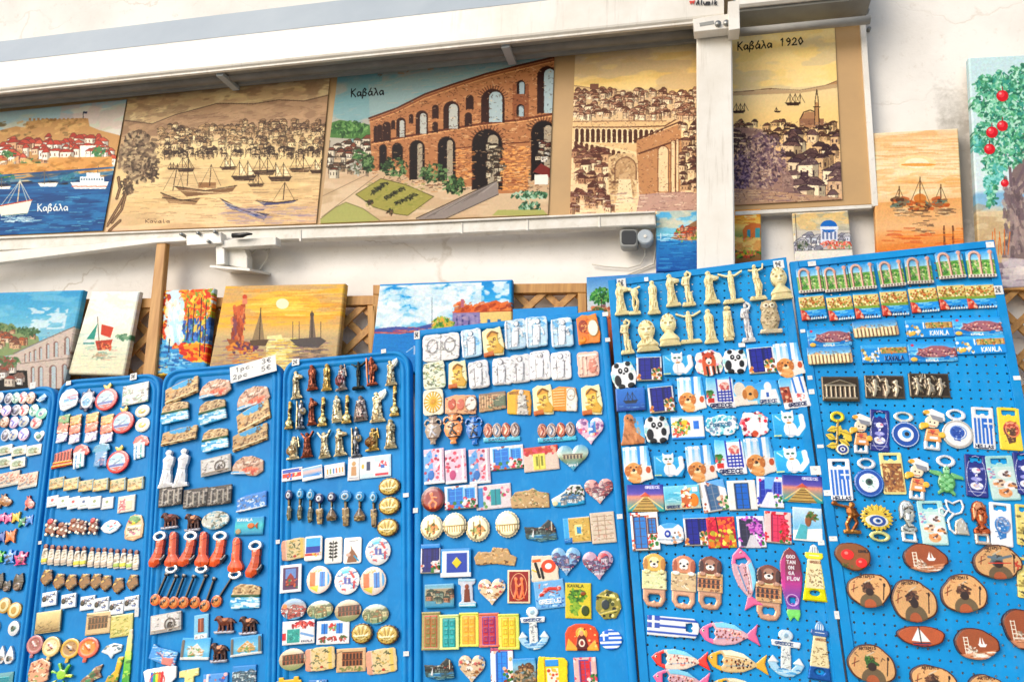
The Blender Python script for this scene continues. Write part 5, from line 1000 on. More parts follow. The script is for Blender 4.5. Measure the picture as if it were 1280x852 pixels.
@kind('op_olive',OPN,'golden olive-branch bottle opener with a blue eye','bottle opener','gloss',4,1.5)
def _(c,a):
 c.part('opener');c.ell(.5,.13,.28,.13,'d9c44a');cut_oval(c,.5,.13,.15,.065);c.cp=0
 for x,y,an in((.3,.42,200),(.75,.5,-20),(.2,.6,150),(.7,.72,-35),(.25,.8,190),(.55,.45,80),(.9,.62,-10)):
  dx,dy=.26*math.cos(rad(an)),-.13*math.sin(rad(an));c.poly([(x-dx,y-dy),(x-dy*.9,y+dx*.32),(x+dx,y+dy),(x+dy*.9,y-dx*.32)],'d0b83c',.6)
 c.line([(.5,.24),(.45,.55),(.4,.9)],.05,'a88a24',.9);c.lock=True
 for x,y,an in((.3,.42,200),(.75,.5,-20),(.2,.6,150),(.7,.72,-35),(.25,.8,190)):dx,dy=.2*math.cos(rad(an)),-.1*math.sin(rad(an));c.line([(x-dx,y-dy),(x+dx,y+dy)],.015,'7a6418',0)
 c.lock=False;c.ell(.62,.88,.24,.12,'e8e4c8',.8);c.ell(.62,.88,.18,.09,'1f2f7a',1);c.ell(.62,.88,.1,.05,'f0f0f0',1.1);c.ell(.62,.88,.05,.028,'15181f',1.2)
@kind('op_sailor',OPN,'bottle opener with a little sailor in a grey cap','bottle opener','gloss',5,2.2)
def _(c,a):
 c.part('opener');c.poly([(.22,.74),(.78,.74),(.8,1),(.2,1)],'eceae4');c.poly([(.34,.8),(.66,.8),(.66,.93),(.56,.93),(.54,.88),(.46,.88),(.44,.93),(.34,.93)],None)
 c.cp=0;c.poly([(.3,.5),(.75,.48),(.85,.8),(.2,.8)],'d89a5c',.5);c.ell(.5,.32,.26,.15,'f0d8bc',.8);c.poly([(.22,.05),(.5,0),(.95,.1),(.98,.28),(.7,.24),(.3,.16)],'f0ece0',.9);c.poly([(.4,.14),(.9,.2),(.88,.32),(.5,.26)],'8f8f94',1)
 c.ell(.2,.42,.18,.07,'e0b43c',.9);c.ell(.28,.09,.12,.05,'e0a83c',1);c.ell(.86,.62,.13,.07,'e8b84a',.9);c.ell(.1,.48,.09,.05,'e8c05c',.8);c.lock=True
 c.ell(.42,.33,.03,.02,'2a1a14');c.ell(.58,.34,.03,.02,'2a1a14');c.line([(.4,.42),(.6,.42)],.02,'a8402c');c.poly([(.4,.52),(.62,.52),(.5,.66)],'c2553c');c.line([(.34,.58),(.7,.62)],.02,'8a4a34');c.rect(.4,.68,.7,.74,'f0f0ec')
@kind('op_card',OPN,'navy opener card with a white dancer','bottle opener','gloss',3,1)
def _(c,a):
 bg,fg,look={'dancer':('2a2f7a','e6e6f0','navy bottle opener card with a white dancer'),'flag':('f2f2f0','2a6ab8','blue and white striped flag bottle opener'),'gold':('e0c43c','a8482c','yellow bottle opener card with a copper helmet'),'brown':('e6dc9a','8a5a24','bottle opener card with brown carved pattern'),'cats':('a8d0cc','e8b88a','pale bottle opener card with ginger cats'),'helmet':('f0f0f0','4a88c0','white bottle opener card with a blue helmet'),'edge':('d8c878','3a3424','olive bottle opener card cut by the photo edge')}[a]
 rbox(c,bg,.03);c.rect(.0,.0,1,.24,{'flag':'f4f4f2','dancer':'2a2f7a'}.get(a,bg),0)
 c.lock=False;c.poly([(.2,.06),(.8,.06),(.8,.18),(.62,.2),(.58,.16),(.42,.16),(.38,.2),(.2,.18)],None);c.lock=True
 if a=='flag':
  for k in range(5):c.rect(.08+k*.175,.27,.08+k*.175+.1,.88,'2f6fc0',.3)
  c.rect(.52,.27,.92,.5,'2f6fc0',.3);c.rect(.68,.27,.76,.5,'f4f4f2',.5);c.rect(.52,.37,.92,.41,'f4f4f2',.5);c.conv=None;c.text('HELLAS',.08,.91,.11,.07,.02,'16223f')
 elif a=='dancer':
  c.ring(.5,.5,.44,.47,.012,'d8d8e8');c.ell(.5,.38,.2,.07,fg,.4);c.ell(.6,.36,.09,.03,'c98a9a');c.line([(.5,.4),(.5,.62)],.05,fg,.4);c.ell(.5,.58,.26,.05,'9a9ad0',.4);c.ell(.5,.74,.3,.09,fg,.4);c.ell(.48,.74,.14,.04,'c9a07a');c.line([(.1,.88),(.9,.88)],.012,'e0e0f0');c.dabs((.1,.3,.9,.85),30,.03,['8a8ac8','c8c8e8','15194a'],.7)
 elif a in('gold','helmet'):
  c.ell(.55,.52,.36,.2,fg,.5);c.poly([(.2,.5),(.75,.48),(.7,.8),(.4,.86),(.3,.68)],'5a3a1c' if a=='gold' else '3a78b0',.6);c.ring(.6,.52,.3,.17,.03,'d98a5c' if a=='gold' else '8a8fa8',.8);c.dabs((.3,.35,.85,.55),26,.03,['e0a07c','8a3a24']if a=='gold' else['9aa0b8','5a6a8a','d8dce8'],.8);c.ell(.42,.6,.05,.03,bg);c.rect(0,.88,1,1,bg)
  c.dabs((.2,.5,.7,.85),14,.02,['8a6a2c','c8a04c']if a=='gold' else['d8e4f0','2a5a90'],.8)
 elif a=='brown':c.rect(.06,.26,.94,.95,'96642c',.3);c.dabs((.08,.28,.92,.93),90,.035,['c89a5c','6a3f18','b07c3c','e8c88a'],.9,1.4,0,90)
 elif a=='cats':
  c.rect(.04,.25,.96,.96,'c8dcd4',.2)
  for x,y,col in((.6,.42,'f0e8e0'),(.35,.62,'e8c8a8'),(.72,.68,'f0ece6'),(.5,.84,'e0a878')):c.ell(x,y,.24,.1,col,.6);c.dabs((x-.2,y-.07,x+.2,y+.07),9,.045,['d08a4c','5a3f34','f6f2ec'],.85);c.ell(x-.05,y-.01,.03,.012,'2a1f1a')
  c.dabs((.05,.25,.3,.5),12,.03,['6fb0c8','b86a9a'],.8)
 else:c.dabs((.05,.25,.95,.95),50,.05,['3a3424','8a7a3c','e8dca0'],.8)
 return look
@kind('op_eye',OPN,'round blue eye bottle opener','bottle opener','gloss',4,1.5)
def _(c,a):
 c.part('opener');rx=.34 if a=='a' else.3;c.ell(.46,.15,rx,.15,'e8e6d8' if a=='a' else 'ececea');c.ell(.46,.14,rx*.62,.085,None);c.cp=0;c.ell(.52,.64,.48,.36,'1f4f98' if a!='h' else 'c8c6c0');c.lock=True
 if a=='a':c.ring(.52,.64,.44,.33,.02,'e0e6f0');c.ell(.52,.64,.27,.2,'f4f4f4',.6);c.ell(.54,.63,.16,.12,'4a90c8',.8);c.ell(.55,.63,.08,.06,'15181f',1);return 'navy eye bottle opener with a cream loop'
 if a=='b':c.ring(.52,.64,.44,.33,.014,'8ab0e0');c.ell(.52,.64,.32,.24,'f0f2f0',.6);c.dabs((.3,.45,.75,.82),40,.02,['b8d0d8','d8e4e0','9ab8b0'],.8,2);c.ell(.52,.62,.12,.09,'3a5a4a',.8);c.ell(.52,.62,.06,.045,'15181f',1);return 'round blue bottle opener with a large white eye'
 c.ell(.52,.64,.4,.3,'e6e4de',.3);c.ring(.52,.64,.44,.33,.02,'a8a49a');c.ell(.5,.6,.22,.15,'3a5aa0',.7);c.poly([(.34,.6),(.62,.58),(.6,.82),(.4,.8)],'2f4f98',.7);c.ring(.52,.6,.25,.17,.025,'7a98cc',.9);c.dabs((.35,.5,.65,.8),16,.02,['a8c0e8','1f3a78','f0f0f0'],.8);return 'round pale bottle opener with a blue helmet'
@kind('op_turtle',OPN,'green sea turtle bottle opener','bottle opener','gloss',4,3)
def _(c,a):
 c.part('opener');c.ell(.5,.15,.28,.15,'e8e8e6');c.ell(.5,.14,.17,.085,None);c.cp=0;c.part('body')
 for P_ in([(.36,.42),(.02,.4),(0,.46),(.1,.5),(.36,.55)],[(.64,.42),(.98,.5),(1,.58),(.9,.56),(.64,.56)],[(.36,.82),(.24,.92),(.26,.99),(.42,.9)],[(.64,.82),(.76,.92),(.74,.99),(.58,.9)]):c.poly(P_,'7ab87a',.3)
 c.ell(.5,.38,.1,.1,'9ad09a',.6);c.ell(.5,.68,.25,.24,'5a9a5c',.6);c.lock=True
 for x,y in((.5,.53),(.38,.62),(.62,.62),(.5,.68),(.38,.76),(.62,.76),(.5,.84)):c.ell(x,y,.085,.06,'8ac88a',1,n=6)
 c.dabs((.05,.4,.95,.9),20,.02,['3f7a44','b8e0b0'],.6);c.ell(.46,.35,.02,.012,'16241a');c.ell(.54,.35,.02,.012,'16241a')
@kind('op_sun',OPN,'gold spiky opener with a blue eye','bottle opener','gloss',5,2)
def _(c,a):
 c.part('opener');c.ell(.58,.86,.3,.14,'e0dc9a');c.ell(.58,.87,.18,.07,None);c.cp=0
 pts=[]
 for i in range(44):an=rad(i*360/44);r=1 if i%2 else.82;pts.append((.5+.5*r*math.cos(an),.37+.37*r*math.sin(an)))
 c.poly(pts,'d8bc3c');c.lock=True
 for i in range(22):an=rad(i*360/22);c.line([(.5+.28*math.cos(an),.37+.2*math.sin(an)),(.5+.45*math.cos(an),.37+.33*math.sin(an))],.02,'8a6a18' if i%2 else 'f0e07a',.4)
 c.ell(.5,.46,.33,.16,'f0ecd8',.6);c.ell(.52,.46,.24,.14,'2a4f98',.8);c.ell(.52,.46,.14,.085,'f0f4f8',1);c.ell(.53,.46,.08,.05,'2a6ab0',1.1);c.ell(.53,.46,.04,.025,'10141f',1.2);c.ell(.2,.3,.04,.03,'3a2a1c');c.ell(.75,.26,.04,.03,'3a2a1c')
@kind('op_helm',OPN,'warrior head bottle opener','bottle opener','metal',5,4)
def _(c,a):
 A,B_,D={'s':('b8b8ae','e6e6e0','5a5a54'),'c':('b0603c','e0a07c','5a2a18')}[a]
 c.part('opener');c.poly([(.1,.74),(.85,.74),(.95,1),(.15,1)],'e8e6de' if a=='s' else 'd8c8b8');c.rect(.3,.8,.76,.93,None);c.cp=0
 c.poly([(.3,.0),(.6,.02),(.78,.12),(.82,.3),(.9,.36),(.8,.4),(.78,.5),(.62,.54),(.95,.66),(.95,.74),(.1,.76),(.1,.66),(.4,.56),(.2,.4),(.05,.5),(.0,.2),(.12,.06)],A,.4);c.lock=True
 c.poly([(.3,.02),(.6,.04),(.74,.14),(.5,.16),(.3,.24),(.2,.44),(.08,.44),(.04,.2),(.14,.08)],B_,1);c.line([(.3,.24),(.5,.18),(.74,.22)],.03,D,.2);c.ell(.64,.3,.05,.02,D,0);c.poly([(.4,.32),(.6,.34),(.56,.48),(.42,.48)],B_,.8);c.line([(.4,.56),(.5,.66),(.8,.62)],.025,D,0);c.dabs((.1,.6,.9,.75),16,.03,[B_,D,A],.8);c.dabs((.06,.06,.6,.4),20,.022,[D,B_],.6,2,60)
 return('silver' if a=='s' else 'copper')+' warrior head bottle opener with crested helmet'
@kind('op_cat',OPN,'cat-shaped silver outline bottle opener','bottle opener','metal',4,2)
def _(c,a):
 W='ecebe6'
 c.line([(.28,.04),(.5,.12),(.78,.0),(.84,.2),(.76,.36),(.55,.42),(.38,.36),(.3,.2),(.28,.04)],.05,W);c.line([(.3,.34),(.18,.5),(.04,.44),(.02,.32),(.14,.26),(.22,.34)],.045,W);c.line([(.5,.42),(.3,.6),(.34,.84),(.5,.96)],.06,W)
 c.poly([(.55,.6),(.75,.5),(.9,.7),(.96,.98),(.5,.96),(.5,.75)],'c8c0b0',.5);c.lock=True;c.dabs((.5,.5,.95,.95),14,.03,['8a8478','f0ece4'],.8,2,80)
@kind('discus','statuette_magnet','bronze discus thrower figure magnet','figurine','metal',4,2,6)
def _(c,a):
 c.ell(.1,.1,.1,.07,'8a5a34');c.line([(.1,.12),(.4,.16),(.6,.18)],.07,'8a5a34');c.ell(.68,.1,.1,.08,'9a6a3c');c.poly([(.5,.16),(.8,.2),(.85,.45),(.6,.5),(.5,.35)],'8a5c34');c.line([(.75,.22),(.9,.4),(.75,.48)],.06,'7a4c2c');c.line([(.62,.48),(.5,.7),(.55,.88)],.1,'8a5c34');c.line([(.75,.46),(.85,.62),(.7,.86)],.09,'6f4426');c.poly([(.4,.86),(.95,.84),(.98,.94),(.4,.98)],'9a7040');c.lock=True
 c.dabs((.1,.1,.9,.9),30,.03,['c89a64','4a2c18','e0b880'],.7);c.conv=None
@kind('wood','wood_slice_magnet','wood slice magnet','magnet','wood',8,1,edge=.5)
def _(c,a):
 a_,_,sd_=a.partition('.')
 wood,bark={'dark':('965634','4a281a'),'tom':('8a5a34','5f3a22'),'boat':('b0603a','5a2f1c')}.get(a_,('d2a878','5a3a28'))
 S_=zlib.crc32(a.encode())%97;RNG2=np.random.default_rng(S_);pts=[];ph=RNG2.random(4)*6.28
 for i in range(54):
  t=rad(i*360/54);r=.94-.05*math.sin(2*t+ph[0])-.04*math.sin(3*t+ph[1])-.015*math.sin(7*t+ph[2]);pts.append((.5+.5*r*math.cos(t),.5+.5*r*math.sin(t)))
 if a_ in('dark','heart'):k_=4;pts[k_:k_+5]=[(x*.9+.02,y)for x,y in pts[k_:k_+5]]
 c.poly(pts,bark);q=[(.5+(x-.5)*.93,.5+(y-.5)*.93)for x,y in pts];c.lock=True;c.poly(q,wood,.6)
 for k in range(7):s_=.85-k*.11;c.line([(.5+(x-.5)*s_,.5+(y-.5)*s_)for x,y in pts+pts[:1]],.006,'b0885a' if wood=='d2a878' else '7a3f22',al=.45)
 px(c);W,H=c.w,c.h_
 if a_=='tom':
  c.ell(W*.35,H*.45,8,6.5,'d8302a',1);c.ell(W*.32,H*.4,2.5,2,'f28a80',1.2);c.ell(W*.7,H*.72,7,6,'d8302a',1);c.ell(W*.67,H*.68,2.2,1.6,'f28a80',1.2);c.text('KAVALA',W*.66,H*.3,1.7,3,.8,'1a1410');foliage(c,W*.3,H*.8,7,3,['4a4a24','6a6a34'],20,2);return 'dark wood slice magnet painted with two red tomatoes'
 if a_=='boat':c.poly([(W*.28,H*.78),(W*.68,H*.8),(W*.6,H*.92),(W*.36,H*.9)],'2a3a5a',.8);c.poly([(W*.46,H*.12),(W*.46,H*.74),(W*.28,H*.7)],'f2f0ea',.8);c.poly([(W*.48,H*.2),(W*.66,H*.74),(W*.48,H*.74)],'e8e6de',.8);c.line([(W*.47,H*.1),(W*.47,H*.8)],1.2,'2a1a14');c.line([(W*.3,H*.86),(W*.64,H*.87)],1,'c23a2c');return 'orange wood slice magnet painted with a white sailing boat'
 if a_=='dark':
  c.rect(W*.22,H*.3,W*.24,H*.8,'e8e0d0',.6);c.rect(W*.3,H*.3,W*.32,H*.7,'e8e0d0',.6);
  for k in range(5):c.line([(W*.22,H*(.32+k*.1)),(W*.31,H*(.32+k*.1))],1,'e8e0d0',.6)
  foliage(c,W*.38,H*.68,6,6,['b8a48c','8a7a6a','e0d8cc'],34,2.4);c.poly([(W*.52,H*.5),(W*.72,H*.5),(W*.68,H*.58),(W*.56,H*.58)],'f0eee8',.8);c.poly([(W*.6,H*.28),(W*.6,H*.5),(W*.54,H*.5)],'f0eee8',.8);c.poly([(W*.63,H*.3),(W*.68,H*.5),(W*.63,H*.5)],'e0e0dc',.8)
  c.poly([(W*.1,H*.8),(W*.9,H*.66),(W*.8,H*.96),(W*.3,H*.96)],'d09a78',.3,al=.75);ripples(c,(W*.25,H*.72,W*.85,H*.9),22,12,['f0e8dc','8a5a3c'],1,.8);return 'reddish wood slice magnet with a quayside and white boat'
 c.ell(W*.5,H*.84,W*.24,H*.26,'6f6048',.6);c.ell(W*.48,H*.9,W*.13,H*.16,'a8603c',.7);foliage(c,W*.48,H*.42,W*.11,H*.13,{'heart':['4a5a5c','6f7a78'],'green':['3f6a34','5f8a44','2a4a24']}.get(a_,['5a3a2c','3a2a22','7a5a44']),46,3.4);c.ell(W*.5,H*.55,W*.09,H*.1,'3a2a24',.8)
 if a_=='heart':c.line([(W*.32,H*.36),(W*.55,H*.4),(W*.78,H*.34)],3,'6a7a84',.7);c.line([(W*.3,H*.52),(W*.75,H*.52)],1.3,'c2402c',.7);foliage(c,W*.86,H*.5,3,7,['b8402c'],10,2.4)
 c.line([(W*.42,H*.3),(W*.58,H*.2)],1.6,'c8b8a0',.8);c.line([(W*.83,H*.4),(W*.78,H*.75)],1.3,'2a1a14');c.ell(W*.84,H*.36,1.5,2.4,'2a1a14');c.line([(W*.18,H*.35),(W*.14,H*.55)],1.2,'8a3a24');c.line([(W*.1,H*.5),(W*.25,H*.42)],1,'5a3a28');c.text('ARTEMIS',W*.28,H*.1,2.4,3.4,.9,'3a2418',-.05)
 sketch(c,W*.15,H*.15,W*.85,H*.4,9,('8a4a2c','5a3420','3a2a20'),.9,5)
 return{'heart':'pale wood slice magnet with grey and red bow','green':'pale wood slice magnet with a green painted tree'}.get(a_,'pale wood slice magnet with a hand-painted brown owl-like motif')
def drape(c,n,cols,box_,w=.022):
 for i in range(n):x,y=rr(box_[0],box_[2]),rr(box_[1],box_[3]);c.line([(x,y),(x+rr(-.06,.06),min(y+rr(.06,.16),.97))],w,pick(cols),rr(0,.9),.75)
def figure(c,pose,base,li,dk,rich=None):
 P_='pedestal'
 c.part(P_);c.poly([(.14,.9),(.86,.9),(.95,1),(.05,1)]if pose!='slim' else[(.25,.92),(.75,.92),(.8,1),(.2,1)],base);c.cp=0
 acc=rich or base
 if pose=='robe':c.ell(.48,.07,.15,.07,base);c.poly([(.34,.13),(.62,.13),(.8,.22),(.74,.5),(.82,.92),(.16,.92),(.26,.5),(.2,.22)],base)
 elif pose=='wing':c.ell(.42,.07,.14,.065,base);c.poly([(.3,.14),(.55,.12),(.98,.2),(.95,.28),(.62,.32),(.66,.6),(.78,.92),(.16,.92),(.24,.5),(.18,.3)],base)
 elif pose=='arms':c.ell(.5,.13,.07,.055,base);c.line([(.02,.14),(.3,.22),(.5,.24),(.7,.22),(.98,.12)],.045,base);c.poly([(.4,.18),(.6,.18),(.62,.5),(.6,.92),(.42,.92),(.38,.5)],base)
 elif pose=='nude':c.ell(.5,.1,.11,.06,base);c.line([(.3,.2),(.2,.36),(.42,.42)],.05,base);c.line([(.7,.2),(.82,.1),(.6,.03)],.05,base);c.poly([(.3,.17),(.7,.17),(.66,.45),(.62,.92),(.52,.92),(.5,.56),(.46,.92),(.36,.92),(.33,.45)],base);c.poly([(.58,.6),(.76,.62),(.8,.92),(.58,.92)],base)
 elif pose=='dance':c.line([(.55,.2),(.2,.16)],.04,base);c.line([(.6,.2),(.9,.14),(.95,0)],.04,base);c.ell(.5,.07,.1,.055,base);c.poly([(.38,.14),(.64,.14),(.68,.4),(.8,.6),(.68,.92),(.4,.92),(.42,.6),(.36,.4)],base)
 elif pose=='bent':c.ell(.25,.16,.14,.06,base);c.line([(.3,.2),(.7,.14),(.95,.1)],.05,base);c.ell(.55,.28,.26,.14,base);c.line([(.5,.38),(.42,.65),(.55,.9)],.1,base);c.line([(.6,.38),(.75,.6),(.65,.9)],.09,base)
 elif pose=='sit':c.ell(.5,.1,.14,.08,base);c.poly([(.25,.18),(.75,.18),(.85,.6),(.95,.92),(.05,.92),(.15,.55)],base)
 elif pose=='spear':c.line([(.12,.02),(.16,.95)],.035,acc);c.ell(.5,.09,.13,.075,base);c.poly([(.46,-.02),(.56,0),(.62,.1),(.5,.06)],acc);c.poly([(.3,.16),(.72,.16),(.7,.48),(.68,.92),(.54,.92),(.5,.6),(.46,.92),(.34,.92),(.32,.48)],base);c.ell(.76,.4,.2,.12,acc)
 elif pose=='shieldsit':c.ell(.55,.12,.14,.08,base);c.poly([(.35,.2),(.8,.2),(.8,.9),(.3,.9)],base);c.ell(.42,.62,.36,.22,acc);c.line([(.8,.05),(.9,.5)],.03,base)
 elif pose=='raise':c.line([(.3,.25),(.06,.05)],.05,base);c.line([(.66,.25),(.92,.02)],.05,base);c.ell(.48,.12,.14,.07,base);c.poly([(.3,.2),(.7,.2),(.7,.5),(.85,.92),(.15,.92),(.3,.5)],base)
 elif pose=='orb':c.ell(.55,.08,.16,.07,base);c.poly([(.4,.14),(.7,.14),(.66,.4),(.62,.75),(.4,.75),(.42,.4)],base);c.ell(.5,.8,.4,.14,li)
 elif pose=='angel':c.ell(.4,.14,.14,.07,base);c.poly([(.55,.1),(.95,.02),(1,.14),(.85,.3),(.6,.34)],li);c.poly([(.2,.22),(.65,.2),(.7,.5),(.8,.92),(.15,.92),(.25,.5)],base)
 elif pose=='slim':c.ell(.55,.06,.2,.06,base);c.poly([(.3,.14),(.75,.14),(.78,.4),(.85,.92),(.2,.92),(.3,.4)],base)
 c.lock=True
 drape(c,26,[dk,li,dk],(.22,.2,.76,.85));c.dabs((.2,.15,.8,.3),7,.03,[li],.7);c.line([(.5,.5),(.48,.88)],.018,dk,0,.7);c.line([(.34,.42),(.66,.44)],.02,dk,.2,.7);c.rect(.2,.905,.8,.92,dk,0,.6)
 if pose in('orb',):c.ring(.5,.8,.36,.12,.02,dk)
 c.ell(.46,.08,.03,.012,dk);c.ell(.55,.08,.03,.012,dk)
def bustf(c,beard,base,li,dk):
 c.part('pedestal');c.poly([(.1,.84),(.9,.84),(1,1),(0,1)],base);c.cp=0;c.poly([(.3,.6),(.7,.6),(.95,.78),(.95,.86),(.05,.86),(.05,.78)],base,.3);c.ell(.5,.32,.36,.32,base,.6)
 if beard:c.poly([(.22,.4),(.78,.4),(.72,.72),(.5,.84),(.28,.72)],base,.8)
 c.lock=True
 for a in range(-20,205,9):
  for q in(0,1):c.ell(.5+(.32-.09*q)*math.cos(rad(a+q*4)),.24-(.21-.07*q)*math.sin(rad(a+q*4)),.04,.026,pick([li,base,dk]),.3)
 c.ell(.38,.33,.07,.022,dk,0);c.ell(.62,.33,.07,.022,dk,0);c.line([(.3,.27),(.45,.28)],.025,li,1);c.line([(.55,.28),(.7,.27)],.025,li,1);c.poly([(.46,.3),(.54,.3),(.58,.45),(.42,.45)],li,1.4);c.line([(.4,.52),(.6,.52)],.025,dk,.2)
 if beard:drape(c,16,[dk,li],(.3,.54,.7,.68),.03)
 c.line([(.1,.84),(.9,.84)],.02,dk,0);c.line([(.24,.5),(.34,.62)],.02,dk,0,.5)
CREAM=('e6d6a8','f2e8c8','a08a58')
SL={'robe':'cream plaster magnet of a robed figure','wing':'cream plaster magnet of a robed figure stretching one arm','arms':'cream plaster magnet of a figure with arms spread wide','nude':'cream plaster magnet of a nude figure holding its head','dance':'cream plaster magnet of a dancing woman','bent':'cream plaster magnet of a bending discus thrower','slim':'cream plaster magnet of a slim draped woman'}
@kind('st','statuette_magnet','','figurine','resin',4,2,8)
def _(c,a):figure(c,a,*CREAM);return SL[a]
@kind('stw','statuette_magnet','','figurine','resin',4,2,8)
def _(c,a):figure(c,'nude','dcdad6','f0f0f0','8a8488');return 'whitish plaster magnet of an armless standing goddess'
@kind('bust','statuette_magnet','','figurine','resin',5,4,10)
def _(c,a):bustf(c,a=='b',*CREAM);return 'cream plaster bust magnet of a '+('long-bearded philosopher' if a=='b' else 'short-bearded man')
@kind('owl','statuette_magnet','','figurine','resin',5,3,9)
def _(c,a):
 c.part('pedestal');c.poly([(.05,.88),(1,.88),(1,1),(0,1)],'d8ccb0');c.cp=0;c.ell(.5,.2,.38,.2,'b8a888');c.poly([(.2,.02),(.3,.12),(.16,.2)],'b8a888');c.poly([(.8,.02),(.7,.12),(.84,.2)],'b8a888');c.poly([(.2,.25),(.85,.25),(.95,.6),(.8,.9),(.2,.9),(.08,.6)],'b8a888');c.lock=True
 for x in(.36,.64):c.ell(x,.19,.13,.08,'e6dcc4',.8);c.ell(x,.19,.06,.035,'5a4a38',1)
 c.poly([(.46,.2),(.54,.2),(.5,.28)],'6a5840',1.2)
 for i in range(70):x,y=rr(.15,.88),rr(.3,.86);c.line([(x-.03,y-.012),(x,y+.012),(x+.03,y-.012)],.014,pick(['7a6a4c','e0d4b4','5a4a34']),rr(.3,1))
 return 'speckled stone-coloured owl magnet'
FP={'bronze':('7a4430','c08468','2a140e','a0654a'),'gold':('b09458','f0e4b0','3a2c14','6a4a24'),'cream':('b8ac8c','f4eeda','3a3224','8a7454'),'black':('232c2b','5a645e','0a0c0c','746c54'),'silver':('5c6068','d8dae2','16181c','a89878'),'grey':('807670','e8e2d8','2a2020','7a4a4c')}
PO={'robe':'robed woman','spear':'warrior with spear','sit':'seated god','raise':'figure raising both arms','orb':'goddess rising from a shell','angel':'winged angel','shieldsit':'warrior with round shield','nude':'standing athlete','wing':'robed figure stretching one arm','arms':'figure with open arms','dance':'dancing woman'}
@kind('fig','figurine_magnet','','figurine','metal',4,3,8)
def _(c,a):
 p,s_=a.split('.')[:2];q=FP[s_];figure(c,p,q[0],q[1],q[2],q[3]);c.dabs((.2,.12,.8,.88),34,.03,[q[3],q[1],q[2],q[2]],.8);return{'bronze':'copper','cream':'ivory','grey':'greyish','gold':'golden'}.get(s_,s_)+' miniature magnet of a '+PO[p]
@kind('panda',TIN,'black and white panda magnet','magnet',base=3)
def _(c,a):
 wob(c,'e6f0ea',amp=.08,k=6);px(c);W,H=c.w,c.h_;spots(c,30,['9ad0c8','d8e8d8','b8d8e0'],2)
 c.ell(W*.52,H*.34,W*.3,H*.24,'f4f4f0',.5);c.ell(W*.5,H*.74,W*.32,H*.26,'f0f0ec',.4)
 for x,y,rx,ry in((.3,.13,.1,.09),(.74,.13,.1,.09),(.4,.34,.09,.1),(.64,.34,.09,.1),(.24,.66,.13,.2),(.76,.6,.1,.14),(.34,.9,.13,.1),(.7,.9,.14,.1)):c.ell(W*x,H*y,W*rx,H*ry,'16181c',.8)
 c.ell(W*.41,H*.33,1,1,'f0f0f0');c.ell(W*.63,H*.33,1,1,'f0f0f0');c.ell(W*.52,H*.45,1.6,1.2,'16181c',1)
@kind('catw',TIN,'white cat magnet on a light blue ground','magnet',base=3)
def _(c,a):
 c.poly([(0,.12),(.28,.1),(.3,0),(.42,.08),(.56,.07),(.66,0),(.68,.2),(.98,.15),(1,.7),(.9,1),(0,.95)],'35a8d8');px(c);W,H=c.w,c.h_;c.grad([(0,'4fb4de'),(1,'2a98cc')],0,0,W,H)
 c.line([(W*.72,H*.85),(W*.92,H*.6),(W*.9,H*.25)],6,'f4f4f4',.5);c.ell(W*.52,H*.7,W*.2,H*.28,'f6f6f4',.6);c.ell(W*.48,H*.28,W*.19,H*.22,'f8f8f6',.9);c.poly([(W*.3,0),(W*.42,H*.12),(W*.31,H*.24)],'f4f4f2',.8);c.poly([(W*.66,0),(W*.66,H*.24),(W*.55,H*.12)],'f4f4f2',.8)
 for x in(.41,.55):c.ell(W*x,H*.26,2,1.2,'3a6a5c',1)
 c.ell(W*.48,H*.36,1.1,.8,'d88a94',1);c.line([(W*.48,H*.55),(W*.48,H*.9)],.8,'b8bcc4');c.line([(W*.34,H*.9),(W*.66,H*.92)],.9,'a8b0bc');c.line([(W*.1,H*.2),(W*.24,H*.35)],1.4,'c8e8f4');c.rect(0,H*.88,W*.24,H*.93,'c8d8a0');c.ell(W*.5,H*.46,3,1,'b8843c')
@kind('foxred',TIN,'red fox magnet with flowers','magnet',base=3)
def _(c,a):
 wob(c,'e6dcd6',amp=.1,k=6);px(c);W,H=c.w,c.h_;spots(c,26,['e8a0b0','a8c8a8','d8e0e8','e86a5c'],2);c.ell(W*.5,H*.35,W*.22,H*.24,'b8502c',.6);c.poly([(W*.25,H*.4),(W*.75,H*.4),(W*.7,H*.95),(W*.3,H*.95)],'c2603a',.5);c.ell(W*.5,H*.45,W*.1,H*.12,'f0e4d8',.8)
 for x in(.34,.66):c.poly([(W*(x-.07),H*.04),(W*(x+.07),H*.16),(W*(x-.06),H*.24)],'8a3018',.7);
 for x in(.42,.54,.64,.78):c.line([(W*x,H*.66),(W*(x+.03),H*.95)],2.6,'1f1a1a' if x!=.54 else 'f0e8e0',.8)
 c.ell(W*.42,H*.33,1.2,1.2,'16110f');c.ell(W*.58,H*.33,1.2,1.2,'16110f');c.ell(W*.5,H*.5,1.5,1.1,'16110f',1)
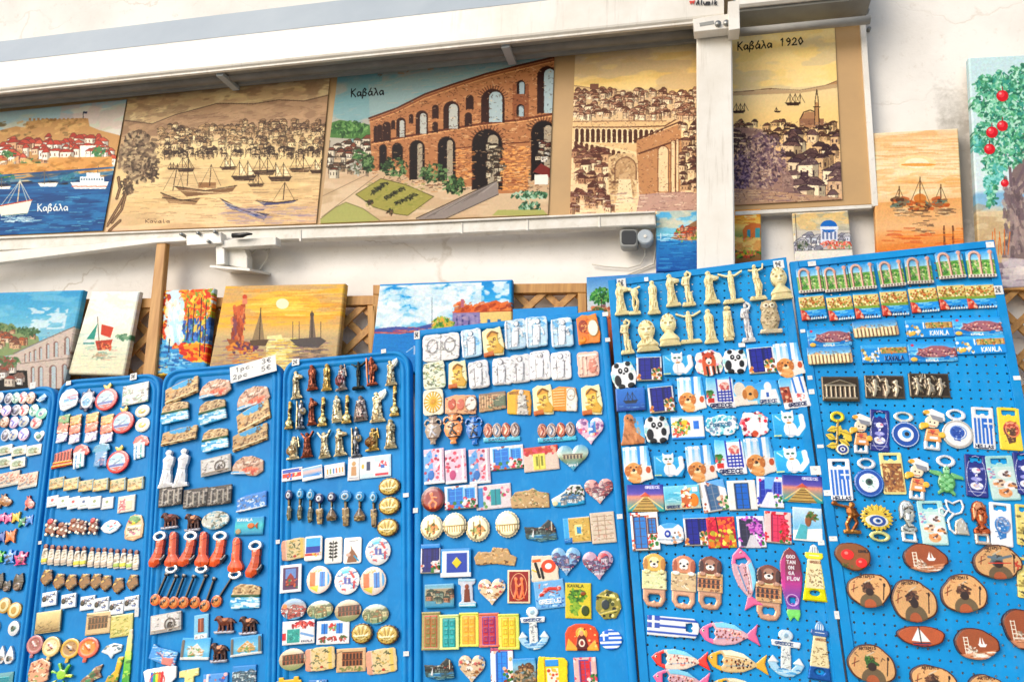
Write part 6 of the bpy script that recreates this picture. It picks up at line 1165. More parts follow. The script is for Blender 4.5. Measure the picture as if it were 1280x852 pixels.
@kind('doorcard',TIN,'','magnet',base=3)
def _(c,a):
 hdr=a.startswith('h');k=a[1:]if hdr else a;rbox(c,'e8e6e0',0);px(c);W,H=c.w,c.h_
 D={'navy':('eceaea','2a2f8a','1b1f5a',['c2703c','8a5a4c','d9a05c'],True,'white card magnet with navy door'),'blue':('e2dfd8','2468b8','3a4a5a',None,False,'pale card magnet with a single blue door'),'white':('e8e6e2','4a6a8a','8a8e98',['c8a08a','a85a44','d8c8b0'],False,'tilted white house card magnet with steps'),'alley':('e2e4ec','2f3fa0','6a7ac0',['c23f7a','d8d0d0','3a3fa8'],True,'white and blue alley card magnet'),'pink':('e8c8c4','d84a6a','a8284a',['e83a4a','c2283c','d86a5c'],False,'pink card magnet with a pink door and red flowers'),'two':('ece6e2','3f80c0','6a3f34',['c2503c','8a3f2c','d88a6c'],True,'white card magnet with two blue doors and red flowers'),'boug':('dcd8e0','3a3a4a','54506a',['a83fa0','7a2f8a','c86ac0'],True,'white alley card magnet with purple blossom')}[k]
 doorpic(c,D[0],D[1],D[2],D[3],D[4])
 if hdr:c.rect(-1,-1,W+1,H*.13,'2f98d8',.6);c.line([(0,H*.13),(W,H*.13)],.8,'c8dce8');
 if k=='alley':c.poly([(W*.3,0),(W*.7,0),(W*.55,H*.4),(W*.3,H*.4)],'6fa8e0');c.poly([(W*.1,H),(W*.4,H*.5),(W*.6,H*.5),(W*.7,H)],'d8d8e4')
 if k=='boug':foliage(c,W*.65,H*.35,W*.25,H*.2,['a83fa0','7a2f8a','d080c8'],60,3);c.poly([(W*.25,H),(W*.45,H*.6),(W*.6,H*.6),(W*.8,H)],'c8c4c8')
 if k=='white':c.poly([(W*.3,0),(W,0),(W,H*.3)],'6fa8d8');c.rect(0,0,W*.1,H*.5,'c8c0b4')
 if k=='pink':foliage(c,W*.75,H*.5,W*.12,H*.35,['d82a4a','e8506a','a81f34'],50,3)
 return D[5]+(' under blue strip' if hdr else '')
@kind('dogcard',TIN,'card magnet with a golden puppy before a blue and white street','magnet',base=3)
def _(c,a):
 c.poly([(.0,.0),(.9,0),(1,.9),(.7,.95),(.55,1),(.3,1),(.1,.9),(-.02,.6),(.0,.5)],'e8eef2');px(c);W,H=c.w,c.h_;c.grad([(0,'6fb8e8'),(1,'e0e4e4')],0,0,W,H*.6)
 for x,q in((.1,'e8f0f4'),(.32,'d0dce8'),(.52,'3f90d0'),(.62,'f0f0ee'),(.85,'5aa8dc')):c.poly([(W*x,0),(W*(x+.14),0),(W*(x+.1),H*.6),(W*(x-.02),H*.6)],q)
 c.rect(W*.4,H*.55,W,H,'e8dcd2');c.text('KAVALA',1,1,2.2,3,.9,'f0f4f8');c.ell(W*.85,H*.66,3,4,'b85a34',.4)
 c.ell(W*.33,H*.62,W*.26,H*.18,'d99a5c',.9);c.ell(W*.12,H*.66,W*.1,H*.14,'b8743c',1);c.ell(W*.55,H*.66,W*.09,H*.13,'b8743c',1);c.ell(W*.36,H*.88,W*.22,H*.16,'e0a468',.8);c.ell(W*.34,H*.7,W*.12,H*.06,'f0d8b0',1.2);c.ell(W*.34,H*.65,2.2,1.7,'1f1512',1.4)
 for x in(.24,.44):c.ell(W*x,H*.57,1.2,1.2,'1f1512',1.2)
 c.dabs((W*.1,H*.5,W*.6,H*.98),24,2,['e8b884','b8743c','c8864a'],.6,1.6)
@kind('dogsit',TIN,'magnet of a brown dog seated against blue sky','magnet',base=3)
def _(c,a):
 c.poly([(.25,.0),(.55,-.02),(.6,.1),(1,.12),(1,1),(0,1),(.1,.8)],'4fa8e0');px(c);W,H=c.w,c.h_;c.grad([(0,'3f98d8'),(1,'8ac8e8')],0,0,W,H);c.ell(W*.42,H*.15,W*.2,H*.16,'c08458',.9);c.poly([(W*.25,H*.2),(W*.6,H*.2),(W*.65,H*.6),(W*.98,H*.85),(W*.95,H),(0,H),(W*.15,H*.6)],'b87c50',.7);c.ell(W*.5,H*.2,1.8,1.4,'1f1512',1.2);c.ell(W*.38,H*.13,1.1,1.1,'1f1512');c.dabs((W*.15,H*.2,W*.8,H),40,2.4,['d8a070','8a5a38','c88c60'],.6,1.6,70)
@kind('dogs2',TIN,'wide card magnet with two puppies and a domed church','magnet',base=3)
def _(c,a):
 c.poly([(0,.2),(.1,0),(.45,.05),(.5,.15),(.7,.0),(.95,.05),(1,1),(.5,.95),(0,1)],'4fb0e4');px(c);W,H=c.w,c.h_;c.grad([(0,'3f9cdc'),(1,'8accec')],0,0,W,H);c.ell(W*.14,H*.35,W*.13,H*.3,'d8d0c0',.5);c.rect(0,H*.6,W*.3,H,'e0d8cc',.3)
 for x in(.36,):c.ell(W*x,H*.5,W*.13,H*.3,'d9a468',.9);c.ell(W*(x-.12),H*.55,3,6,'b87a3c',1);c.ell(W*(x+.12),H*.55,3,6,'b87a3c',1);c.ell(W*x,H*.55,2,1.6,'1f1512',1.3)
 c.ell(W*.75,H*.3,W*.08,H*.2,'e8e8ec',.5);c.poly([(W*.6,H*.4),(W*.92,H*.4),(W*.98,H*.95),(W*.55,H*.95)],'ecebea',.4);c.rect(W*.7,H*.52,W*.76,H*.7,'3a68b0');c.rect(0,H*.82,W*.5,H,'e8ddd0',.5);c.text('GREECE',W*.55,H*.8,2.8,4,1,'1b2f5a')
@kind('chair',TIN,'card magnet with blue taverna chairs and GREECE lettering','magnet',base=3)
def _(c,a):
 c.poly([(.05,.0),(.5,.06),(.9,0),(.98,.1),(1,1),(.2,1),(0,.85)],'e6e2e4');px(c);W,H=c.w,c.h_;c.grad([(0,'4fb0e8'),(.3,'9ad0ec'),(1,'e4dce0')],0,0,W,H*.8);c.rect(W*.4,H*.1,W*.95,H*.7,'ece8ec');c.line([(W*.4,0),(W*.42,H*.75)],2,'2f3fa0');c.line([(W*.88,H*.05),(W*.9,H*.8)],2,'2f3fa0')
 for k in range(4):c.line([(W*.42,H*(.5+k*.09)),(W*.88,H*(.5+k*.09))],1.8,'2a3a98',.5)
 for x in(.55,.66,.78):c.line([(W*x,H*.42),(W*x,H*.8)],1.4,'2a3a98',.5)
 c.ell(W*.66,H*.32,W*.17,H*.13,'d9887c',.6);foliage(c,W*.66,H*.3,W*.16,H*.1,['e8a898','b85a5c','f0d0c4'],20,2.6);foliage(c,W*.16,H*.55,W*.13,H*.12,['4a8a3c','d84a5c','2f6a2c'],30,3);c.rect(W*.06,H*.68,W*.28,H*.82,'c23a2c',.6);c.rect(0,H*.84,W,H,'e8e8ea',.6);c.text('GREECE',W*.12,H*.86,3.6,4.4,1.3,'15204a',h=.9)
@kind('dogstreet',TIN,'card magnet with a red-brown dog, white street and GREECE lettering','magnet',base=3)
def _(c,a):
 c.poly([(0,.1),(.1,0),(.9,0),(1,.95),(.1,1)],'e8eaec');px(c);W,H=c.w,c.h_;c.grad([(0,'5ab0e4'),(1,'c8dce4')],0,0,W,H*.5);c.poly([(W*.45,H*.1),(W*.6,0),(W*.9,0),(W,H*.8),(W*.4,H*.8)],'ecebe8');c.line([(W*.5,H*.05),(W*.56,H*.5)],2.4,'3a80c8');c.line([(W*.75,0),(W*.82,H*.5)],2.4,'2f70c0');c.poly([(W*.02,H*.3),(W*.35,H*.3),(W*.4,H*.8),(W*.05,H*.8)],'9a4a34',.7);spots(c,14,['c26a4c','6a2a1c','e0b090'],1.8,(W*.05,H*.3,W*.38,H*.78));foliage(c,W*.7,H*.62,6,4,['d8a08a','c85a5c'],14,2);c.rect(0,H*.8,W,H,'f0efec',.4);c.text('GREECE',W*.24,H*.84,3,4,1.2,'15204a',-.06)
@kind('misc',TIN,'','magnet',base=3.5,relief=1.6)
def _(c,a):
 W,H=c.w,c.h_;out={'roof':'blue-topped card magnet with flowers and a white house','cloudblue':'cloud-shaped magnet of pale blue and white blossom','flower':'frilly red and white flower garland magnet','ship':'blue card magnet with a dark sailing ship','pier':'card magnet of a wooden pier under a violet sky','beachcup':'beach card magnet with an orange drink','autumn':'crimson and yellow autumn garden card magnet','boatw':'white boat-shaped magnet with a blue ring','girl':'card magnet of a turquoise skirt on a white terrace'}[a]
 if a=='boatw':wob(c,'e8e8e8',amp=.06,k=3)
 elif a in('cloudblue','flower'):wob(c,'e4ecec',amp=.12,k=7)
 else:rbox(c,'4fa8dc',.01)
 px(c)
 if a=='roof':c.rect(0,0,W,H,'dfe0dc');foliage(c,W*.3,H*.5,W*.28,H*.35,['d8b83c','4a8a3c','c8503c','e8d89a','2f6a34'],80,3);c.rect(W*.58,H*.15,W*.95,H*.85,'ece8e4');c.rect(W*.68,H*.25,W*.85,H*.6,'3a78c8',.5);c.line([(0,H-1),(W,H-1)],2.4,'3a88d0');c.line([(0,1),(W,1)],1.6,'6ab0dc')
 if a=='cloudblue':spots(c,90,['6fc0cc','a8dce0','e8f4f0','3f98b0','8a9ab0'],2.2);spots(c,12,['2a6a8a','2f5f7a'],1.2);c.text('GREECE',W*.25,H*.42,2.8,4,1,'2a5a7a')
 if a=='flower':spots(c,70,['d8384a','e87a84','f0e0dc','a8c8b8','8a2030'],2.2);c.ell(W*.5,H*.55,W*.2,H*.3,'f4f0ec',.5);c.ell(W*.5,H*.85,W*.1,H*.12,'c25a3c')
 if a=='ship':c.grad([(0,'3a7ac0'),(.6,'2a68b0'),(1,'1f4a8a')],0,0,W,H);ship(c,W*.5,H*.6,9,'2a3a4a','6a8ab0','1f2a38',2,True);ripples(c,(0,H*.7,W,H),14,8,['8ab8dc','1a3a6a'],1)
 if a=='pier':c.grad([(0,'2a3a8a'),(.35,'6a5aa8'),(.45,'d8907c'),(1,'2f9a9a')],0,0,W,H);c.poly([(W*.46,H*.45),(W*.56,H*.45),(W*.85,H),(W*.12,H)],'b89a5c',.4);c.poly([(W*.34,H*.45),(W*.5,H*.28),(W*.64,H*.45)],'c2604c',.6);[c.line([(W*(.46-.32*t),H*(.5+.48*t)),(W*(.56+.28*t),H*(.5+.48*t))],.9,'5a4424')for t in(.1,.25,.45,.7,.95)];c.line([(W*.06,H*.9),(W*.44,H*.5)],1.3,'e0c88a');c.line([(W*.96,H*.9),(W*.58,H*.5)],1.3,'e0c88a');c.text('GREECE',W*.5,H*.06,2.4,3,.9,'d8d4e8')
 if a=='beachcup':c.grad([(0,'8ac8d8'),(.5,'5ab0c8'),(1,'c8c0a8')],0,0,W,H);ripples(c,(0,H*.2,W*.5,H*.7),18,10,['d8ecee','2f88a8'],1);c.ell(W*.82,H*.65,W*.13,H*.28,'e8802c',.8);c.rect(W*.48,H*.2,W*.72,H*.95,'b8683c',.5);spots(c,20,['d84a3c','e8c08a','f0e8dc','6a3424'],2,(W*.5,H*.1,W*.75,H));c.rect(W*.8,H*.1,W*.95,H*.3,'ece8e4',.6);c.text('GREECE',2,H*.84,2.2,3,1,'2a3a5a')
 if a=='autumn':c.rect(0,0,W,H,'b81f44');spots(c,60,['d83a4c','a8183c','e8743c'],2.6,(0,0,W,H*.5));spots(c,60,['e0b83c','c87a2c','f0d86a','8a5a24','a8a03c'],2.4,(0,H*.45,W,H));c.line([(W*.35,0),(W*.4,H*.5)],1.6,'4a1a24')
 if a=='boatw':c.ell(W*.4,H*.5,4,4.6,'2a4aa0',.8);c.ell(W*.4,H*.5,1.8,2,'e8e8e8',.9);spots(c,12,['8ab0c8','c89a7a','6a4a3a','a8b8c0'],1.8,(W*.5,H*.4,W*.95,H*.9));c.line([(1,H*.75),(W-1,H*.8)],1,'7a8a9a');c.poly([(W*.1,0),(W*.9,0),(W*.6,H*.25),(W*.3,H*.25)],'5aa8d8')
 if a=='girl':c.grad([(0,'c8d4dc'),(.6,'7ab0cc'),(1,'e0dcd4')],0,0,W,H);c.poly([(0,H*.7),(W,H*.6),(W,H),(0,H)],'e6e2dc');c.poly([(W*.25,H*.5),(W*.5,H*.55),(W*.45,H*.95),(W*.05,H*.95)],'5aa8b0',.6);c.ell(W*.52,H*.4,4,7,'8a5a3c',.7);foliage(c,W*.68,H*.25,6,6,['3a5a2c','5a7a3c','8a5a3c'],30,3)
 return out
@kind('op_dog',OPN,'','bottle opener','gloss',4,2)
def _(c,a):
 fur,pic={'a':('e0b45c','pale sketch'),'b':('c88a6a','sepia view'),'c':('7a4a34','dark aqueduct view'),}[a[0]]
 c.part('opener');c.poly([(.04,.66),(.96,.66),(.96,.86),(.8,.98),(.5,1),(.2,.98),(.04,.86)],'c8a088');c.poly([(.3,.76),(.7,.76),(.76,.82),(.7,.9),(.58,.9),(.5,.87),(.42,.9),(.3,.9),(.24,.82)],None);c.cp=0
 c.poly([(.0,.32),(1,.32),(1,.68),(0,.68)],'ddd6b0');c.ell(.5,.17,.44,.17,fur,.9);c.ell(.16,.2,.13,.14,fur,1);c.ell(.84,.2,.13,.14,fur,1);c.lock=True
 px(c);W,H=c.w,c.h_;ar={'a':['d8d8a8','b8c08a'],'b':['c8b088','a88a6a'],'c':['c8a070','8a5a3c']}[a[0]];c.rect(0,H*.36,W,H*.66,ar[0]);sketch(c,1,H*.38,W-1,H*.65,30,(ar[1],'5a4634','e8e0c8'),1,4)
 if a[0]=='c':arches(c,0,H*.42,W*.9,H*.6,5,'b87a4c','3a2018',2)
 un(c);c.ell(.5,.14,.2,.08,{'a':'f0dca8','b':'f0e4d8','c':'a8806a'}[a[0]],1.1);c.ell(.14,.21,.1,.12,{'a':'b8843c','b':'a05a3c','c':'4a281c'}[a[0]],1.1);c.ell(.86,.21,.1,.12,{'a':'b8843c','b':'a05a3c','c':'4a281c'}[a[0]],1.1);c.ell(.5,.22,.17,.055,'f0e6dc',1.4);c.ell(.5,.2,.06,.02,'1a1210',1.8);c.ell(.36,.155,.045,.02,'1a1210',1.5);c.ell(.64,.155,.045,.02,'1a1210',1.5);c.line([(.44,.25),(.5,.265),(.56,.25)],.01,'8a3a2c',1.4)
 for x in(.2,.8):c.ell(x,.34,.14,.04,{'a':'f0dca8','b':'f0e4d8','c':'b8907a'}[a[0]],1.5)
 c.rect(.0,.665,1,.68,'8a6a54',.4);return{'a':'golden','b':'cream and tan','c':'dark brown'}[a[0]]+' puppy bottle opener with '+pic
@kind('op_fish',OPN,'','bottle opener','gloss',4,1.5)
def _(c,a):
 col,body={'pink':('e8709c','cfa8b0'),'red':('d8382c','d8c8b8'),'yellow':('e8b02c','c8b084')}[a[:-1]if a[-1]in 'v' else a]
 v=a[-1]=='v';T=(lambda x,y:(1-y,x))if v else(lambda x,y:(x,y))
 R_=lambda p:[T(*q)for q in p]
 c.part('head');c.poly(R_([(0,.45),(.08,.25),(.22,.08),(.24,.96),(.1,.8)]),col);c.part('tail');c.poly(R_([(.78,.5),(.98,.02),(.94,.45),(1,.92),(.78,.62)]),col);c.part('body');c.poly(R_([(.22,.08),(.4,.02),(.6,.12),(.8,.46),(.82,.6),(.6,.9),(.4,.98),(.24,.96)]),body)
 c.poly(R_([(.17,.28),(.25,.22),(.28,.36),(.25,.5),(.28,.62),(.25,.76),(.17,.72)]),None);c.lock=True
 bl=R_([(.26,.08),(.42,.03),(.6,.12),(.74,.36),(.5,.26),(.3,.26)]);c.poly(bl,'8accec' if col!='e8b02c' else 'e8e0c4',.4)
 for i in range(46):
  x,y=rr(.3,.76),rr(.32,.76)
  if abs(y-.53)<.26*(1-max(0,(x-.5))*2.2):p=T(x,y);c.ell(p[0],p[1],.022 if v else.016,.016 if v else.05,pick(['8a4a44','d88a7c','5a3030','e8c8b4']if col!='e8b02c' else['5a3420','a8683c','2a1a12','d8b07c']),rr(.2,.8),n=7)
 for t in(.3,.72):
  c.line([T(.3,t),T(.7,.5+(t-.5)*.5)],.02,'f0f0f0' if t<.5 else '3a88c0',.5,.7)
 c.ell(*T(.08,.42),.05 if v else.02,.02 if v else.06,'f0e8d8');c.ell(*T(.085,.42),.03 if v else.012,.012 if v else.035,'1a1014',1)
 return{'pink':'pink','red':'red','yellow':'yellow'}[a[:-1]if v else a]+' fish bottle opener'+(' hanging head up' if v else '')
@kind('op_surf',OPN,'purple surfboard bottle opener with white words','bottle opener','gloss',4,1)
def _(c,a):
 c.part('body');pts=[(.5,0),(.75,.06),(.96,.2),(1,.4),(.92,.6),(.78,.8)];c.poly(pts+[(.72,.82),(.28,.82)]+[(1-x,y)for x,y in pts[::-1]],'a8306a');c.part('tail');c.poly([(.24,.78),(.78,.78),(.82,.9),(.7,1),(.52,.94),(.34,1),(.22,.9)],'7ac86a');c.part('body');c.lock=True
 c.grad([(0,'8a3a3c'),(.35,'7a2f44'),(.6,'b83090'),(.85,'7a4aa0')],0,0,1,.84);c.poly([(.05,.2),(.3,.12),(.2,.6),(.05,.5)],'d83a9c',al=.7);
 for k,t in enumerate(('GOD','TAN','ON','GA','FLOW')):c.text(t,.34 if len(t)>2 else.4,.11+k*.075,.1,.045,.012,'f4eef0',0,.6,1.4)
 c.ring(.5,.72,.26,.075,.014,'d8b0d8',.8);c.lock=False;c.poly([(.34,.68),(.66,.68),(.62,.76),(.56,.77),(.5,.75),(.44,.77),(.38,.76)],None)
@kind('op_light',OPN,'','bottle opener','gloss',4,1.5)
def _(c,a):
 y_=a=='y';R_='f0d81f' if y_ else '2f5f9a'
 c.part('lantern');c.poly([(.3,.12),(.38,.03),(.5,0),(.62,.03),(.7,.12),(.72,.2),(.28,.2)],'d8dcd8' if y_ else '6f98c0',.5);c.part('gallery');c.poly([(.14,.15),(.86,.15),(.88,.22),(.8,.26),(.2,.26),(.12,.22)],R_,.8);c.part('body');c.poly([(.24,.26),(.76,.26),(.92,.78),(.08,.78)],'ded2a8');c.part('opener');c.poly([(.08,.78),(.92,.78),(1,1),(0,1)],R_);c.ell(.5,.86,.22,.05,None);c.lock=True;px(c);W,H=c.w,c.h_
 c.cp=0;c.grad([(0,'d8d4b8'),(.5,'c8b884'),(1,'c8a874')],W*.1,H*.27,W*.9,H*.77,al=.8 if False else.0);sketch(c,W*.24,H*.45,W*.8,H*.76,34,('8a6a44','5a4430','e8dcb8','a88a5c'),1,4);c.line([(W*.3,H*.2),(W*.7,H*.2)],.9,'f0f0f0');
 for k in range(4):c.line([(W*(.34+k*.1),H*.06),(W*(.34+k*.1),H*.15)],1,'8a9098' if y_ else 'e0e8f0')
 if y_:c.line([(W*.2,H*.3),(W*.1,H*.78)],2,R_);c.line([(W*.8,H*.3),(W*.92,H*.78)],2,R_)
 c.text('GREECE',W*.32,H*.3,2,2.6,.8,'8a5a3c');return('yellow' if y_ else 'blue')+' lighthouse bottle opener'
@kind('anchor',OPN,'pale blue anchor-shaped magnet with opener ring','bottle opener','gloss',4,1.5)
def _(c,a):
 c.part('ring');c.ell(.5,.12,.2,.13,'cdd8de');c.part('body');c.poly([(.1,.24),(.9,.24),(.88,.36),(.12,.36)],'e6eaea');c.poly([(.38,.2),(.62,.2),(.64,.84),(.36,.84)],'d8dcd8');c.poly([(0,.72),(.14,.56),(.32,.7),(.24,.74),(.36,.84),(.64,.84),(.76,.74),(.68,.7),(.86,.56),(1,.72),(.9,.86),(.7,.97),(.5,1),(.3,.97),(.1,.86)],'a8cce0');c.lock=True
 px(c);W,H=c.w,c.h_;ripples(c,(W*.1,H*.82,W*.9,H*.98),20,8,['4a98c8','e0f0f4','2a70a8'],1.2,.8);c.poly([(W*.02,H*.72),(W*.14,H*.58),(W*.28,H*.7)],'eef2f2',.6);c.poly([(W*.98,H*.72),(W*.86,H*.58),(W*.72,H*.7)],'eef2f2',.6);c.text('GREECE',W*.2,H*.27,3,3.4,1,'1f3a6a');sketch(c,W*.4,H*.4,W*.6,H*.82,20,('8a8c8c','5a6068','b8c0c0'),1,3);c.ell(W*.5,H*.12,3,3,'9ab4c0',.3)
 return 'pale anchor magnet with lettering across its stock'+('' if a else '')
@kind('op_flag',OPN,'striped blue and white flag bottle opener lying sideways','bottle opener','gloss',3.5,1)
def _(c,a):
 c.poly([(0,.02),(.9,.02),(.98,.2),(1,.45),(.98,.75),(.92,.98),(0,1)],'eef0f2');c.part('opener');c.cp=0;c.poly([(.74,.3),(.86,.24),(.88,.42),(.84,.5),(.88,.6),(.86,.72),(.74,.68)],None);c.lock=True
 for k in(0,2,4):c.rect(0,.1+k*.17,.74 if k==2 else 1,.2+k*.17,'2450a8',.4)
 c.rect(0,0,.24,.62,'2450a8',.4);c.rect(.09,0,.14,.62,'f2f4f4',.6);c.rect(0,.26,.24,.38,'f2f4f4',.6)
@kind('grel',TIN,'','magnet','resin',4,2.6)
def _(c,a):
 k,_,s_=a.partition('.');W,H=c.w,c.h_
 bgs={'white':'dedede','blue':'b8cfdc','gold':'e6dcb4','orange':'d8863c','pink':'d8b8a8','green':'d8dcc8','book':'dcdad6'}
 out={'white':'white relief magnet of an ancient figure','blue':'pale blue relief magnet of a temple figure','gold':'cream magnet with a golden warrior bust','orange':'orange and white magnet of an amphora','pink':'pinkish relief magnet of temple ruins','green':'pale magnet with a greenish olive relief','book':'white double-page relief magnet like an open book'}[k]
 wob(c,bgs[k],amp=.02,e=12,k=3)if k not in('gold','orange')else c.poly([(.04,.1),(.3,0),(.6,.04),(.9,.0),(.96,.4),(1,.7),(.94,1),(.3,.98),(.04,1)],bgs[k]);c.lock=True;px(c)
 LI,DK=('f0f0ee','6f6a6a')
 if k=='blue':c.blot((0,0,W,H*.6),['5aa0cc','e8f0f4'],8,5,.5,.8);LI,DK='f0f2f2','5a6a7a'
 if k=='gold':LI,DK='d8a83c','5a3a14'
 if k=='pink':LI,DK='ecd8c8','9a5a48'
 if k=='green':LI,DK='8a9a5c','3f4a2c'
 RNG3=np.random.default_rng(zlib.crc32(a.encode()))
 if k=='gold':c.ell(W*.5,H*.3,W*.26,H*.18,'c8963c',.9);c.poly([(W*.3,H*.35),(W*.72,H*.3),(W*.78,H*.6),(W*.5,H*.68),(W*.32,H*.6)],'e0bc5c',1);c.poly([(W*.2,H*.7),(W*.8,H*.6),(W*.98,H*.8),(W*.9,H*.96),(W*.3,H*.9)],'c8a03c',.9);c.ell(W*.6,H*.42,1.8,1.4,'4a2c10',.4);c.line([(W*.3,H*.3),(W*.5,H*.14),(W*.76,H*.24)],2,'7a5018',1.2);c.poly([(0,H*.86),(W*.5,H*.82),(W*.52,H*.98),(0,H)],'b86a2c',.7);sketch(c,W*.25,H*.2,W*.8,H*.9,12,('8a5a1c','f0d88a','5a3410'),1,4)
 elif k=='orange':c.rect(W*.05,H*.08,W*.5,H*.9,'d8782c',.3);c.ell(W*.3,H*.4,W*.2,H*.22,'8a3a14',.6);c.ell(W*.72,H*.5,W*.22,H*.28,'e8e0cc',.9);c.ell(W*.22,H*.86,W*.16,H*.1,'e0902c',1);c.ring(W*.72,H*.5,W*.22,H*.28,1,'b09468',.9);sketch(c,2,3,W*.5,H*.8,14,('f0c07a','a8501c'),1.1,4)
 elif k=='pink':c.rect(2,H*.12,W-2,H*.2,'f0e4d8',.6);[c.line([(W*x,H*.25),(W*x,H*.9)],2.2,'e8c8b4',.8)for x in(.2,.4)];c.ell(W*.7,H*.6,W*.2,H*.28,'c88a78',.8);sketch(c,2,H*.2,W-2,H*.9,22,('a86a5c','f0dccc','8a5a54'),1,4)
 elif k=='green':sketch(c,2,2,W-2,H-2,70,('4a5a34','8a9a6c','b8a86a','2f3a24','e0e0cc'),1.2,4)
 elif k=='book':c.line([(W*.5,0),(W*.5,H)],1.4,'9a9a98',0);[c.ring(W*x,H*.45,W*.14,H*.25,1.4,'9a9896',1)for x in(.27,.74)];sketch(c,3,3,W-3,H-3,60,('8a8886','b8b6b2','6a6866','f4f4f2'),1,5,.7)
 else:
  lean=RNG3.random()-.5;x0=W*.5
  c.ell(x0+lean*5,H*.18,2.8,3.2,LI,1.4);c.poly([(x0-4+lean*4,H*.28),(x0+4+lean*4,H*.28),(x0+5,H*.6),(x0+2,H*.95),(x0-5,H*.95),(x0-4,H*.6)],LI,1.1);c.line([(x0+lean*3,H*.32),(x0+(8 if lean>0 else-8),H*.45),(x0+(9 if lean>0 else-5),H*.6)],2.2,LI,1.3);c.line([(x0-1,H*.6),(x0-6,H*.92)],2.4,LI,1.2)
  c.ring(x0+lean*5,H*.18,3,3.4,.8,DK,1,.8);c.line([(x0-5,H*.3),(x0-5,H*.92)],1,DK,.2,.8);c.line([(x0+5,H*.35),(x0+4,H*.94)],1,DK,.2,.8);sketch(c,2,2,W-2,H-2,24,(DK,'9a9898',LI),.9,4,.7);c.rect(1,H*.93,W-1,H,'c8c6c2' if k=='white' else '9ab8c8',.6)
  if k=='blue':c.line([(2,2),(2,H-2)],1.8,'eef2f4',1)
 return out
@kind('suncard',TIN,'cream magnet with a golden sixteen-ray sun','magnet','resin',4,2)
def _(c,a):
 wob(c,'e8e2cc',amp=.02,e=10,k=3);px(c);W,H=c.w,c.h_
 for i in range(16):an=i*math.pi/8;c.line([(W/2,H/2),(W/2+W*.42*math.cos(an),H/2+H*.38*math.sin(an))],1.8,'d8ac2c',.9)
 c.ell(W/2,H/2,3.4,3.4,'c8941c',1.3);c.ring(W/2,H/2,W*.43,H*.4,.8,'b88c3c')
@kind('duo',TIN,'','magnet','resin',4,2.4)
def _(c,a):
 W,H=c.w,c.h_;out={'pair':'terracotta magnet of two faces beside a pale head','temple':'wide sepia magnet of a columned temple','poseidon':'yellow magnet with a standing grey god','writing':'orange lettered magnet with a white bust'}[a]
 c.poly([(.0,.12),(.3,0),(.7,.05),(.95,.1),(1,.5),(.96,1),(.4,.95),(0,.9)]if a!='temple' else[(0,.05),(1,.03),(1,.92),(0,1)],{'pair':'cfa27c','temple':'b89a78','poseidon':'dba448','writing':'e0953c'}[a]);px(c)
 if a=='pair':c.ell(W*.22,H*.45,5,7,'b8604c',.8);c.ell(W*.5,H*.5,5,7,'c2705c',.8);c.ell(W*.82,H*.5,7,9,'e0d8cc',1.2);c.ring(W*.82,H*.5,7,9,1,'8a7a6c',1);sketch(c,2,2,W-2,H-2,24,('7a3a2c','e8c8b0','5a3428'),1,4)
 if a=='temple':c.rect(0,0,W,H*.15,'8a7a6c');[c.line([(W*(.05+k*.1),H*.2),(W*(.05+k*.1),H*.8)],1.8,'d8b894',.9)for k in range(6)];c.rect(W*.55,H*.25,W,H*.8,'6f7a64',.2);sketch(c,2,2,W-2,H-2,40,('5a4434','d8c09c','7a8a74','c27a5c'),1,4)
 if a=='poseidon':c.rect(1,1,W*.35,H-2,'e8b83c');c.ell(W*.6,H*.15,3,3.6,'e0dcd4',1.4);c.poly([(W*.45,H*.25),(W*.78,H*.25),(W*.82,H*.65),(W*.88,H*.98),(W*.4,H*.98),(W*.45,H*.6)],'cfcac0',1.1);sketch(c,W*.4,H*.2,W*.85,H*.95,30,('5a5450','f0ece4','8a847c'),1.1,4);c.text('GREECE',3,H*.1,1.5,3,.8,'8a5a1c')
 if a=='writing':[c.line([(3,4+k*3.4),(W*.5,4+k*3.4)],1.2,'f4e0b8',.6,.8)for k in range(7)];c.poly([(W*.6,H*.1),(W*.9,H*.1),(W,H*.5),(W*.95,H),(W*.55,H),(W*.58,H*.5)],'e6e0d4',.9);c.ring(W*.76,H*.35,5,7,.9,'9a8a74');sketch(c,W*.6,H*.2,W*.95,H*.95,14,('a89880','f4f0e8'),1,4)
 return out
@kind('vase','vase_magnet','','magnet','gloss',4,1.5,5)
def _(c,a):
 base,fig,look={'grey':('a89684','c8c8cc','small greyish amphora magnet with pale figures'),'orange':('d8925a','1a1410','orange amphora magnet with a black dancer'),'blue':('2f7ac0','15182a','blue amphora magnet with a dark figure')}[a]
 c.part('handle');c.ring(.2,.25,.16,.13,.05,base);c.ring(.8,.25,.16,.13,.05,base);c.part('body');c.poly([(.28,.0),(.72,.0),(.76,.07),(.64,.1),(.64,.2),(.88,.34),(.96,.52),(.84,.74),(.62,.88),(.66,1),(.34,1),(.38,.88),(.16,.74),(.04,.52),(.12,.34),(.36,.2),(.36,.1),(.24,.07)],base);c.lock=True
 c.rect(0,.02,1,.06,fig if a!='grey' else '5a4a54',.6);c.rect(0,.24,1,.28,fig if a!='grey' else '6a5448',.6);c.rect(0,.76,1,.8,fig if a!='grey' else '6a5448',.6);c.ell(.5,.38,.09,.05,fig,1);c.line([(.5,.42),(.42,.56),(.34,.7)],.07,fig,1);c.line([(.46,.55),(.66,.7)],.06,fig,1);c.line([(.3,.44),(.5,.46),(.72,.38)],.04,fig,1);c.dabs((.15,.3,.85,.74),12,.03,[fig,'f0e0c8'],.7);return look
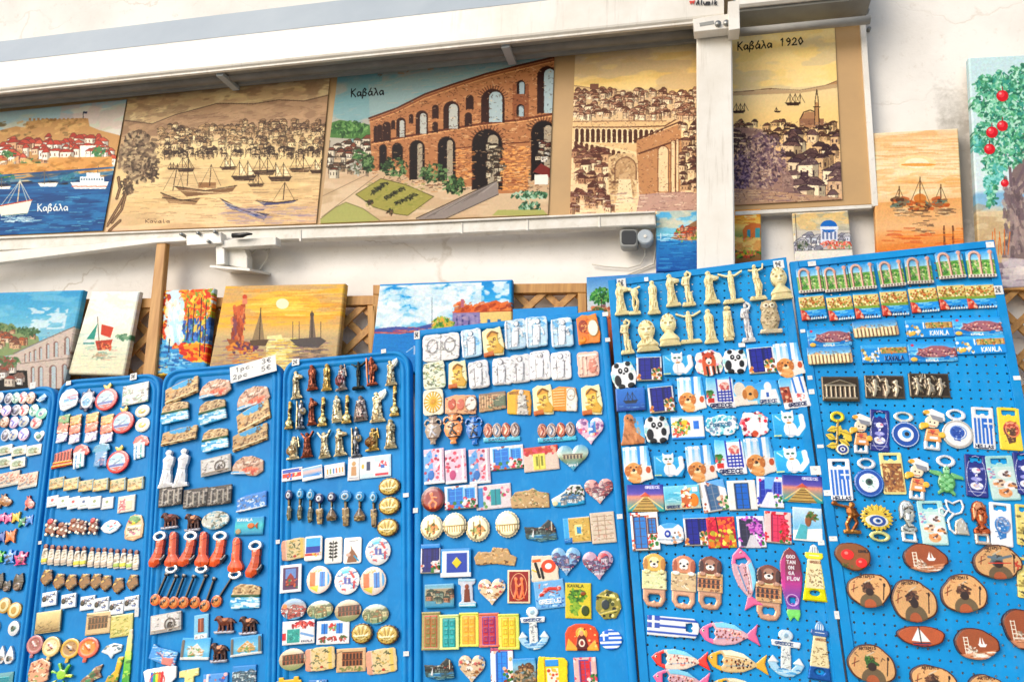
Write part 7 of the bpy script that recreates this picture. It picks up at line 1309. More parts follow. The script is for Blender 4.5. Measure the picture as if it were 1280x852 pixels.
@kind('plates',TIN,'magnet of four tiny plates on turquoise base','magnet','gloss',3.5,2)
def _(c,a):
 c.part('base_strip');c.poly([(0,.72),(1,.76),(1,.98),(0,.95)],'4fb4cc');
 for k,q in enumerate(('c8886a','c8b8b0','c2643c','b8a8a0')):c.part('plate#%d'%k);c.ell(.13+k*.245,.38+.02*k,.125,.36,q,.6)
 c.lock=True;px(c);W,H=c.w,c.h_
 for k in range(4):x=W*(.13+k*.245);c.ring(x,H*(.38+.02*k),W*.1,H*.29,.9,'5a2f20',.9);c.line([(x-1,H*.2),(x+1.5,H*.4),(x-1,H*.6)],1.8,('8a2f1c','4a6a8a','f0d8b8','5a3a34')[k],1)
 c.text('KAVALA',W*.15,H*.8,3,2.6,.9,'1b4a6a')
def hearted(c,look,fn):
 heart(c,'d8d0cc');px(c);fn(c,c.w,c.h_);return look
@kind('hrt',TIN,'','magnet','gloss',3.5,1,3)
def _(c,a):
 W,H=c.w,c.h_
 def f(c,W,H):
  if a=='door':c.rect(0,0,W,H,'d8b8c8');spots(c,40,['b86a9a','e0a8b8','e8e0e8','8a5a8a'],2.2);c.rect(W*.45,H*.2,W*.7,H*.65,'3aa0c8',.5);c.rect(W*.5,H*.24,W*.66,H*.6,'2a6ab0',.5);spots(c,14,['d83a5c','e8c0a0','f0e8dc'],1.8,(W*.15,H*.45,W*.8,H*.85))
  elif a=='view':c.grad([(0,'4a90b8'),(.4,'b8c8b8'),(.6,'7a8a6c'),(1,'4aa0c8')],0,0,W,H);arches(c,W*.2,H*.4,W*.8,H*.58,6,'b8a888','4a4034',1)
  elif a=='pinktown':c.rect(0,0,W,H,'d8a8a0');houses(c,0,H*.15,W,H*.8,5,['e8c8c0','d08a84','f0e0d8'],['b85a54','8a4a5c'],'5a3a44')
  elif a=='bluetown':c.rect(0,0,W,H,'8ab8d8');houses(c,0,H*.3,W,H*.85,5,['e8e0e4','c8a8b8','9ab8d8'],['b86a8a','5a6aa0'],'3a3a5a')
  elif a=='redtown':c.rect(0,0,W,H,'c8a8b8');c.ell(W*.65,H*.3,W*.2,H*.16,'c2404c',.6);houses(c,0,H*.3,W,H*.85,5,['e8e4e8','b8b8d0','d8c8d0'],['8a5a84','c25a6a'],'3a3050')
  else:c.rect(0,0,W,H,'d8c0a0');spots(c,30,['e8dcc8','b8844c','c25a5c','f0e8dc','6a8ab0'],2);sketch(c,W*.1,H*.2,W*.9,H*.7,22,('5a3a24','8a5a3c'),1,4)
  c.text('Kavala',W*.28,H*.74,2.6,3.4,.9,'f0f0f0')
 return hearted(c,{'door':'heart magnet with a turquoise door and pink flowers','view':'heart magnet with sky, arcade and sea','pinktown':'pinkish heart magnet of a crowded town','bluetown':'heart magnet of a pink and blue town','redtown':'heart magnet with a red dome over white houses','mix':'heart magnet in beige with sketched buildings'}[a],f)
@kind('card5',TIN,'','magnet',base=3.5,relief=1.4)
def _(c,a):
 W,H=c.w,c.h_;px0=lambda:px(c)
 L={'bottle':'tall pink and blue magnet of a vase with blossom','bottlep':'tall pink magnet crowded with red blossom','windows':'white magnet with blue shutters and flower pots','yellowdoor':'magnet with a yellow door under a red roof','tealdoor':'magnet with a teal door and pink blossom','acrop':'sepia magnet of hilltop ruins with domes','flowerbay':'magnet with blossom above a turquoise boat cove','waterfront':'dark waterfront skyline magnet with a white sail','goldmap':'gold and blue magnet with a framed blue square','plan':'cream relief magnet like a carved tablet','castle':'sandstone castle wall magnet','books':'small magnet of a navy door in a blue case','bluebox':'blue box-shaped magnet with a gold diamond','three3':'orange and black lettered magnet of two figures','redpot':'red figure magnet with two orange dancers','fishcard':'blue magnet with red lobster and white lettering','olivecard':'yellow-green map magnet with olives','greenshell':'round olive-green patterned magnet','greytown':'greyish town view magnet with blue base','column':'small magnet of a brown statue between blue posts','icon':'arched icon magnet of a saint on red ground','roundflag':'round striped flag magnet','doorp':'tall magnet with a blue door and pale posts','hilltown':'square magnet of a hill town below blue sky','yellowframe':'bright yellow frame magnet with a blue shutter','reddoor':'pinkish magnet with a red double door','coin':'small orange round badge magnet'}
 if a in('acrop','castle','waterfront','flowerbay'):c.poly({'acrop':[(0,.5),(.15,.15),(.5,.1),(.6,.0),(.75,.2),(1,.3),(1,1),(.05,.95)],'castle':[(0,.5),(.1,.2),(.4,.25),(.45,0),(.8,.1),(.85,.4),(1,.55),(.95,1),(.5,.85),(.05,.9)],'waterfront':[(0,.3),(.5,.35),(.6,.2),(.75,.0),(.85,.1),(.95,.35),(1,.9),(.5,1),(.05,.85)],'flowerbay':[(.0,.6),(.2,.45),(.4,.3),(.6,0),(.9,.02),(1,.3),(.98,.95),(.3,1),(.05,.95)]}[a],'b89a70');c.lock=True
 elif a in('greenshell','roundflag','coin'):(wob(c,'8a8444',amp=.08,e=2.2,k=7)if a=='greenshell' else(c.ell(.5,.5,.5,.5,'e8ecee'),setattr(c,'lock',True)))
 elif a=='icon':c.poly([(0,1),(0,.35),(.1,.12),(.3,.01),(.7,.01),(.9,.12),(1,.35),(1,1)],'c25a3c');c.lock=True
 elif a=='column':c.poly([(0,0),(1,.04),(.95,.2),(.8,.25),(.82,.78),(1,.85),(1,1),(0,.98),(.02,.85),(.18,.78),(.15,.25),(0,.2)],'c8ccd4');c.lock=True
 elif a in('yellowframe','three3'):c.poly([(.1,0),(.5,.05),(.9,.08),(1,.2),(.95,1),(.0,.95),(.05,.3)],'e8c41c' if a=='yellowframe' else 'd8c8b0');c.lock=True
 else:rbox(c,'d8d0c4',.01)
 px(c)
 if a in('bottle','bottlep'):
  c.rect(0,0,W,H,'d8c0cc');(c.poly([(0,H*.2),(W*.4,0),(W*.5,H),(0,H)],'6fa8d8'))if a=='bottle' else None;spots(c,44,['d85a6c','e8a0a8','f0e0e0','a83a54']+(['4a88c8']if a=='bottle' else[]),1.8);c.ell(W*.35,H*.75,4,6,'3a78b8' if a=='bottle' else 'b8507c',.8);c.line([(W*.85,2),(W*.85,H-2)],2.6,'eceaec',.6);c.rect(0,H*.93,W,H,'e8e8e8',.4)
 elif a=='windows':doorpic(c,'e6e2e6','2a7ac8','5ab0e0',['d83a5c','8a3a34','e8d0c8'],True);spots(c,12,['c2503c','a83a5c','3a7a3c'],2,(0,H*.7,W,H));c.ell(W*.6,H*.8,3,2.6,'e8e0dc',.6)
 elif a=='yellowdoor':c.rect(0,0,W,H,'dcc8b8');c.rect(0,0,W,H*.3,'c2503c');spots(c,26,['d85a6c','b83a3c','e8a890'],2.2,(0,0,W,H*.35));c.rect(W*.28,H*.3,W*.62,H*.95,'e8d86a',.6);c.line([(W*.45,H*.35),(W*.45,H*.9)],1,'8a7a24');c.rect(W*.36,H*.4,W*.42,H*.8,'8a8a3c');c.rect(W*.5,H*.4,W*.56,H*.8,'8a8a3c')
 elif a=='tealdoor':c.rect(0,0,W,H,'e0d4d4');spots(c,40,['c83a6c','e08aa0','f0dce0','6a9a5c'],2.2);c.rect(W*.42,H*.2,W*.7,H*.85,'2a98a0',.6);c.line([(W*.56,H*.2),(W*.56,H*.85)],1,'1a5a6a');c.rect(W*.02,H*.1,W*.2,H*.9,'4a90c8',.3)
 elif a in('acrop','castle'):sketch(c,0,0,W,H,80,('8a6238','e0c498','5a3f24','c89a5c','d8b078')if a=='castle' else('8a7450','e8dcc0','6a5438','b8a070','7a8a5c'),1.3,4);
 elif a=='waterfront':c.rect(0,0,W,H,'3a4444');houses(c,0,H*.3,W,H*.6,4.5,['8a9a94','b8b8a8','5a6a64'],['8a4a3c','3a3a34'],'1a2020');sea(c,0,H*.66,W,H,'3a5a60','8ab0a8');c.poly([(W*.3,H*.4),(W*.3,H*.8),(W*.22,H*.78)],'f0f0ec',1);c.line([(W*.85,H*.1),(W*.85,H*.5)],1.4,'d8d0b8',1)
 elif a=='flowerbay':c.rect(0,0,W,H,'d8e0dc');foliage(c,W*.72,H*.35,W*.24,H*.28,['4a5a34','e8b0b8','f0e8e4','2a3424'],60,3);c.rect(W*.3,H*.55,W*.95,H*.75,'eceae4',.5);c.rect(0,H*.78,W,H,'2a98c0',.3);c.ell(W*.1,H*.82,4,3,'e8d8b0',1);houses(c,W*.3,H*.5,W*.9,H*.7,5,['ecebe6','d8d4cc'],['5a8ab0'],'3a4a5a')
 elif a=='goldmap':c.rect(0,0,W*.2,H,'4aa8dc');c.rect(W*.2,1,W,H-1,'c8a85c',.4);c.rect(W*.42,H*.3,W*.72,H*.72,'e8d89a',.9);c.rect(W*.5,H*.38,W*.66,H*.66,'3a90c0',.7);sketch(c,W*.22,2,W-2,H-2,30,('8a7434','e8d08a'),1,3,.7);sea(c,0,H*.8,W*.3,H)
 elif a=='plan':c.rect(0,0,W,H,'d8c8b4');[c.line([(3,y),(W-3,y)],1,'b09a84',0)for y in np.linspace(5,H-5,6)];[c.line([(x,4),(x,H-4)],1,'a88f7a',0)for x in(W*.3,W*.6)];sketch(c,2,2,W-2,H-2,20,('a88f7a','f0e4d8','c8907c'),1,4,.7)
 elif a=='books':doorpic(c,'e8e6ea','2a2f7a','1a1f5a',['d8c8c0','c2503c'],True);c.rect(0,0,W,H*.14,'3a90d0',.6)
 elif a=='bluebox':c.rect(0,0,W,H,'3a90c8');c.rect(2,3,W-2,H-2,'e0e8ec',.3);c.rect(W*.2,H*.16,W*.88,H*.84,'2a4aa0',.7);c.poly([(W*.54,H*.3),(W*.7,H*.5),(W*.54,H*.7),(W*.38,H*.5)],'d8c42c',1.2);c.rect(0,H*.85,W,H,'e8ecec',.5)
 elif a=='three3':c.rect(0,0,W,H,'d8ccb8');c.ell(W*.65,H*.45,W*.26,H*.24,'d8502c',.8);c.ell(W*.65,H*.45,W*.12,H*.11,'f0ece0',1);c.line([(W*.2,H*.3),(W*.3,H*.8)],3.4,'15120f',.8);c.line([(W*.38,H*.5),(W*.42,H*.85)],3,'15120f',.8);c.rect(W*.1,H*.15,W*.4,H*.25,'e86a2c',.6);c.line([(W*.05,H*.5),(W*.2,H*.6)],1.6,'e8b83c',.8)
 elif a=='redpot':c.rect(0,0,W,H,'e8d0b0');c.rect(2,2,W-2,H-2,'8a1f1a',.2);c.ring(W/2,H/2,W*.36,H*.4,.8,'e8b88a');[(c.ell(x,H*.28,2.2,2.6,'e88a5c',.9),c.line([(x,H*.34),(x+1,H*.58),(x-2,H*.85)],3,'e08050',.9),c.line([(x,H*.4),(W*.5,H*.5)],1.8,'e88a5c',.9),c.line([(x+1,H*.6),(x+3,H*.84)],2,'d8744a',.9))for x in(W*.38,W*.64)]
 elif a=='fishcard':c.rect(0,0,W,H,'7ab0d8');c.line([(W*.2,H*.5),(W*.5,H*.3),(W*.85,H*.35)],4,'c8402c',.9);sketch(c,W*.1,H*.15,W*.9,H*.6,20,('d8604c','e8e0e0','9a2a1c'),1.3,5);c.text('GREECE',W*.12,H*.68,3.6,5,1.4,'f4f4f4',h=1);sketch(c,2,H*.6,W-2,H-2,16,('2a5aa0','e8f0f4'),1,4)
 elif a=='olivecard':c.rect(0,0,W,H,'c8b83c');foliage(c,W*.45,H*.35,W*.3,H*.2,['4a7a24','6a9a34','2f5a1c'],60,3.4);foliage(c,W*.4,H*.7,W*.2,H*.15,['5a8a2c','8aa83c'],30,3);c.ell(W*.78,H*.78,5,6.5,'3a4a1c',1);c.ell(W*.7,H*.3,3.4,2.4,'8a4a1c',.8);c.text('KAVALA',W*.1,H*.05,2.6,3.4,1,'5a5a1c')
 elif a=='greenshell':spots(c,50,['4a5030','8a8a4c','2a2c20','b8a85c','e0d8a0'],2);c.ell(W*.4,H*.5,5,6,'3a4448',.8);c.line([(W*.2,H*.2),(W*.8,H*.3)],2,'c8bc6c',.8);c.line([(W*.2,H*.8),(W*.8,H*.7)],2,'c8bc6c',.8)
 elif a=='greytown':c.grad([(0,'6fb0d0'),(.4,'a8b8a8'),(1,'3a90b8')],0,0,W,H);c.rect(W*.05,H*.2,W*.95,H*.7,'a8987c',.4);houses(c,W*.1,H*.3,W*.95,H*.65,5,['c8b898','8a9a8a','b8886c'],['7a5a44','4a5a4a'],'2a3434');
 elif a=='column':c.ell(W*.5,H*.3,2.6,3.4,'8a4a34',1.2);c.poly([(W*.36,H*.38),(W*.64,H*.38),(W*.68,H*.82),(W*.32,H*.82)],'7a3f2c',1);c.line([(1,2),(W-1,3)],3,'a8ccdc',.6);c.rect(0,H*.88,W,H,'5ab0c8',.5);c.rect(1,H*.9,W-1,H*.96,'e8ecec')
 elif a=='icon':c.rect(0,0,W,H,'c8542c');c.ring(W*.5,H*.36,W*.16,H*.2,1.2,'e8b84c',.5);c.ell(W*.5,H*.36,W*.13,H*.17,'e8c05c',.5);c.poly([(W*.3,H),(W*.38,H*.5),(W*.5,H*.3),(W*.62,H*.5),(W*.72,H)],'5a1f24',.9);c.ell(W*.5,H*.36,2.6,3.6,'d8a078',1.2);c.ell(W*.5,H*.72,4,5,'e8dcc8',1);c.ell(W*.5,H*.72,2.2,3,'8a3a34',1.1);c.poly([(0,H),(W*.1,H*.55),(W*.35,H*.9),(W*.35,H)],'e8a84c',.4);c.poly([(W,H),(W*.9,H*.6),(W*.65,H*.9),(W*.65,H)],'e8a84c',.4);spots(c,14,['f0d08a','8a2a1c'],1.2,(2,2,W-2,H-2))
 elif a=='roundflag':[c.rect(0,H*(.04+k*.22),W,H*(.15+k*.22),'2a6ac0',.4)for k in range(5)];c.rect(0,0,W*.42,H*.55,'2a6ac0',.4);c.rect(W*.17,0,W*.25,H*.55,'f0f2f2',.6);c.rect(0,H*.22,W*.42,H*.33,'f0f2f2',.6)
 elif a=='doorp':doorpic(c,'e8eaee','2f88d0','2a5aa8',['c2503c','8a3f2c','e8b8a0'],False);c.line([(W*.1,2),(W*.1,H-2)],3,'f2f2f0',.6);c.rect(0,0,W,H*.08,'a8506c');c.ell(W*.88,H*.3,2,3,'c8b88c',.8)
 elif a=='hilltown':c.grad([(0,'3a90c8'),(.3,'8ab8cc'),(1,'6a5a44')],0,0,W,H);foliage(c,W*.5,H*.7,W*.5,H*.35,['5a4a34','8a6a4c','3a4430','b89a74'],90,3);houses(c,W*.3,H*.2,W*.8,H*.4,4,['c8a070','b0885c'],['8a5a3c'],'3a2a1c')
 elif a=='yellowframe':c.rect(0,0,W,H,'e8c41c');c.rect(W*.3,H*.12,W*.72,H*.34,'3a90d0',.9);c.rect(W*.34,H*.4,W*.7,H*.9,'e8dcc8',.4);spots(c,22,['b8502c','e8b04c','d8d0c0'],1.8,(W*.34,H*.4,W*.7,H*.95));c.line([(W*.28,3),(W*.26,H)],1.6,'b8920f',1)
 elif a=='reddoor':doorpic(c,'dcb0a8','c2323c','6a5a9a',['d8505c','e8d0c8'],False)
 elif a=='coin':c.ell(W/2,H/2,W*.4,H*.4,'d8862c',.6);c.ring(W/2,H/2,W*.42,H*.42,1,'7a4414')
 return L[a]
@kind('cap','bottle_cap_magnet','','magnet','metal',4,1.5,2)
def _(c,a):
 pts=[(.5+.5*(1 if i%2 else.92)*math.cos(rad(i*7.5)),.5+.5*(1 if i%2 else.92)*math.sin(rad(i*7.5)))for i in range(48)];c.poly(pts,'c8bca0');c.lock=True;px(c);W,H=c.w,c.h_;c.ell(W/2,H/2,W*.42,H*.42,'ddd4b4',.6)
 if a=='bridge':c.rect(0,H*.5,W,H*.55,'8a7a5c');[c.line([(W*(.1+k*.1),H*.55),(W*(.1+k*.1),H*.75)],1.2,'8a7450')for k in range(9)];c.ring(W/2,H/2,W*.42,H*.42,.8,'b0a488');return 'round bottle-cap magnet with a sepia bridge'
 foliage(c,W*.5,H*.55,W*.25,H*.2,['8a9a6a','b8986a','5a5a3c','c8805c'],34,3);c.line([(W*.35,H*.25),(W*.35,H*.75)],1.2,'5a4a34');c.line([(W*.6,H*.2),(W*.62,H*.75)],1.2,'5a4a34');return 'round bottle-cap magnet with a sketched plaza'
@kind('rpot',TIN,'round dark red magnet with an orange crouching figure','magnet','gloss',4,1,3)
def _(c,a):c.ell(.5,.5,.5,.5,'5a1f18');c.lock=True;c.ell(.5,.5,.42,.42,'8a2a1c',.4);c.ell(.45,.3,.08,.07,'e8844c',.8);c.line([(.45,.36),(.5,.55),(.35,.7),(.4,.85)],.09,'e07a44',.8);c.line([(.5,.55),(.66,.68),(.6,.85)],.07,'e8905a',.8);c.line([(.47,.42),(.68,.46)],.05,'e8905a',.8)
@kind('door5',TIN,'','magnet',base=4,relief=2.4)
def _(c,a):
 fr,dr,ln,look={'olive':('a8a070','8a8450','c25a44','olive wooden door magnet'),'teal':('d8e89a','3aa8a8','1f6a6a','lime framed magnet with a teal door'),'yellow':('d8d86a','e8b04c','c2843c','lime framed magnet with an amber door'),'red':('e0806a','b83a4c','5a4aa0','coral framed magnet with a crimson door'),'lemon':('d8e070','e8d04c','c8942c','green framed magnet with a lemon door')}[a]
 rbox(c,fr,.01);c.rect(.16,.1,.84,.94,ln,.3);c.rect(.2,.13,.8,.92,dr,.6);c.line([(.5,.13),(.5,.92)],.02,ln,.2)
 for x in(.26,.56):
  for y in(.18,.42,.68):c.rect(x,y,x+.18,y+.16,ln,.9,.55);c.rect(x+.04,y+.03,x+.14,y+.13,dr,.7)
 c.rect(0,.0,1,.06,fr,1);c.rect(0,.94,1,1,fr,1);c.dabs((0,0,1,1),14,.02,[ln,fr],.5);return look
@kind('card4',TIN,'','magnet',base=3,relief=.8)
def _(c,a):
 W,H=c.w,c.h_
 L={'redblue':'small white magnet with a red and blue house','bluesea':'small white magnet with a pale blue sea','letters':'small white magnet with coloured letters','tall':'small upright white magnet with a beige figure','pair':'white magnet like two overlapping postcards','beige':'beige scroll-like magnet with a sketch','bluecard':'white card magnet with a blue sea and red strip','leaf':'white card magnet with black olive leaves','donkey':'white card magnet with a brown donkey','framed':'white framed magnet with a dark red church','turq':'white magnet with a turquoise door and red leaves','shut':'white magnet with blue shutters and dark red pots','scroll':'tan parchment magnet with an olive sketch','aque':'tan magnet with a brown two-storey aqueduct','yel':'yellow castle-shaped magnet cut by the photo bottom','blu':'blue magnet cut by the photo bottom'}
 if a=='yel':c.poly([(0,.3),(.1,.3),(.1,0),(.3,0),(.3,.2),(.7,.2),(.7,0),(.9,0),(.9,.3),(1,.3),(1,1),(0,1)],'d8b02c');c.lock=True
 elif a in('leaf','donkey','bluecard'):c.poly([(.08,0),(.92,0),(1,.06),(1,.94),(.92,1),(.08,1),(0,.94),(0,.06)],'e8e4dc');c.lock=True
 elif a in('beige','scroll'):wob(c,'d8c498',amp=.03,e=12,k=4)
 else:rbox(c,'e6e6e4',.01)
 px(c)
 if a=='redblue':c.rect(1,1,W-1,H*.35,'3a5aa8');c.rect(1,H*.4,W-1,H*.75,'c8402c');spots(c,10,['e8c8a0','8a2a1c','3a6ab8'],1.3)
 elif a=='bluesea':c.grad([(0,'8ac0e0'),(.5,'e0b8b0'),(1,'4a98d0')],1,1,W-1,H*.7);c.poly([(W*.2,H*.7),(W*.8,H*.55),(W*.9,H*.8)],'3a88c8')
 elif a=='letters':[c.rect(W*(.12+k*.15),H*.35,W*(.12+k*.15)+1.8,H*.75,pick(['c8a05c','5a88c0','c2705c','8aa86a']))for k in range(6)];c.line([(2,H*.85),(W-2,H*.85)],.8,'a8a8a8')
 elif a=='tall':c.ell(W*.5,H*.3,2.4,3,'c8a068',.5);c.poly([(W*.3,H*.42),(W*.7,H*.42),(W*.75,H*.8),(W*.3,H*.8)],'c89a6c',.5);c.line([(2,H*.9),(W-2,H*.9)],.8,'8a8a9a');c.line([(1.5,1.5),(W-1.5,1.5)],1,'5a7ab0')
 elif a=='pair':c.rect(0,0,W,H,'c8dce4');c.rect(1,H*.15,W*.48,H*.8,'eceae4',.4);c.rect(W*.46,H*.35,W*.95,H*.95,'f0ece8',.7);c.rect(W*.22,H*.25,W*.34,H*.65,'2a3a5a');c.ell(W*.1,H*.45,1.6,3,'d8a83c');foliage(c,W*.75,H*.4,4,4,['c2303c','e87a7c'],16,2);c.rect(W*.5,H*.82,W*.92,H*.93,'c2384c');c.rect(W*.68,H*.45,W*.8,H*.6,'3a6ab0')
 elif a in('beige','scroll'):c.rect(0,0,W*.2,H,'d0a088',.8);c.line([(W*.2,0),(W*.22,H)],1.2,'e8c8b0',1);c.rect(W*.78,0,W*.9,H,'dcbc6c',.6);sketch(c,W*.25,2,W*.8,H-3,34,('8a8450','5a6a44','c8a45c','3a4430'),1.1,4);c.ell(W*.55,H*.85,2,1.6,'a83a2c')
 elif a=='bluecard':c.rect(W*.1,H*.08,W*.9,H*.42,'3aa8d8');c.rect(W*.1,H*.42,W*.9,H*.68,'1f3f9a');c.rect(W*.05,H*.7,W*.95,H*.8,'c2402c');spots(c,8,['e8b84c','d8d0c8'],1.2,(2,H*.66,W-2,H*.9))
 elif a=='leaf':c.line([(W*.5,H*.15),(W*.48,H*.9)],1,'1a1c18');[c.poly([(W*.5,H*y),(W*(.5+s*.16),H*(y-.09)),(W*(.5+s*.26),H*(y-.02)),(W*(.5+s*.12),H*(y+.03))],'1f241c',.4)for y in(.25,.38,.51,.64,.77)for s in(-1,1)]
 elif a=='donkey':c.poly([(W*.2,H*.95),(W*.3,H*.6),(W*.42,H*.5),(W*.4,H*.3),(W*.5,H*.45),(W*.62,H*.55),(W*.8,H*.75),(W*.75,H*.95)],'8a6248',.6);c.ell(W*.28,H*.66,3,2.2,'c8a898',.8);c.line([(W*.62,H*.72),(W*.85,H*.9)],2,'3a90b0');c.line([(W*.3,H*.15),(W*.8,H*.13)],.8,'8a8a8a')
 elif a=='framed':c.rect(3.5,3.5,W-3.5,H-3.5,'5a3a5a',.0);c.rect(W*.25,H*.15,W*.75,H*.5,'6a88b8');c.poly([(W*.25,H*.75),(W*.35,H*.45),(W*.5,H*.3),(W*.65,H*.45),(W*.75,H*.75)],'8a3434',.5);spots(c,12,['c26a4c','3a6a4c','d8c0a0'],1.4,(5,H*.5,W-5,H*.85))
 elif a=='turq':c.rect(1,1,W-1,H-1,'e8e4e2');foliage(c,W*.6,H*.15,W*.35,H*.12,['c8303c','e06a5c','8a1f2c'],40,3);c.rect(W*.15,H*.35,W*.55,H*.92,'2f9a90',.6);sketch(c,W*.17,H*.38,W*.53,H*.9,18,('1f6a6a','6ac8b8'),1,3);c.rect(0,H*.5,W*.12,H*.8,'c2343c');c.line([(W*.6,H*.55),(W*.95,H*.7)],3,'7aa0c8');c.text('KAVALA',W*.6,H*.85,1.8,2.2,.7,'5a5a6a')
 elif a=='shut':[c.rect(W*x,H*.12,W*(x+.2),H*.55,'2a80c8',.5)for x in(.14,.6)];[c.line([(W*(x+.1),H*.12),(W*(x+.1),H*.55)],.9,'1a4a8a')for x in(.14,.6)];foliage(c,W*.5,H*.25,4,5,['c8303c','7a9a5c'],20,2.4);[foliage(c,W*x,H*.75,4,3,['8a2f2c','c2504c','4a6a3c'],16,2.4)for x in(.22,.5,.8)]
 elif a=='aque':c.rect(0,0,W,H,'d0b088');arches(c,W*.2,H*.15,W*.9,H*.75,6,'9a5f3c','3a2018',2);foliage(c,W*.5,H*.85,W*.4,H*.08,['6a7a44','8a8a5c'],24,2.6);c.line([(0,H*.2),(W*.2,H*.1)],1,'8a6a4c')
 elif a=='blu':c.rect(0,0,W,H,'4a88c0');spots(c,20,['8ab8dc','c8d8e4','2a5a90'],1.6)
 return L[a]
@kind('rnd',TIN,'','magnet','gloss',3.5,.8,2.5)
def _(c,a):
 c.ell(.5,.5,.5,.5,'e4e2de');c.lock=True;px(c);W,H=c.w,c.h_
 L={'sketchb':'round white magnet with a bright blue and red sketch','doors':'round magnet with orange and blue doors','oval1':'oval magnet of red roofs under a bluish sky','oval2':'oval magnet with a pale town and sea','ovala':'oval magnet with a dark two-tier aqueduct'}
 if a=='sketchb':c.poly([(W*.2,H*.1),(W*.7,0),(W*.6,H*.22),(W*.35,H*.26)],'5ac0d8');sketch(c,W*.12,H*.2,W*.88,H*.85,36,('5a5a8a','a8a8c8','c84a54','3a88b8'),1.3,4);c.line([(W*.68,H*.25),(W*.78,H*.4)],2.6,'c8303c');c.line([(W*.8,H*.55),(W*.78,H*.78)],2.4,'b83a4c');c.rect(W*.4,H*.4,W*.5,H*.62,'4a5aa8');c.rect(W*.56,H*.42,W*.66,H*.64,'3a4a98')
 if a=='doors':c.rect(0,0,W,H,'e4d8cc');c.rect(W*.14,H*.2,W*.36,H*.72,'e07a4c',.5);c.rect(W*.54,H*.22,W*.76,H*.75,'3a8ad0',.5);c.line([(W*.65,H*.22),(W*.65,H*.75)],.9,'1a4a8a');c.poly([(W*.1,H*.75),(W*.5,H*.7),(W*.45,H*.95)],'d8c85c');c.line([(W*.9,H*.25),(W*.9,H*.7)],2.6,'5aa8dc');c.ring(W/2,H/2,W*.47,H*.47,1.2,'e0c8b8');foliage(c,W*.45,H*.14,5,2,['d8a04c','e8c89a'],12,2)
 if a=='oval1':c.grad([(0,'4a88b8'),(.4,'b8a8a0'),(1,'6aa8c8')],0,0,W,H);houses(c,0,H*.35,W,H*.8,5,['e0c8c0','c87a6c','e8e0dc'],['b8403c','c2605c'],'5a2a34');c.ell(W*.16,H*.35,3,3,'e07a3c')
 if a=='oval2':c.grad([(0,'a8c8c8'),(.35,'c8c09a'),(.75,'8aa07c'),(1,'4aa0c8')],0,0,W,H);houses(c,W*.1,H*.3,W*.9,H*.7,5,['d8cca0','b8a880','a8b890'],['a8784c','7a8a5c'],'5a5a3c')
 if a=='ovala':c.grad([(0,'c8b8a0'),(.6,'b8a888'),(1,'8a9a6c')],0,0,W,H);arches(c,W*.15,H*.28,W*.95,H*.72,6,'8a4a34','2a1512',2)
 return L[a]
@kind('eyekey','keyring','','keyring','gloss',5,2,5)
def _(c,a):
 col,look,pend={'navy':('1f2a5a','navy eye bead key ring','leaf'),'sky':('3a98c8','light blue eye bead key ring','leaf'),'white':('2f88b8','large turquoise and white eye key ring','owl')}[a.split('.')[0]]
 p=(a.split('.')+['leaf'])[1];big=.5 if a[0]=='w' else.38
 c.part('bead');c.ell(.5,.17,big,.165,col);c.part('chain');c.line([(.5,.32),(.5,.5)],.05,'6a5f4c');c.part('pendant')
 k={'leaf':[(.5,.48),(.75,.6),(.7,.9),(.4,1),(.25,.8),(.35,.58)],'owl':[(.2,.5),(.8,.5),(.75,.8),(.7,1),(.3,1),(.25,.8)],'cap':[(.05,.8),(.5,.5),(.95,.8),(.9,.95),(.1,.95)]}[p]
 c.poly(k,{'leaf':'5f5a3c','owl':'8a7248','cap':'6a5434'}[p]);c.lock=True
 c.ell(.5,.17,big*.62,.1,'f0f2f2' if a[0]!='w' else 'e4ecec',.6);c.ell(.5,.17,big*.42,.07,{'n':'e8e8e8','s':'5ab8e0','w':'3a98c0'}[a[0]],.8);c.ell(.5,.17,big*.25,.042,'101622',1);c.ell(.42,.1,.07,.02,'ffffff',1.2,.7)
 c.dabs((.2,.5,.8,1),12,.04,['b8a070','2f2a1c','d8c89a'],.7);return look+{'leaf':' with a leaf pendant','owl':' with brass figure pendant','cap':' with a domed bronze pendant'}[p]
@kind('shellg',TIN,'golden scallop shell magnet','magnet','gloss',5,3,3)
def _(c,a):
 pts=[(.5+.5*(1 if i%2 else.9)*math.cos(rad(i*11.25)),.5+.5*(1 if i%2 else.9)*math.sin(rad(i*11.25)))for i in range(32)];c.poly(pts,'5a4018');c.lock=True;c.ell(.5,.5,.42,.42,'d0b468',.6)
 for i in range(9):an=rad(-160+i*17.5);c.line([(.5,.78),(.5+.4*math.cos(an),.78+.62*math.sin(an))],.03,'8a6a28' if i%2 else 'ecd898',.2 if i%2 else 1)
 c.rect(.2,.58,.8,.64,'f0e4b8',1.1);c.dabs((.2,.66,.8,.86),14,.04,['8a6a2c','e8d89a','4a3414'],.8)
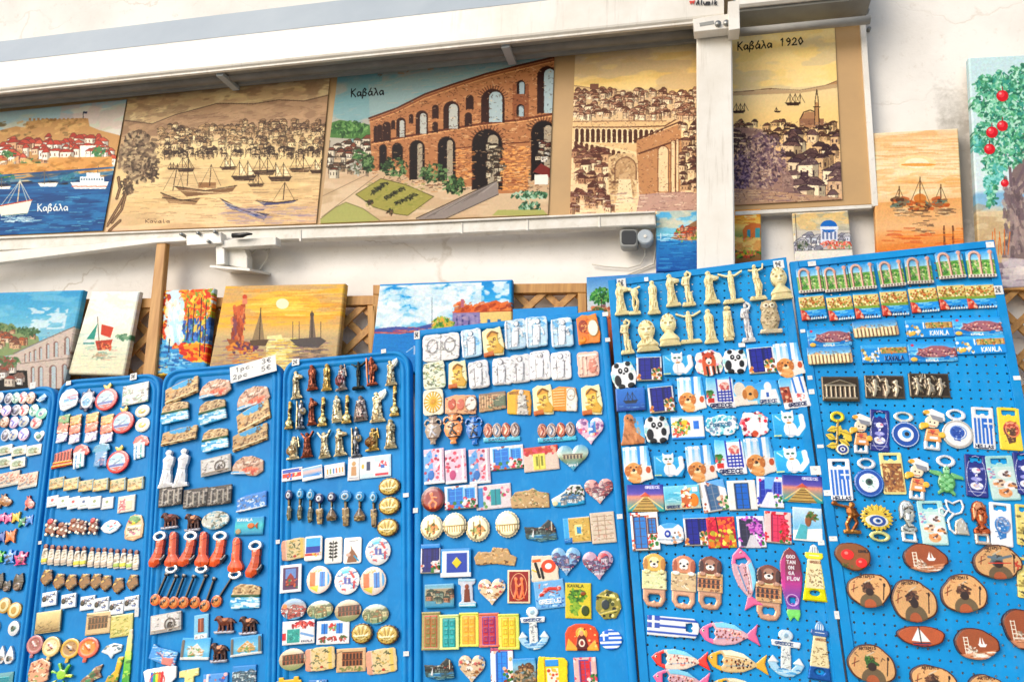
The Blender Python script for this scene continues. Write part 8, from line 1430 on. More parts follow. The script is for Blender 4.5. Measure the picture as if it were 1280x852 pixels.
@kind('rel3',TIN,'','magnet','resin',5,3)
def _(c,a):
 W,H=c.w,c.h_;L={'a':'long tan harbour relief magnet with blue sky','b':'pinkish headland relief magnet with red roofs','c':'tan hillside relief magnet above blue and white waves','s':'silver rectangular relief magnet of an arch','p':'grey pewter relief magnet crowded with figures','sil':'silver relief magnet with a round arch at its right','sea':'blue magnet with silver seaside houses','roundw':'round silver relief magnet','fish':'turquoise magnet with an orange fish'}
 c.poly({'a':[(.02,.25),(.5,.06),(1,0),(.98,.8),(.5,.9),(.0,1)],'b':[(.1,.3),(.3,.05),(.6,.0),(.95,.2),(1,.75),(.8,1),(.0,.95),(.02,.6)],'c':[(.08,.15),(.3,.0),(.7,.03),(.97,.12),(1,.95),(.1,1),(0,.8)],'sea':[(0,.25),(.3,.1),(1,0),(1,.85),(0,1)]}.get(a,[(0,0),(1,0),(1,1),(0,1)])if a!='roundw' else[(.5+.5*math.cos(rad(i*12)),.5+.5*math.sin(rad(i*12)))for i in range(30)],'c0a47c');px(c)
 if a=='a':c.poly([(W*.2,H*.2),(W*.9,0),(W*.8,H*.3),(W*.3,H*.42)],'4aa0cc',.2);sketch(c,0,H*.35,W,H,70,('8a6238','e0c498','5a3f24','c89a5c'),1.4,4);sketch(c,W*.7,0,W,H*.8,20,('6a4a2c','dcc090'),1.4,4);c.line([(1,H*.9),(W,H*.7)],1.6,'e8d4ac',1)
 elif a=='b':c.rect(0,0,W,H,'c8a890');c.rect(0,H*.8,W*.5,H,'4aa0d0',.2);sketch(c,0,0,W,H*.8,60,('e0c4b0','a87c6a','7a5a4a','f0dccc'),1.4,4);foliage(c,W*.62,H*.68,W*.18,H*.12,['d86a4c','e88a6c','b84a34'],24,2.8);c.line([(1,H*.92),(W*.6,H*.88)],1.4,'e4ecf0',1);c.rect(W*.9,0,W,H*.2,'3a98d0')
 elif a=='c':sketch(c,0,0,W,H*.5,50,('e0cca0','8a6a44','b8946a','5a4028'),1.4,4);c.rect(0,H*.42,W,H*.52,'3a5a34',.8);sea(c,0,H*.52,W,H,'3aa0cc','d8ecf0');ripples(c,(0,H*.55,W,H*.95),14,9,['f0f6f8','e0f0f4'],2.2,.9)
 elif a in('s','sil'):c.rect(0,0,W,H,'bdbab4');c.rect(2,2,W-2,H-2,'d4d0ca',.5);c.ring(W*.66,H*.6,W*.16,H*.3,2,'6a625a',1);c.ell(W*.66,H*.68,W*.1,H*.2,'4a423c',0);sketch(c,2,2,W-2,H-2,30,('8a847c','ece8e4','6a645c'),1,4,.8);c.line([(2,H*.85),(W-2,H*.85)],1.4,'a89a8a',1)
 elif a=='p':c.rect(0,0,W,H,'55504c');sketch(c,1,1,W-1,H-1,70,('a8a098','2f2a28','c8c0b4','7a746c'),1.3,4);[c.line([(W*x,H*.25),(W*x,H*.85)],2.2,'b8b0a4',1)for x in(.2,.45,.7,.88)]
 elif a=='sea':c.rect(0,0,W,H,'4a88c8');sketch(c,2,H*.2,W-2,H*.9,36,('d8dce0','8a94a8','f0f0ec','4a5a7a'),1.4,4);c.line([(0,H*.94),(W,H*.86)],1.8,'e4e8ec',1)
 elif a=='roundw':c.rect(0,0,W,H,'c8c8bc');sketch(c,2,2,W-2,H-2,50,('8a8a78','f0f0e4','6aa0b0','5a5a4c'),1.4,5)
 elif a=='fish':c.grad([(0,'3a98c8'),(.5,'5ac8c8'),(1,'2a88b0')],0,0,W,H);c.ell(W*.58,H*.5,4.4,3.4,'d87a3c',1);c.poly([(W*.7,H*.5),(W*.82,H*.3),(W*.82,H*.7)],'b85a2c',1);c.ell(W*.15,H*.8,3.4,3.4,'b8a07a',.8);c.text('KAVALA',3,2,2.4,3,1,'e8f0f0')
 return L[a]
@kind('venus','statuette_magnet','white plaster torso statuette magnet on a square base','figurine','resin',5,2,8)
def _(c,a):
 c.part('pedestal');c.poly([(.04,.9),(.96,.9),(1,1),(0,1)],'e4e2e0');c.cp=0;c.ell(.6,.07,.2,.07,'e6e4e2');c.poly([(.5,.1),(.72,.1),(.74,.16),(.96,.22),(.88,.4),(.78,.5),(.84,.9),(.1,.9),(.26,.55),(.3,.38),(.24,.24),(.48,.16)],'e6e4e2');c.lock=True;c.line([(.3,.5),(.8,.55)],.02,'a8a4a0',.2,.7);drape(c,12,['b8b4b0','f4f4f2'],(.25,.55,.75,.85));c.line([(.5,.27),(.6,.3),(.74,.27)],.016,'b0aca8',.4)
@kind('horse','animal_magnet','','figurine','resin',4,2,6)
def _(c,a):
 B,S_,look={'b':('6a3a28','a86a44','small brown horse figurine magnet on a plinth'),'s':('4a2c24','e0a078','small dark donkey figurine magnet with a pale saddle'),'m':('5a342a','8a4a3c','small reddish bull figurine magnet on a plinth')}[a]
 c.part('pedestal');c.poly([(0,.82),(.95,.88),(.9,1),(.05,.96)],'a8a8b0');c.cp=0
 c.ell(.52,.38,.34,.2,B);[c.line([(x,.45),(x+d,.86)],.09,B)for x,d in((.26,-.02),(.4,.03),(.66,-.02),(.78,.04))];c.poly([(.2,.4),(.08,.2),(.02,.34),(0,.24),(.14,.04),(.3,.06),(.38,.24)],B);c.line([(.84,.32),(.97,.5)],.05,B);c.lock=True;c.ell(.54,.26,.14,.12,S_,1);c.dabs((.1,.1,.9,.8),18,.05,[S_,'2a1410','c89a7c'],.6);c.line([(.1,.9),(.85,.93)],.04,'e0e0e8',.8);return look
@kind('op_org',OPN,'','bottle opener','gloss',6,2,7)
def _(c,a):
 F_=(lambda p:[(x,1-y)for x,y in p])if a=='dn' else(lambda p:p)
 c.part('opener');cy=.14 if a!='dn' else.9;c.ell(.5 if a=='dn' else.58,cy,.4,.14 if a!='dn' else.1,'e4e6e8');c.ell(.5 if a=='dn' else.58,cy,.24,.075 if a!='dn' else.05,None);c.cp=0
 if a=='dn':c.poly([(.28,.1),(.36,.02),(.5,0),(.66,.02),(.74,.1),(.76,.56),(.96,.7),(.94,.8),(.7,.84),(.3,.84),(.06,.8),(.04,.7),(.26,.56)],'d8602c');c.lock=True;c.line([(.26,.16),(.5,.2),(.74,.16)],.02,'9a3a18',.2);c.line([(.5,.6),(.5,.82)],.02,'9a3a18',.2);c.line([(.38,.1),(.38,.5)],.03,'f0a070',1,.6);return 'glazed orange bottle opener with the loop at the bottom'
 c.poly([(.4,.24),(.86,.24),(.84,.6),(.7,.9),(.4,1),(.08,.96),(.02,.82),(.22,.66),(.38,.5)],'d8602c');c.part('grip');c.poly([(.72,.78),(1,.66),(1,.78),(.76,.94)],'2f3440');c.cp=0;c.lock=True;c.line([(.5,.3),(.46,.6)],.03,'f0a070',1,.6);c.line([(.66,.4),(.5,.82)],.02,'9a3a18',.2,.7);return 'glazed orange bottle opener with the loop at the top'
@kind('guitar','lute_magnet','tiny orange and black lute magnet','magnet','gloss',4,2,4)
def _(c,a):
 c.part('neck');c.poly([(.42,.04),(.58,.04),(.56,.7),(.44,.7)],'1f1a20');c.part('headstock');c.poly([(.3,0),(.7,0),(.66,.1),(.34,.1)],'2a1a1a');c.part('body');c.ell(.5,.83,.5,.17,'d8743c');c.lock=True;c.ell(.5,.83,.38,.12,'e89a5c',.5);c.ell(.5,.78,.14,.045,'2a1410',1);c.line([(.5,.72),(.5,.92)],.02,'3a1f18',1);c.poly([(.1,.84),(.4,.8),(.4,.92),(.2,.94)],'1f1a20',.9);c.line([(.5,.1),(.5,.7)],.008,'d8d0c8',.8)
@kind('misc3',TIN,'','magnet','resin',4,2)
def _(c,a):
 W,H=c.w,c.h_;L={'totem':'small blue magnet with a brown boot statue','fort':'magnet of a hill fort between stone towers','fort2':'magnet of a golden islet between stone towers','waves':'tilted magnet with pink houses on blue waves','cup':'white tablet magnet with a rainbow splash','tee':'pale yellow letter-shaped magnet','bluebit':'small blue and pink magnet at the photo bottom','greyb':'blue magnet with a white seaside building'}
 if a=='tee':c.poly([(0,.1),(1,0),(1,.45),(.75,.5),(.75,1),(.3,1),(.28,.5),(0,.5)],'e0d494')
 elif a=='cup':c.poly([(.0,.2),(.1,.1),(.85,.0),(1,.1),(1,.7),(.85,1),(.1,1),(.05,.6)],'e8e6e2')
 elif a=='waves':c.poly([(.1,0),(.3,.15),(1,.3),(.95,1),(.5,.9),(0,.7)],'8ab8dc')
 else:rbox(c,'c8d0d4',.01)
 px(c)
 if a=='totem':c.rect(0,0,W,H,'8ac0d8');c.poly([(W*.3,H*.15),(W*.7,H*.15),(W*.72,H*.7),(W*.3,H*.7)],'8a4a30',1);c.rect(1,H*.78,W-1,H-1,'ecebe8',.5);c.line([(W*.5,H*.2),(W*.5,H*.68)],1.2,'c8805c');sketch(c,2,H*.8,W-2,H-2,6,('7a7a7a',),.8,3)
 if a in('fort','fort2'):c.grad([(0,'4aa8dc'),(.6,'8ac8e0'),(1,'3a98c0')],0,0,W,H);c.poly([(W*.25,H*.6),(W*.55,H*.25),(W*.8,H*.6),(W*.8,H*.8),(W*.25,H*.8)],'d8a868' if a=='fort2' else 'd8d4c8',.7);sketch(c,W*.25,H*.4,W*.8,H*.9,30,('e8e0cc','6a9a5c','b8884c','f0f0ec'),1.3,4);[c.line([(x,H*.15),(x,H*.85)],3.6,'7a746c',1)for x in((W*.06,W*.94)if a=='fort2' else(W*.06,))];c.rect(0,H*.88,W,H,'dce0dc',.5)
 if a=='waves':sea(c,0,0,W,H,'5aa0d8','e8f0f4');sketch(c,W*.3,H*.3,W,H,26,('e8c8c8','c86a7c','f0e8e8','4a5a8a'),1.5,4);c.poly([(W*.5,H*.6),(W*.9,H*.6),(W*.85,H),(W*.5,H*.9)],'d88a80',.6)
 if a=='cup':[c.line([(W*(.28+k*.08),H*.35),(W*(.3+k*.07),H)],3,q,.6)for k,q in enumerate(('3a6ac0','3aa85c','e0c83c','d8743c','c2303c'))];c.ring(W*.45,H*.75,W*.22,H*.4,1.2,'c23a3c')
 if a=='tee':sketch(c,0,0,W,H,12,('b8a868','f0e8c0'),1,4)
 if a=='bluebit':c.rect(0,0,W,H,'5a98d0');spots(c,16,['e8b8b8','f0f0f0','3a68b0','c86a5c'],2);c.line([(W*.2,0),(W*.2,H)],3,'eceae8',1)
 if a=='greyb':c.rect(0,0,W,H*.3,'3a88c0');houses(c,0,H*.3,W,H,5,['e8ecec','a8b8bc','c8d8d8'],['5a7a8a'],'2a3a44')
 return L[a]
@kind('b2',TIN,'','magnet','gloss',4,2)
def _(c,a):
 W,H=c.w,c.h_;k,_,v=a.partition('.')
 def full(col):rbox(c,col,.02);px(c)
 if k=='shell':c.poly([(.1,.9),(0,.5),(.1,.2),(.35,.03),(.7,.02),(.95,.25),(1,.6),(.9,.85),(.7,.9),(.3,1)],'eceae6');px(c);ripples(c,(W*.15,H*.35,W*.85,H*.6),14,9,['3a88c0','8ac0d8','c87a8a'],1.4,.9);c.line([(W*.2,H*.75),(W*.8,H*.78)],1,'8a8a9a');return 'white shell-shaped magnet with a blue stripe'
 if k=='helm':
  pts=[(.5+(.5 if i%4<2 else.4)*math.cos(rad(i*11.25)),.52+(.48 if i%4<2 else.38)*math.sin(rad(i*11.25)))for i in range(32)];c.poly(pts,'1f2f5a');c.lock=True;c.ell(.5,.52,.34,.33,'e8ecee',.6);c.ell(.5,.55,.24,.22,'5aa8c8',.8);c.line([(.3,.5),(.55,.4),(.72,.5)],.05,'f0f0f0',1);c.dabs((.25,.5,.75,.75),8,.04,['1f5a90','e8f0f0'],.8);return "ship's wheel magnet in navy and white"
 if k=='pomeg':c.part('crown');c.poly([(.4,.2),(.3,.02),(.5,.1),(.62,.0),(.68,.1),(.62,.22)],'d8b83c');c.part('body');c.ell(.5,.6,.5,.4,'c8242c');c.lock=True;c.ell(.47,.6,.37,.3,'a8d0e0',.3);px(c);sketch(c,W*.2,H*.45,W*.75,H*.7,18,('e8f0f0','5a6a8a','8a9aa8'),1.2,4);c.rect(W*.15,H*.68,W*.8,H*.76,'2a4a9a');c.poly([(W*.2,H*.78),(W*.75,H*.78),(W*.5,H*.9)],'c8382c');return 'red pomegranate-shaped ring magnet with a town view'
 if k=='relief':full('c8c4b8');sketch(c,1,1,W-1,H-1,50,('6a665c','ecebe4','3f3c36','5a8a6a'),1.4,4);return 'grey relief magnet with carved figures'
 if k=='disc':c.ell(.5,.5,.5,.5,'e8e6dc');px(c);c.ring(W/2,H/2,W*.42,H*.42,.9,'b8a88c');c.ell(W*.5,H*.5,W*.26,H*.2,pick(['d8c068','c8a090']),.5);c.ell(W*.55,H*.5,1.6,1.4,'e8e8e0',1);return 'small round cream magnet with gold centre'
 if k=='stack':
  for j,(q,n_)in enumerate((('e0a85c','hat'),('d87a5c','body'),('dcdce4','legs'))):c.part(n_);c.poly([(.08+.03*j,.02+j*.33),(.95,.0+j*.33),(.9,.32+j*.33),(.1,.34+j*.33)],q if not(v and j==0)else '6a9a5c')
  c.lock=True;px(c);sketch(c,1,1,W-1,H*.33,10,('f0dcae','b8743c','8a5a3c'),1.2,4);sketch(c,1,H*.35,W-1,H*.66,12,('f0b89c','a84a34','f0e0d0'),1.2,4);sketch(c,1,H*.68,W-1,H,12,('5a4a7a','f0f0f4','9a8ab8'),1.2,4);return 'stacked three-tier magnet in orange and pink'
 if k=='castle':c.poly([(.1,.15),(.9,.0),(.92,.5),(1,.95),(0,1),(.1,.6)],'c8542c');px(c);[c.line([(W*(.15+j*.15),H*.15),(W*(.15+j*.15),H*.6)],1.6,'6a1f14',.8)for j in range(6)];c.rect(0,H*.66,W,H*.74,'e8b83c',1);c.rect(0,H*.84,W,H*.92,'e8c05c',1);return 'orange and red castle-like magnet'
 if k=='shirt':c.part('parasol');c.poly([(.05,.3),(.2,.06),(.5,0),(.85,.12),(1,.4),(.85,.5)],'c8584c');c.part('body');c.poly([(.1,.3),(.75,.32),(.72,.95),(.15,1)],'dce8ee');c.lock=True;c.dabs((.3,.05,.95,.35),12,.06,['e8e0dc','a83440'],.8);c.line([(.3,.4),(.3,.95)],.05,'3a88b8',.5);c.line([(.55,.4),(.55,.95)],.05,'3aa8a0',.5);c.dabs((.15,.4,.7,.9),12,.04,['6a7a8a','f0f4f4'],.8);return 'parasol-topped white and blue bag magnet'
 if k=='mush':c.part('cap');c.poly([(0,.32),(.1,.08),(.5,0),(.92,.1),(1,.34),(.7,.38),(.3,.4)],'2f98b8');c.part('body');c.poly([(.18,.36),(.84,.36),(.86,1),(.16,.96)],'6aa0c8');c.lock=True;c.dabs((.1,.02,.9,.3),8,.05,['6ac8dc','1f6a8a'],.8);c.rect(.5,.6,.72,.98,'1f4a8a',.5);c.dabs((.2,.4,.8,.9),10,.05,['e8e8e8','3a6aa0','c88a9a'],.8);return 'blue mushroom-house magnet'
 if k=='tile':full('c8b88c');sketch(c,1,1,W-1,H-1,26,('8a6a34','f0d88a','d8943c','6a7a54'),1.3,3);c.line([(W-1,0),(W-1,H)],1.4,'a8bcc0',.8);return 'small gold-patterned tile magnet'
 if k=='white':full('e8e8e4');c.ell(W*.5,H*.4,1.8,1.8,v or 'c8404c');c.line([(W*.25,H*.75),(W*.75,H*.75)],1,'8aa08a');return 'small white card magnet with a tiny '+{'':'red','3a5a8a':'blue','8a9a6a':'green'}[v]+' mark'
 if k=='prz':full('e6dccc');foliage(c,W*.3,H*.5,W*.2,H*.35,['d86a74','e8a0a8','a83a44'],24,2.4);c.rect(W*.5,H*.3,W*.85,H*.85,'ecd8b4',.5);return 'white magnet with pink blossom at its left'
 if k=='pom':
  for x,y,q in((.45,.3,'8a3a24'),(.7,.45,'6a2f1c'),(.35,.6,'9a5a34'),(.65,.72,'7a3f28')):c.ell(x,y,.28,.17,q,.8)
  [c.ell(x,y,.12,.08,'e8dcc8',1.2)for x,y in((.15,.35),(.85,.2),(.9,.62),(.2,.85),(.75,.92),(.5,.52))];c.ell(.45,.18,.24,.14,'b81f34' if v else '8a4a2c',1.3);return 'beaded reddish-brown pompom trinket' if v else 'beaded brown pompom trinket'
 if k=='fishw':c.poly([(0,.5),(.2,.15),(.5,.0),(.8,.15),(1,.5),(.8,.85),(.5,1),(.2,.85)],'e8ecec');c.lock=True;c.dabs((.2,.2,.8,.8),16,.09,['3a6aa0','c8384c','5aa8b8','f0f0f0'],.85);return 'pointed white oval magnet with coloured specks'
 if k=='basket':c.poly([(.1,.3),(.25,.05),(.5,0),(.85,.06),(1,.4),(.98,.9),(.5,1),(.05,.9),(0,.6)],'d8b48c');c.lock=True;c.ell(.5,.2,.3,.16,'6a9a5c',.6);c.dabs((.2,.05,.8,.35),12,.06,['c8405c','e8d84c','3a7a3c'],.85);c.rect(.12,.45,.88,.85,'e8d8b8',.5);c.text('Kavala',.2,.5,.07,.1,.03,'5a3a34');c.dabs((.15,.62,.85,.85),8,.05,['5a3a34','c86a8a'],.8);return 'pink basket magnet with green leaves'
 if k=='lit':c.part('head');c.ell(.5,.12,.3,.12,'8a5044');c.part('body');c.poly([(.2,.22),(.8,.22),(.95,.6),(.9,1),(.1,1),(.05,.6)],'e4dccc');c.lock=True;c.dabs((.1,.3,.9,.65),8,.07,['f2ece0','a89884','6a5a4c'],.8);c.rect(.1,.72,.9,.92,{'y':'d8d03c','w':'c8b8a8','g':'a8c05c'}.get(v,'d8c8b8'),.8);return 'tiny white-dressed doll magnet with a brown head'
 if k=='owlb':wob(c,'8a5f28',amp=.16,e=2.2,k=5);c.dabs((0,0,1,1),36,.09,['2a1c10','c89a44','d8b05c','1a1410','6a4418'],.9);return 'small dark gold owl trinket'
 if k=='bw':full('dfe4e8');c.ell(W*.2,H*.45,2.8,3.6,'1a1a20',.8);c.ell(W*.3,H*.3,1.3,1.3,'d89a7c',1);sketch(c,W*.35,2,W-1,H-2,16,('2a2c34','3a5a9a','8a94a0'),1.2,3);return 'small white and black lettered magnet'
 if k=='sep':full('c8b888');c.grad([(0,'d8cc9a'),(.55,'bfa878'),(1,'8a7450')],1,1,W-1,H-1);sketch(c,2,H*.5,W-2,H-2,26,('5a4a34','8a7450','a89468'),1,5);return 'square sepia magnet with a wide view'
 if k=='aq':full('c8b088');arches(c,W*.1,H*.2,W*.9,H*.75,6,'8a6244','2f1f18',2);c.line([(0,H*.1),(W,H*.3)],1,'5a4434');return 'square tan magnet with a brown arcade'
 if k=='grn':full('c8c07c');sketch(c,2,2,W-2,H-2,40,('8a8a44','6a7a34','d8d0a0','a8984c'),1.2,4);return 'square yellowish-green sketch magnet'
 if k=='spoon':
  q,n_={'p':('c88a8a','rose'),'o':('e0c48c','cream'),'y':('e0b85c','yellow'),'r':('e0745c','coral')}[v]
  c.part('handle');c.poly([(.3,.8),(.5,.78),(.42,1),(.26,1)],q);c.part('bowl');c.ell(.5,.42,.5,.42,q,.3);c.lock=True;c.ell(.5,.42,.36,.3,{'p':'a8706c','o':'e8d8b0','y':'b8946c','r':'d8904c'}[v],.0);c.line([(.36,.3),(.56,.5)],.08,{'p':'e8c8c0','o':'8a3a44','y':'4a4a54','r':'c86a3c'}[v],.8);c.dabs((.25,.2,.75,.6),10,.05,['f0e8d8','8a5a3c',q],.8);return 'spoon-shaped '+n_+' magnet'
 if k=='shellw':c.poly([(0,.45),(.25,.1),(.6,.0),(1,.2),(.95,.6),(.6,.75),(.5,1),(.35,.7)],'dce4e4');c.lock=True;c.dabs((.1,.1,.9,.6),20,.09,['5a7a8a','f0f0ea','3a4a5a','b8a88c'],.85);return 'small grey and white shell magnet'
 if k=='col':c.poly([(.1,.1),(.6,0),(1,.2),(.95,.8),(.6,.9),(.1,1),(0,.5)],'d8a888');px(c);sketch(c,0,0,W,H,60,('e8c8a8','a85a44','6a9a4c','f0e4d0','8a3a2c'),1.5,4);return 'colourful figure-group relief magnet'
 if k=='star':[c.poly([(.5,.5),(.5+.5*math.cos(rad(an-14)),.5+.5*math.sin(rad(an-14))),(.5+.5*math.cos(rad(an)),.5+.5*math.sin(rad(an))),(.6,.6)],q,.5)for an,q in((-100,'7ab83c'),(-40,'5aa834'),(20,'c8d84c'),(80,'6ab03c'),(150,'d8e05c'),(210,'8ac84c'))];c.ell(.5,.5,.2,.2,'9ac84c',1);return 'green leafy star-shaped magnet'
 if k=='gecko':c.poly([(0,.9),(.2,.6),(.45,.4),(.7,.1),(1,0),(.9,.35),(1,.6),(.7,.7),(.5,1),(.3,.8)],'8a6a54');c.lock=True;c.dabs((0,0,1,1),26,.1,['3a8a5c','b8a08a','5a3a30','d8c8a8','2f6a4a'],.85);return 'small speckled lizard-like magnet'
 if k=='giraffe':c.part('neck');c.poly([(.62,.0),(.9,.0),(.72,.5),(.66,.95),(.3,.95),(.3,.6),(.5,.45)],'e0b83c');c.part('body');c.poly([(0,.9),(.2,.6),(.5,.6),(.7,.95),(.7,1),(0,1)],'c8a848');c.lock=True;c.dabs((0,0,1,1),22,.07,['8a5a24','f0d878','4a8a3c'],.8);return 'yellow long-necked animal magnet'
 if k=='palm':c.part('stem');c.poly([(.3,0),(.7,0),(.85,.4),(1,1),(.2,1),(.15,.6)],'4aa83c');c.lock=True;c.grad([(0,'e8d0b8'),(.35,'d8d88a'),(.6,'6ab84a'),(1,'2f8a34')],0,0,1,1);c.dabs((0,.4,1,1),12,.05,['c8e06a','2a6a2c'],.7);return 'tall cream and green paddle-shaped magnet'
@kind('b1',TIN,'','magnet','gloss',4,1.5,2)
def _(c,a):
 W,H=c.w,c.h_;k,_,v=a.partition('.')
 P={'1':('b8c8d8','2a4a8a','c8c0b0','bluish'),'2':('d8c0b8','c8283c','f0e8e0','red and white'),'3':('c8c8d0','8a8aa8','3a3a4a','grey striped'),'4':('c89a84','8a5a3c','e8d8c0','brown'),'5':('a8d0c0','3a8a7a','f0f0e0','mint'),'6':('d8b8d0','6a6ac0','f0e0f0','lilac')}
 if k=='d':A,B_,C_,n_=P[v];c.ell(.5,.5,.5,.5,A);c.lock=True;c.ell(.5,.5,.38,.38,C_,.4);c.line([(.3,.3),(.6,.5),(.4,.75)],.16,B_,.8);c.dabs((.2,.2,.8,.8),8,.1,[A,B_,C_],.8);return 'tiny round '+n_+' glass magnet'
 if k=='fish':c.poly([(0,.3),(.2,.6),(.5,.2),(.8,.0),(1,.4),(.8,.8),(.4,1),(.15,.7)],'a8ccec');c.lock=True;c.dabs((0,0,1,1),8,.15,['e8f0f8','3a78c0'],.8);return 'tiny pale blue fish magnet'
 if k=='ring':c.ell(.5,.5,.5,.5,'7ac8b0');c.ell(.5,.5,.26,.26,'e8e4e0',.5);c.lock=True;c.ell(.5,.5,.14,.14,'3a5a8a',.8);return 'tiny turquoise ring-shaped magnet'
 if k=='hrt':heart(c,'e8e8e8');c.ell(.5,.5,.22,.2,'5a8a6a',.6);return 'tiny white heart magnet'
 if k=='rc':rbox(c,'d8d4c8',.04);c.ell(.5,.5,.38,.32,'a8b89a',.5);c.dabs((.15,.2,.85,.8),10,.14,['6a7a5a','e8e4d0','8a7a54'],.8);return 'tiny pale rectangular magnet with green relief'
 if k=='st':rbox(c,'c8b09c',.02);px(c);sketch(c,1,1,W-1,H*.85,34,('c25a3c','8a3f2c','e8d0b0','5a6a7a'),1.3,4);c.rect(0,H*.85,W,H,'b8b8b0',.5);return 'small reddish souvenir plate magnet in relief'
 if k=='bun':c.part('ears');c.poly([(.3,.3),(.25,.0),(.42,.2),(.55,.02),(.58,.32)],{'b':'8a5a34','r':'b8504c'}[v]);c.part('body');c.ell(.45,.5,.32,.26,{'b':'a8764a','r':'c2605c'}[v]);c.ell(.7,.7,.3,.24,{'b':'96663c','r':'d88a84'}[v]);c.line([(.3,.7),(.2,.98)],.1,{'b':'8a5a34','r':'9a3f3c'}[v]);c.lock=True;c.dabs((.1,.3,.9,.95),10,.08,['e8d0b8','3a2014'],.7);return 'tiny '+{'b':'brown','r':'rosy'}[v]+' donkey figurine magnet'
 if k=='bf':c.poly([(.05,.1),(.45,.3),(.5,.1),(.6,.3),(.98,.05),(.9,.5),(.95,.95),(.55,.7),(.1,1),(.15,.5)],v);c.lock=True;c.dabs((0,0,1,1),8,.1,['f0f0f0','2a2a2a',v],.7);return 'tiny '+{'e86a9a':'pink','e0b83c':'yellow','3a9a6a':'green','3a88d0':'blue','e07a3c':'orange','4a6ab0':'dusky blue'}[v]+' butterfly magnet'
 if k=='tu':
  [c.poly(p,v)for p in([(.3,.35),(.0,.2),(.1,.5)],[(.7,.3),(1,.1),(.95,.45)],[(.3,.7),(.05,.9),(.35,.85)],[(.7,.7),(.95,.9),(.65,.88)])];c.ell(.5,.14,.14,.13,v);c.ell(.5,.54,.32,.34,v,.6);c.lock=True;c.dabs((.25,.3,.75,.8),12,.1,['f0f0f0','1f2a2a',v],.7);return 'tiny '+{'4ab83c':'green','5a98d8':'blue','e8508a':'pink'}[v]+' turtle magnet'
 if k=='dk':c.poly([(.1,.3),(.25,.0),(.5,.15),(.8,.0),(.95,.5),(.8,.95),(.4,1),(.1,.8)],'241c1c');c.lock=True;c.ell(.45,.75,.28,.2,'8a7468',.8);c.dabs((.2,.1,.9,.9),8,.08,['b8a898','4a3a34','101010'],.7);return 'tiny black animal magnet with a grey belly'
 if k=='co':c.ell(.5,.5,.5,.5,'c8a050');c.lock=True;c.ell(.5,.5,.38,.4,'e8dcae',.5);c.ell(.5,.5,.2,.24,'b89448',.8);return 'small golden oval coin magnet'
 if k=='ov':c.ell(.5,.5,.5,.5,'e4e6e4');c.lock=True;c.ell(.5,.5,.2,.2,'2a3434',.8);c.dabs((.3,.3,.7,.7),5,.08,['5a8a7a','1a1a1a'],.8);return 'small white oval magnet with a dark centre'
 if k=='dr':c.poly([(.6,0),(.9,.4),(1,.8),(.7,1),(.2,1),(0,.8),(.2,.45)],'e6e8e8');c.lock=True;c.ell(.5,.72,.24,.16,'3a4444',.8);c.dabs((.2,.5,.8,.9),6,.08,['6a8a9a','c8a88c'],.8);return 'white drop-shaped magnet with a dark figure'
 if k=='tl':rbox(c,'1f8a94',.02);c.rect(.1,.3,.8,.34,'6ac0c4',.4);c.dabs((.1,.4,.9,.9),10,.06,['5ab8b8','0f5a6a'],.7);return 'dark teal card magnet at the photo bottom'
@kind('stk','price_sticker','small white price sticker','sticker','paper',.6,0,edge=0)
def _(c,a):
 rbox(c,'ebebe6',0);t={'2':'2€','9':'9€','3':'3€','5':'5€','':''}[a]
 if t:c.text(t,.16,.2,.24,.55,.09,'20202a')
 else:c.dabs((.2,.3,.8,.7),3,.1,['a8a8a8'],.6)
 return 'small white price sticker'+(' reading '+t if t else '')
def xs(key,y,w,h,xlist,dy=0,rot=0):return[(key,x,y+dy*i,w,h,rot)for i,x in enumerate(xlist)]
T={}
T[0]=[[('b1:d.1',3.5,498,9,13),('b1:d.3',14.5,499,9,13),('b1:d.5',23.5,498,9,13),('b1:d.2',32.5,498,10,14),('b1:d.4',42,498,10,14),('b1:fish',55,498.5,13,9)],[('b1:d.2',1.5,513,9,13),('b1:d.6',11.5,514,11,13),('b1:d.3',22,513,11,13),('b1:d.2',32,513,11,14),('b1:d.5',44.5,513,11,14),('b1:ring',54,517.5,13,13)],[('b1:d.5',-1,527,9,12),('b1:d.4',9.5,528,10,13),('b1:d.6',19.5,528,11,14),('b1:d.1',32,527,12,13),('b1:d.2',47,528.5,13,14)],[('b1:d.3',9,544,10,14),('b1:d.1',19,543.5,11,13),('b1:d.6',31.5,543,12,15),('b1:hrt',51,545.5,13,14)],[('b1:rc',8,562.5,17,11),('b1:rc',26,563.5,17,11),('b1:rc',44.5,562.5,17,12)],[('b1:rc',7.5,577.5,17,12),('b1:rc',24.5,579,17,12)],[('b1:st',12,599,26,17),('b1:st',37,600.5,22,18)],[('b1:bun.b',7.5,625,18,18),('b1:bun.r',38.5,627.5,13,18)],[('b1:bf.e86a9a',3.5,647,9,14),('b1:bf.e86a9a',12.5,647.5,9,14),('b1:bf.e0b83c',22,646,10,15),('b1:bf.3a9a6a',29.5,652,9,14),('b1:bf.3a88d0',38.5,649.5,10,15)],[('b1:bf.4a6ab0',3.5,671,10,17),('b1:bf.e07a3c',15,670,13,20)],[('b1:tu.4ab83c',1,696,12,17),('b1:tu.5a98d8',14,696,15,19),('b1:tu.e8508a',28,698,16,19)],[('b1:dk',1.5,726,11,21),('b1:dk',11,732,11,14),('b1:dk',25,727,14,22)],[('b1:co',7.5,756,15,19),('b1:co',20.5,762,16,19)],[('b1:ov',-6,783,13,18),('b1:ov',19.5,784.5,13,18)],[('b1:dr',3.5,817,10,22),('b1:dr',14,817,11,22)],[('b1:tl',7,849,22,18)]]
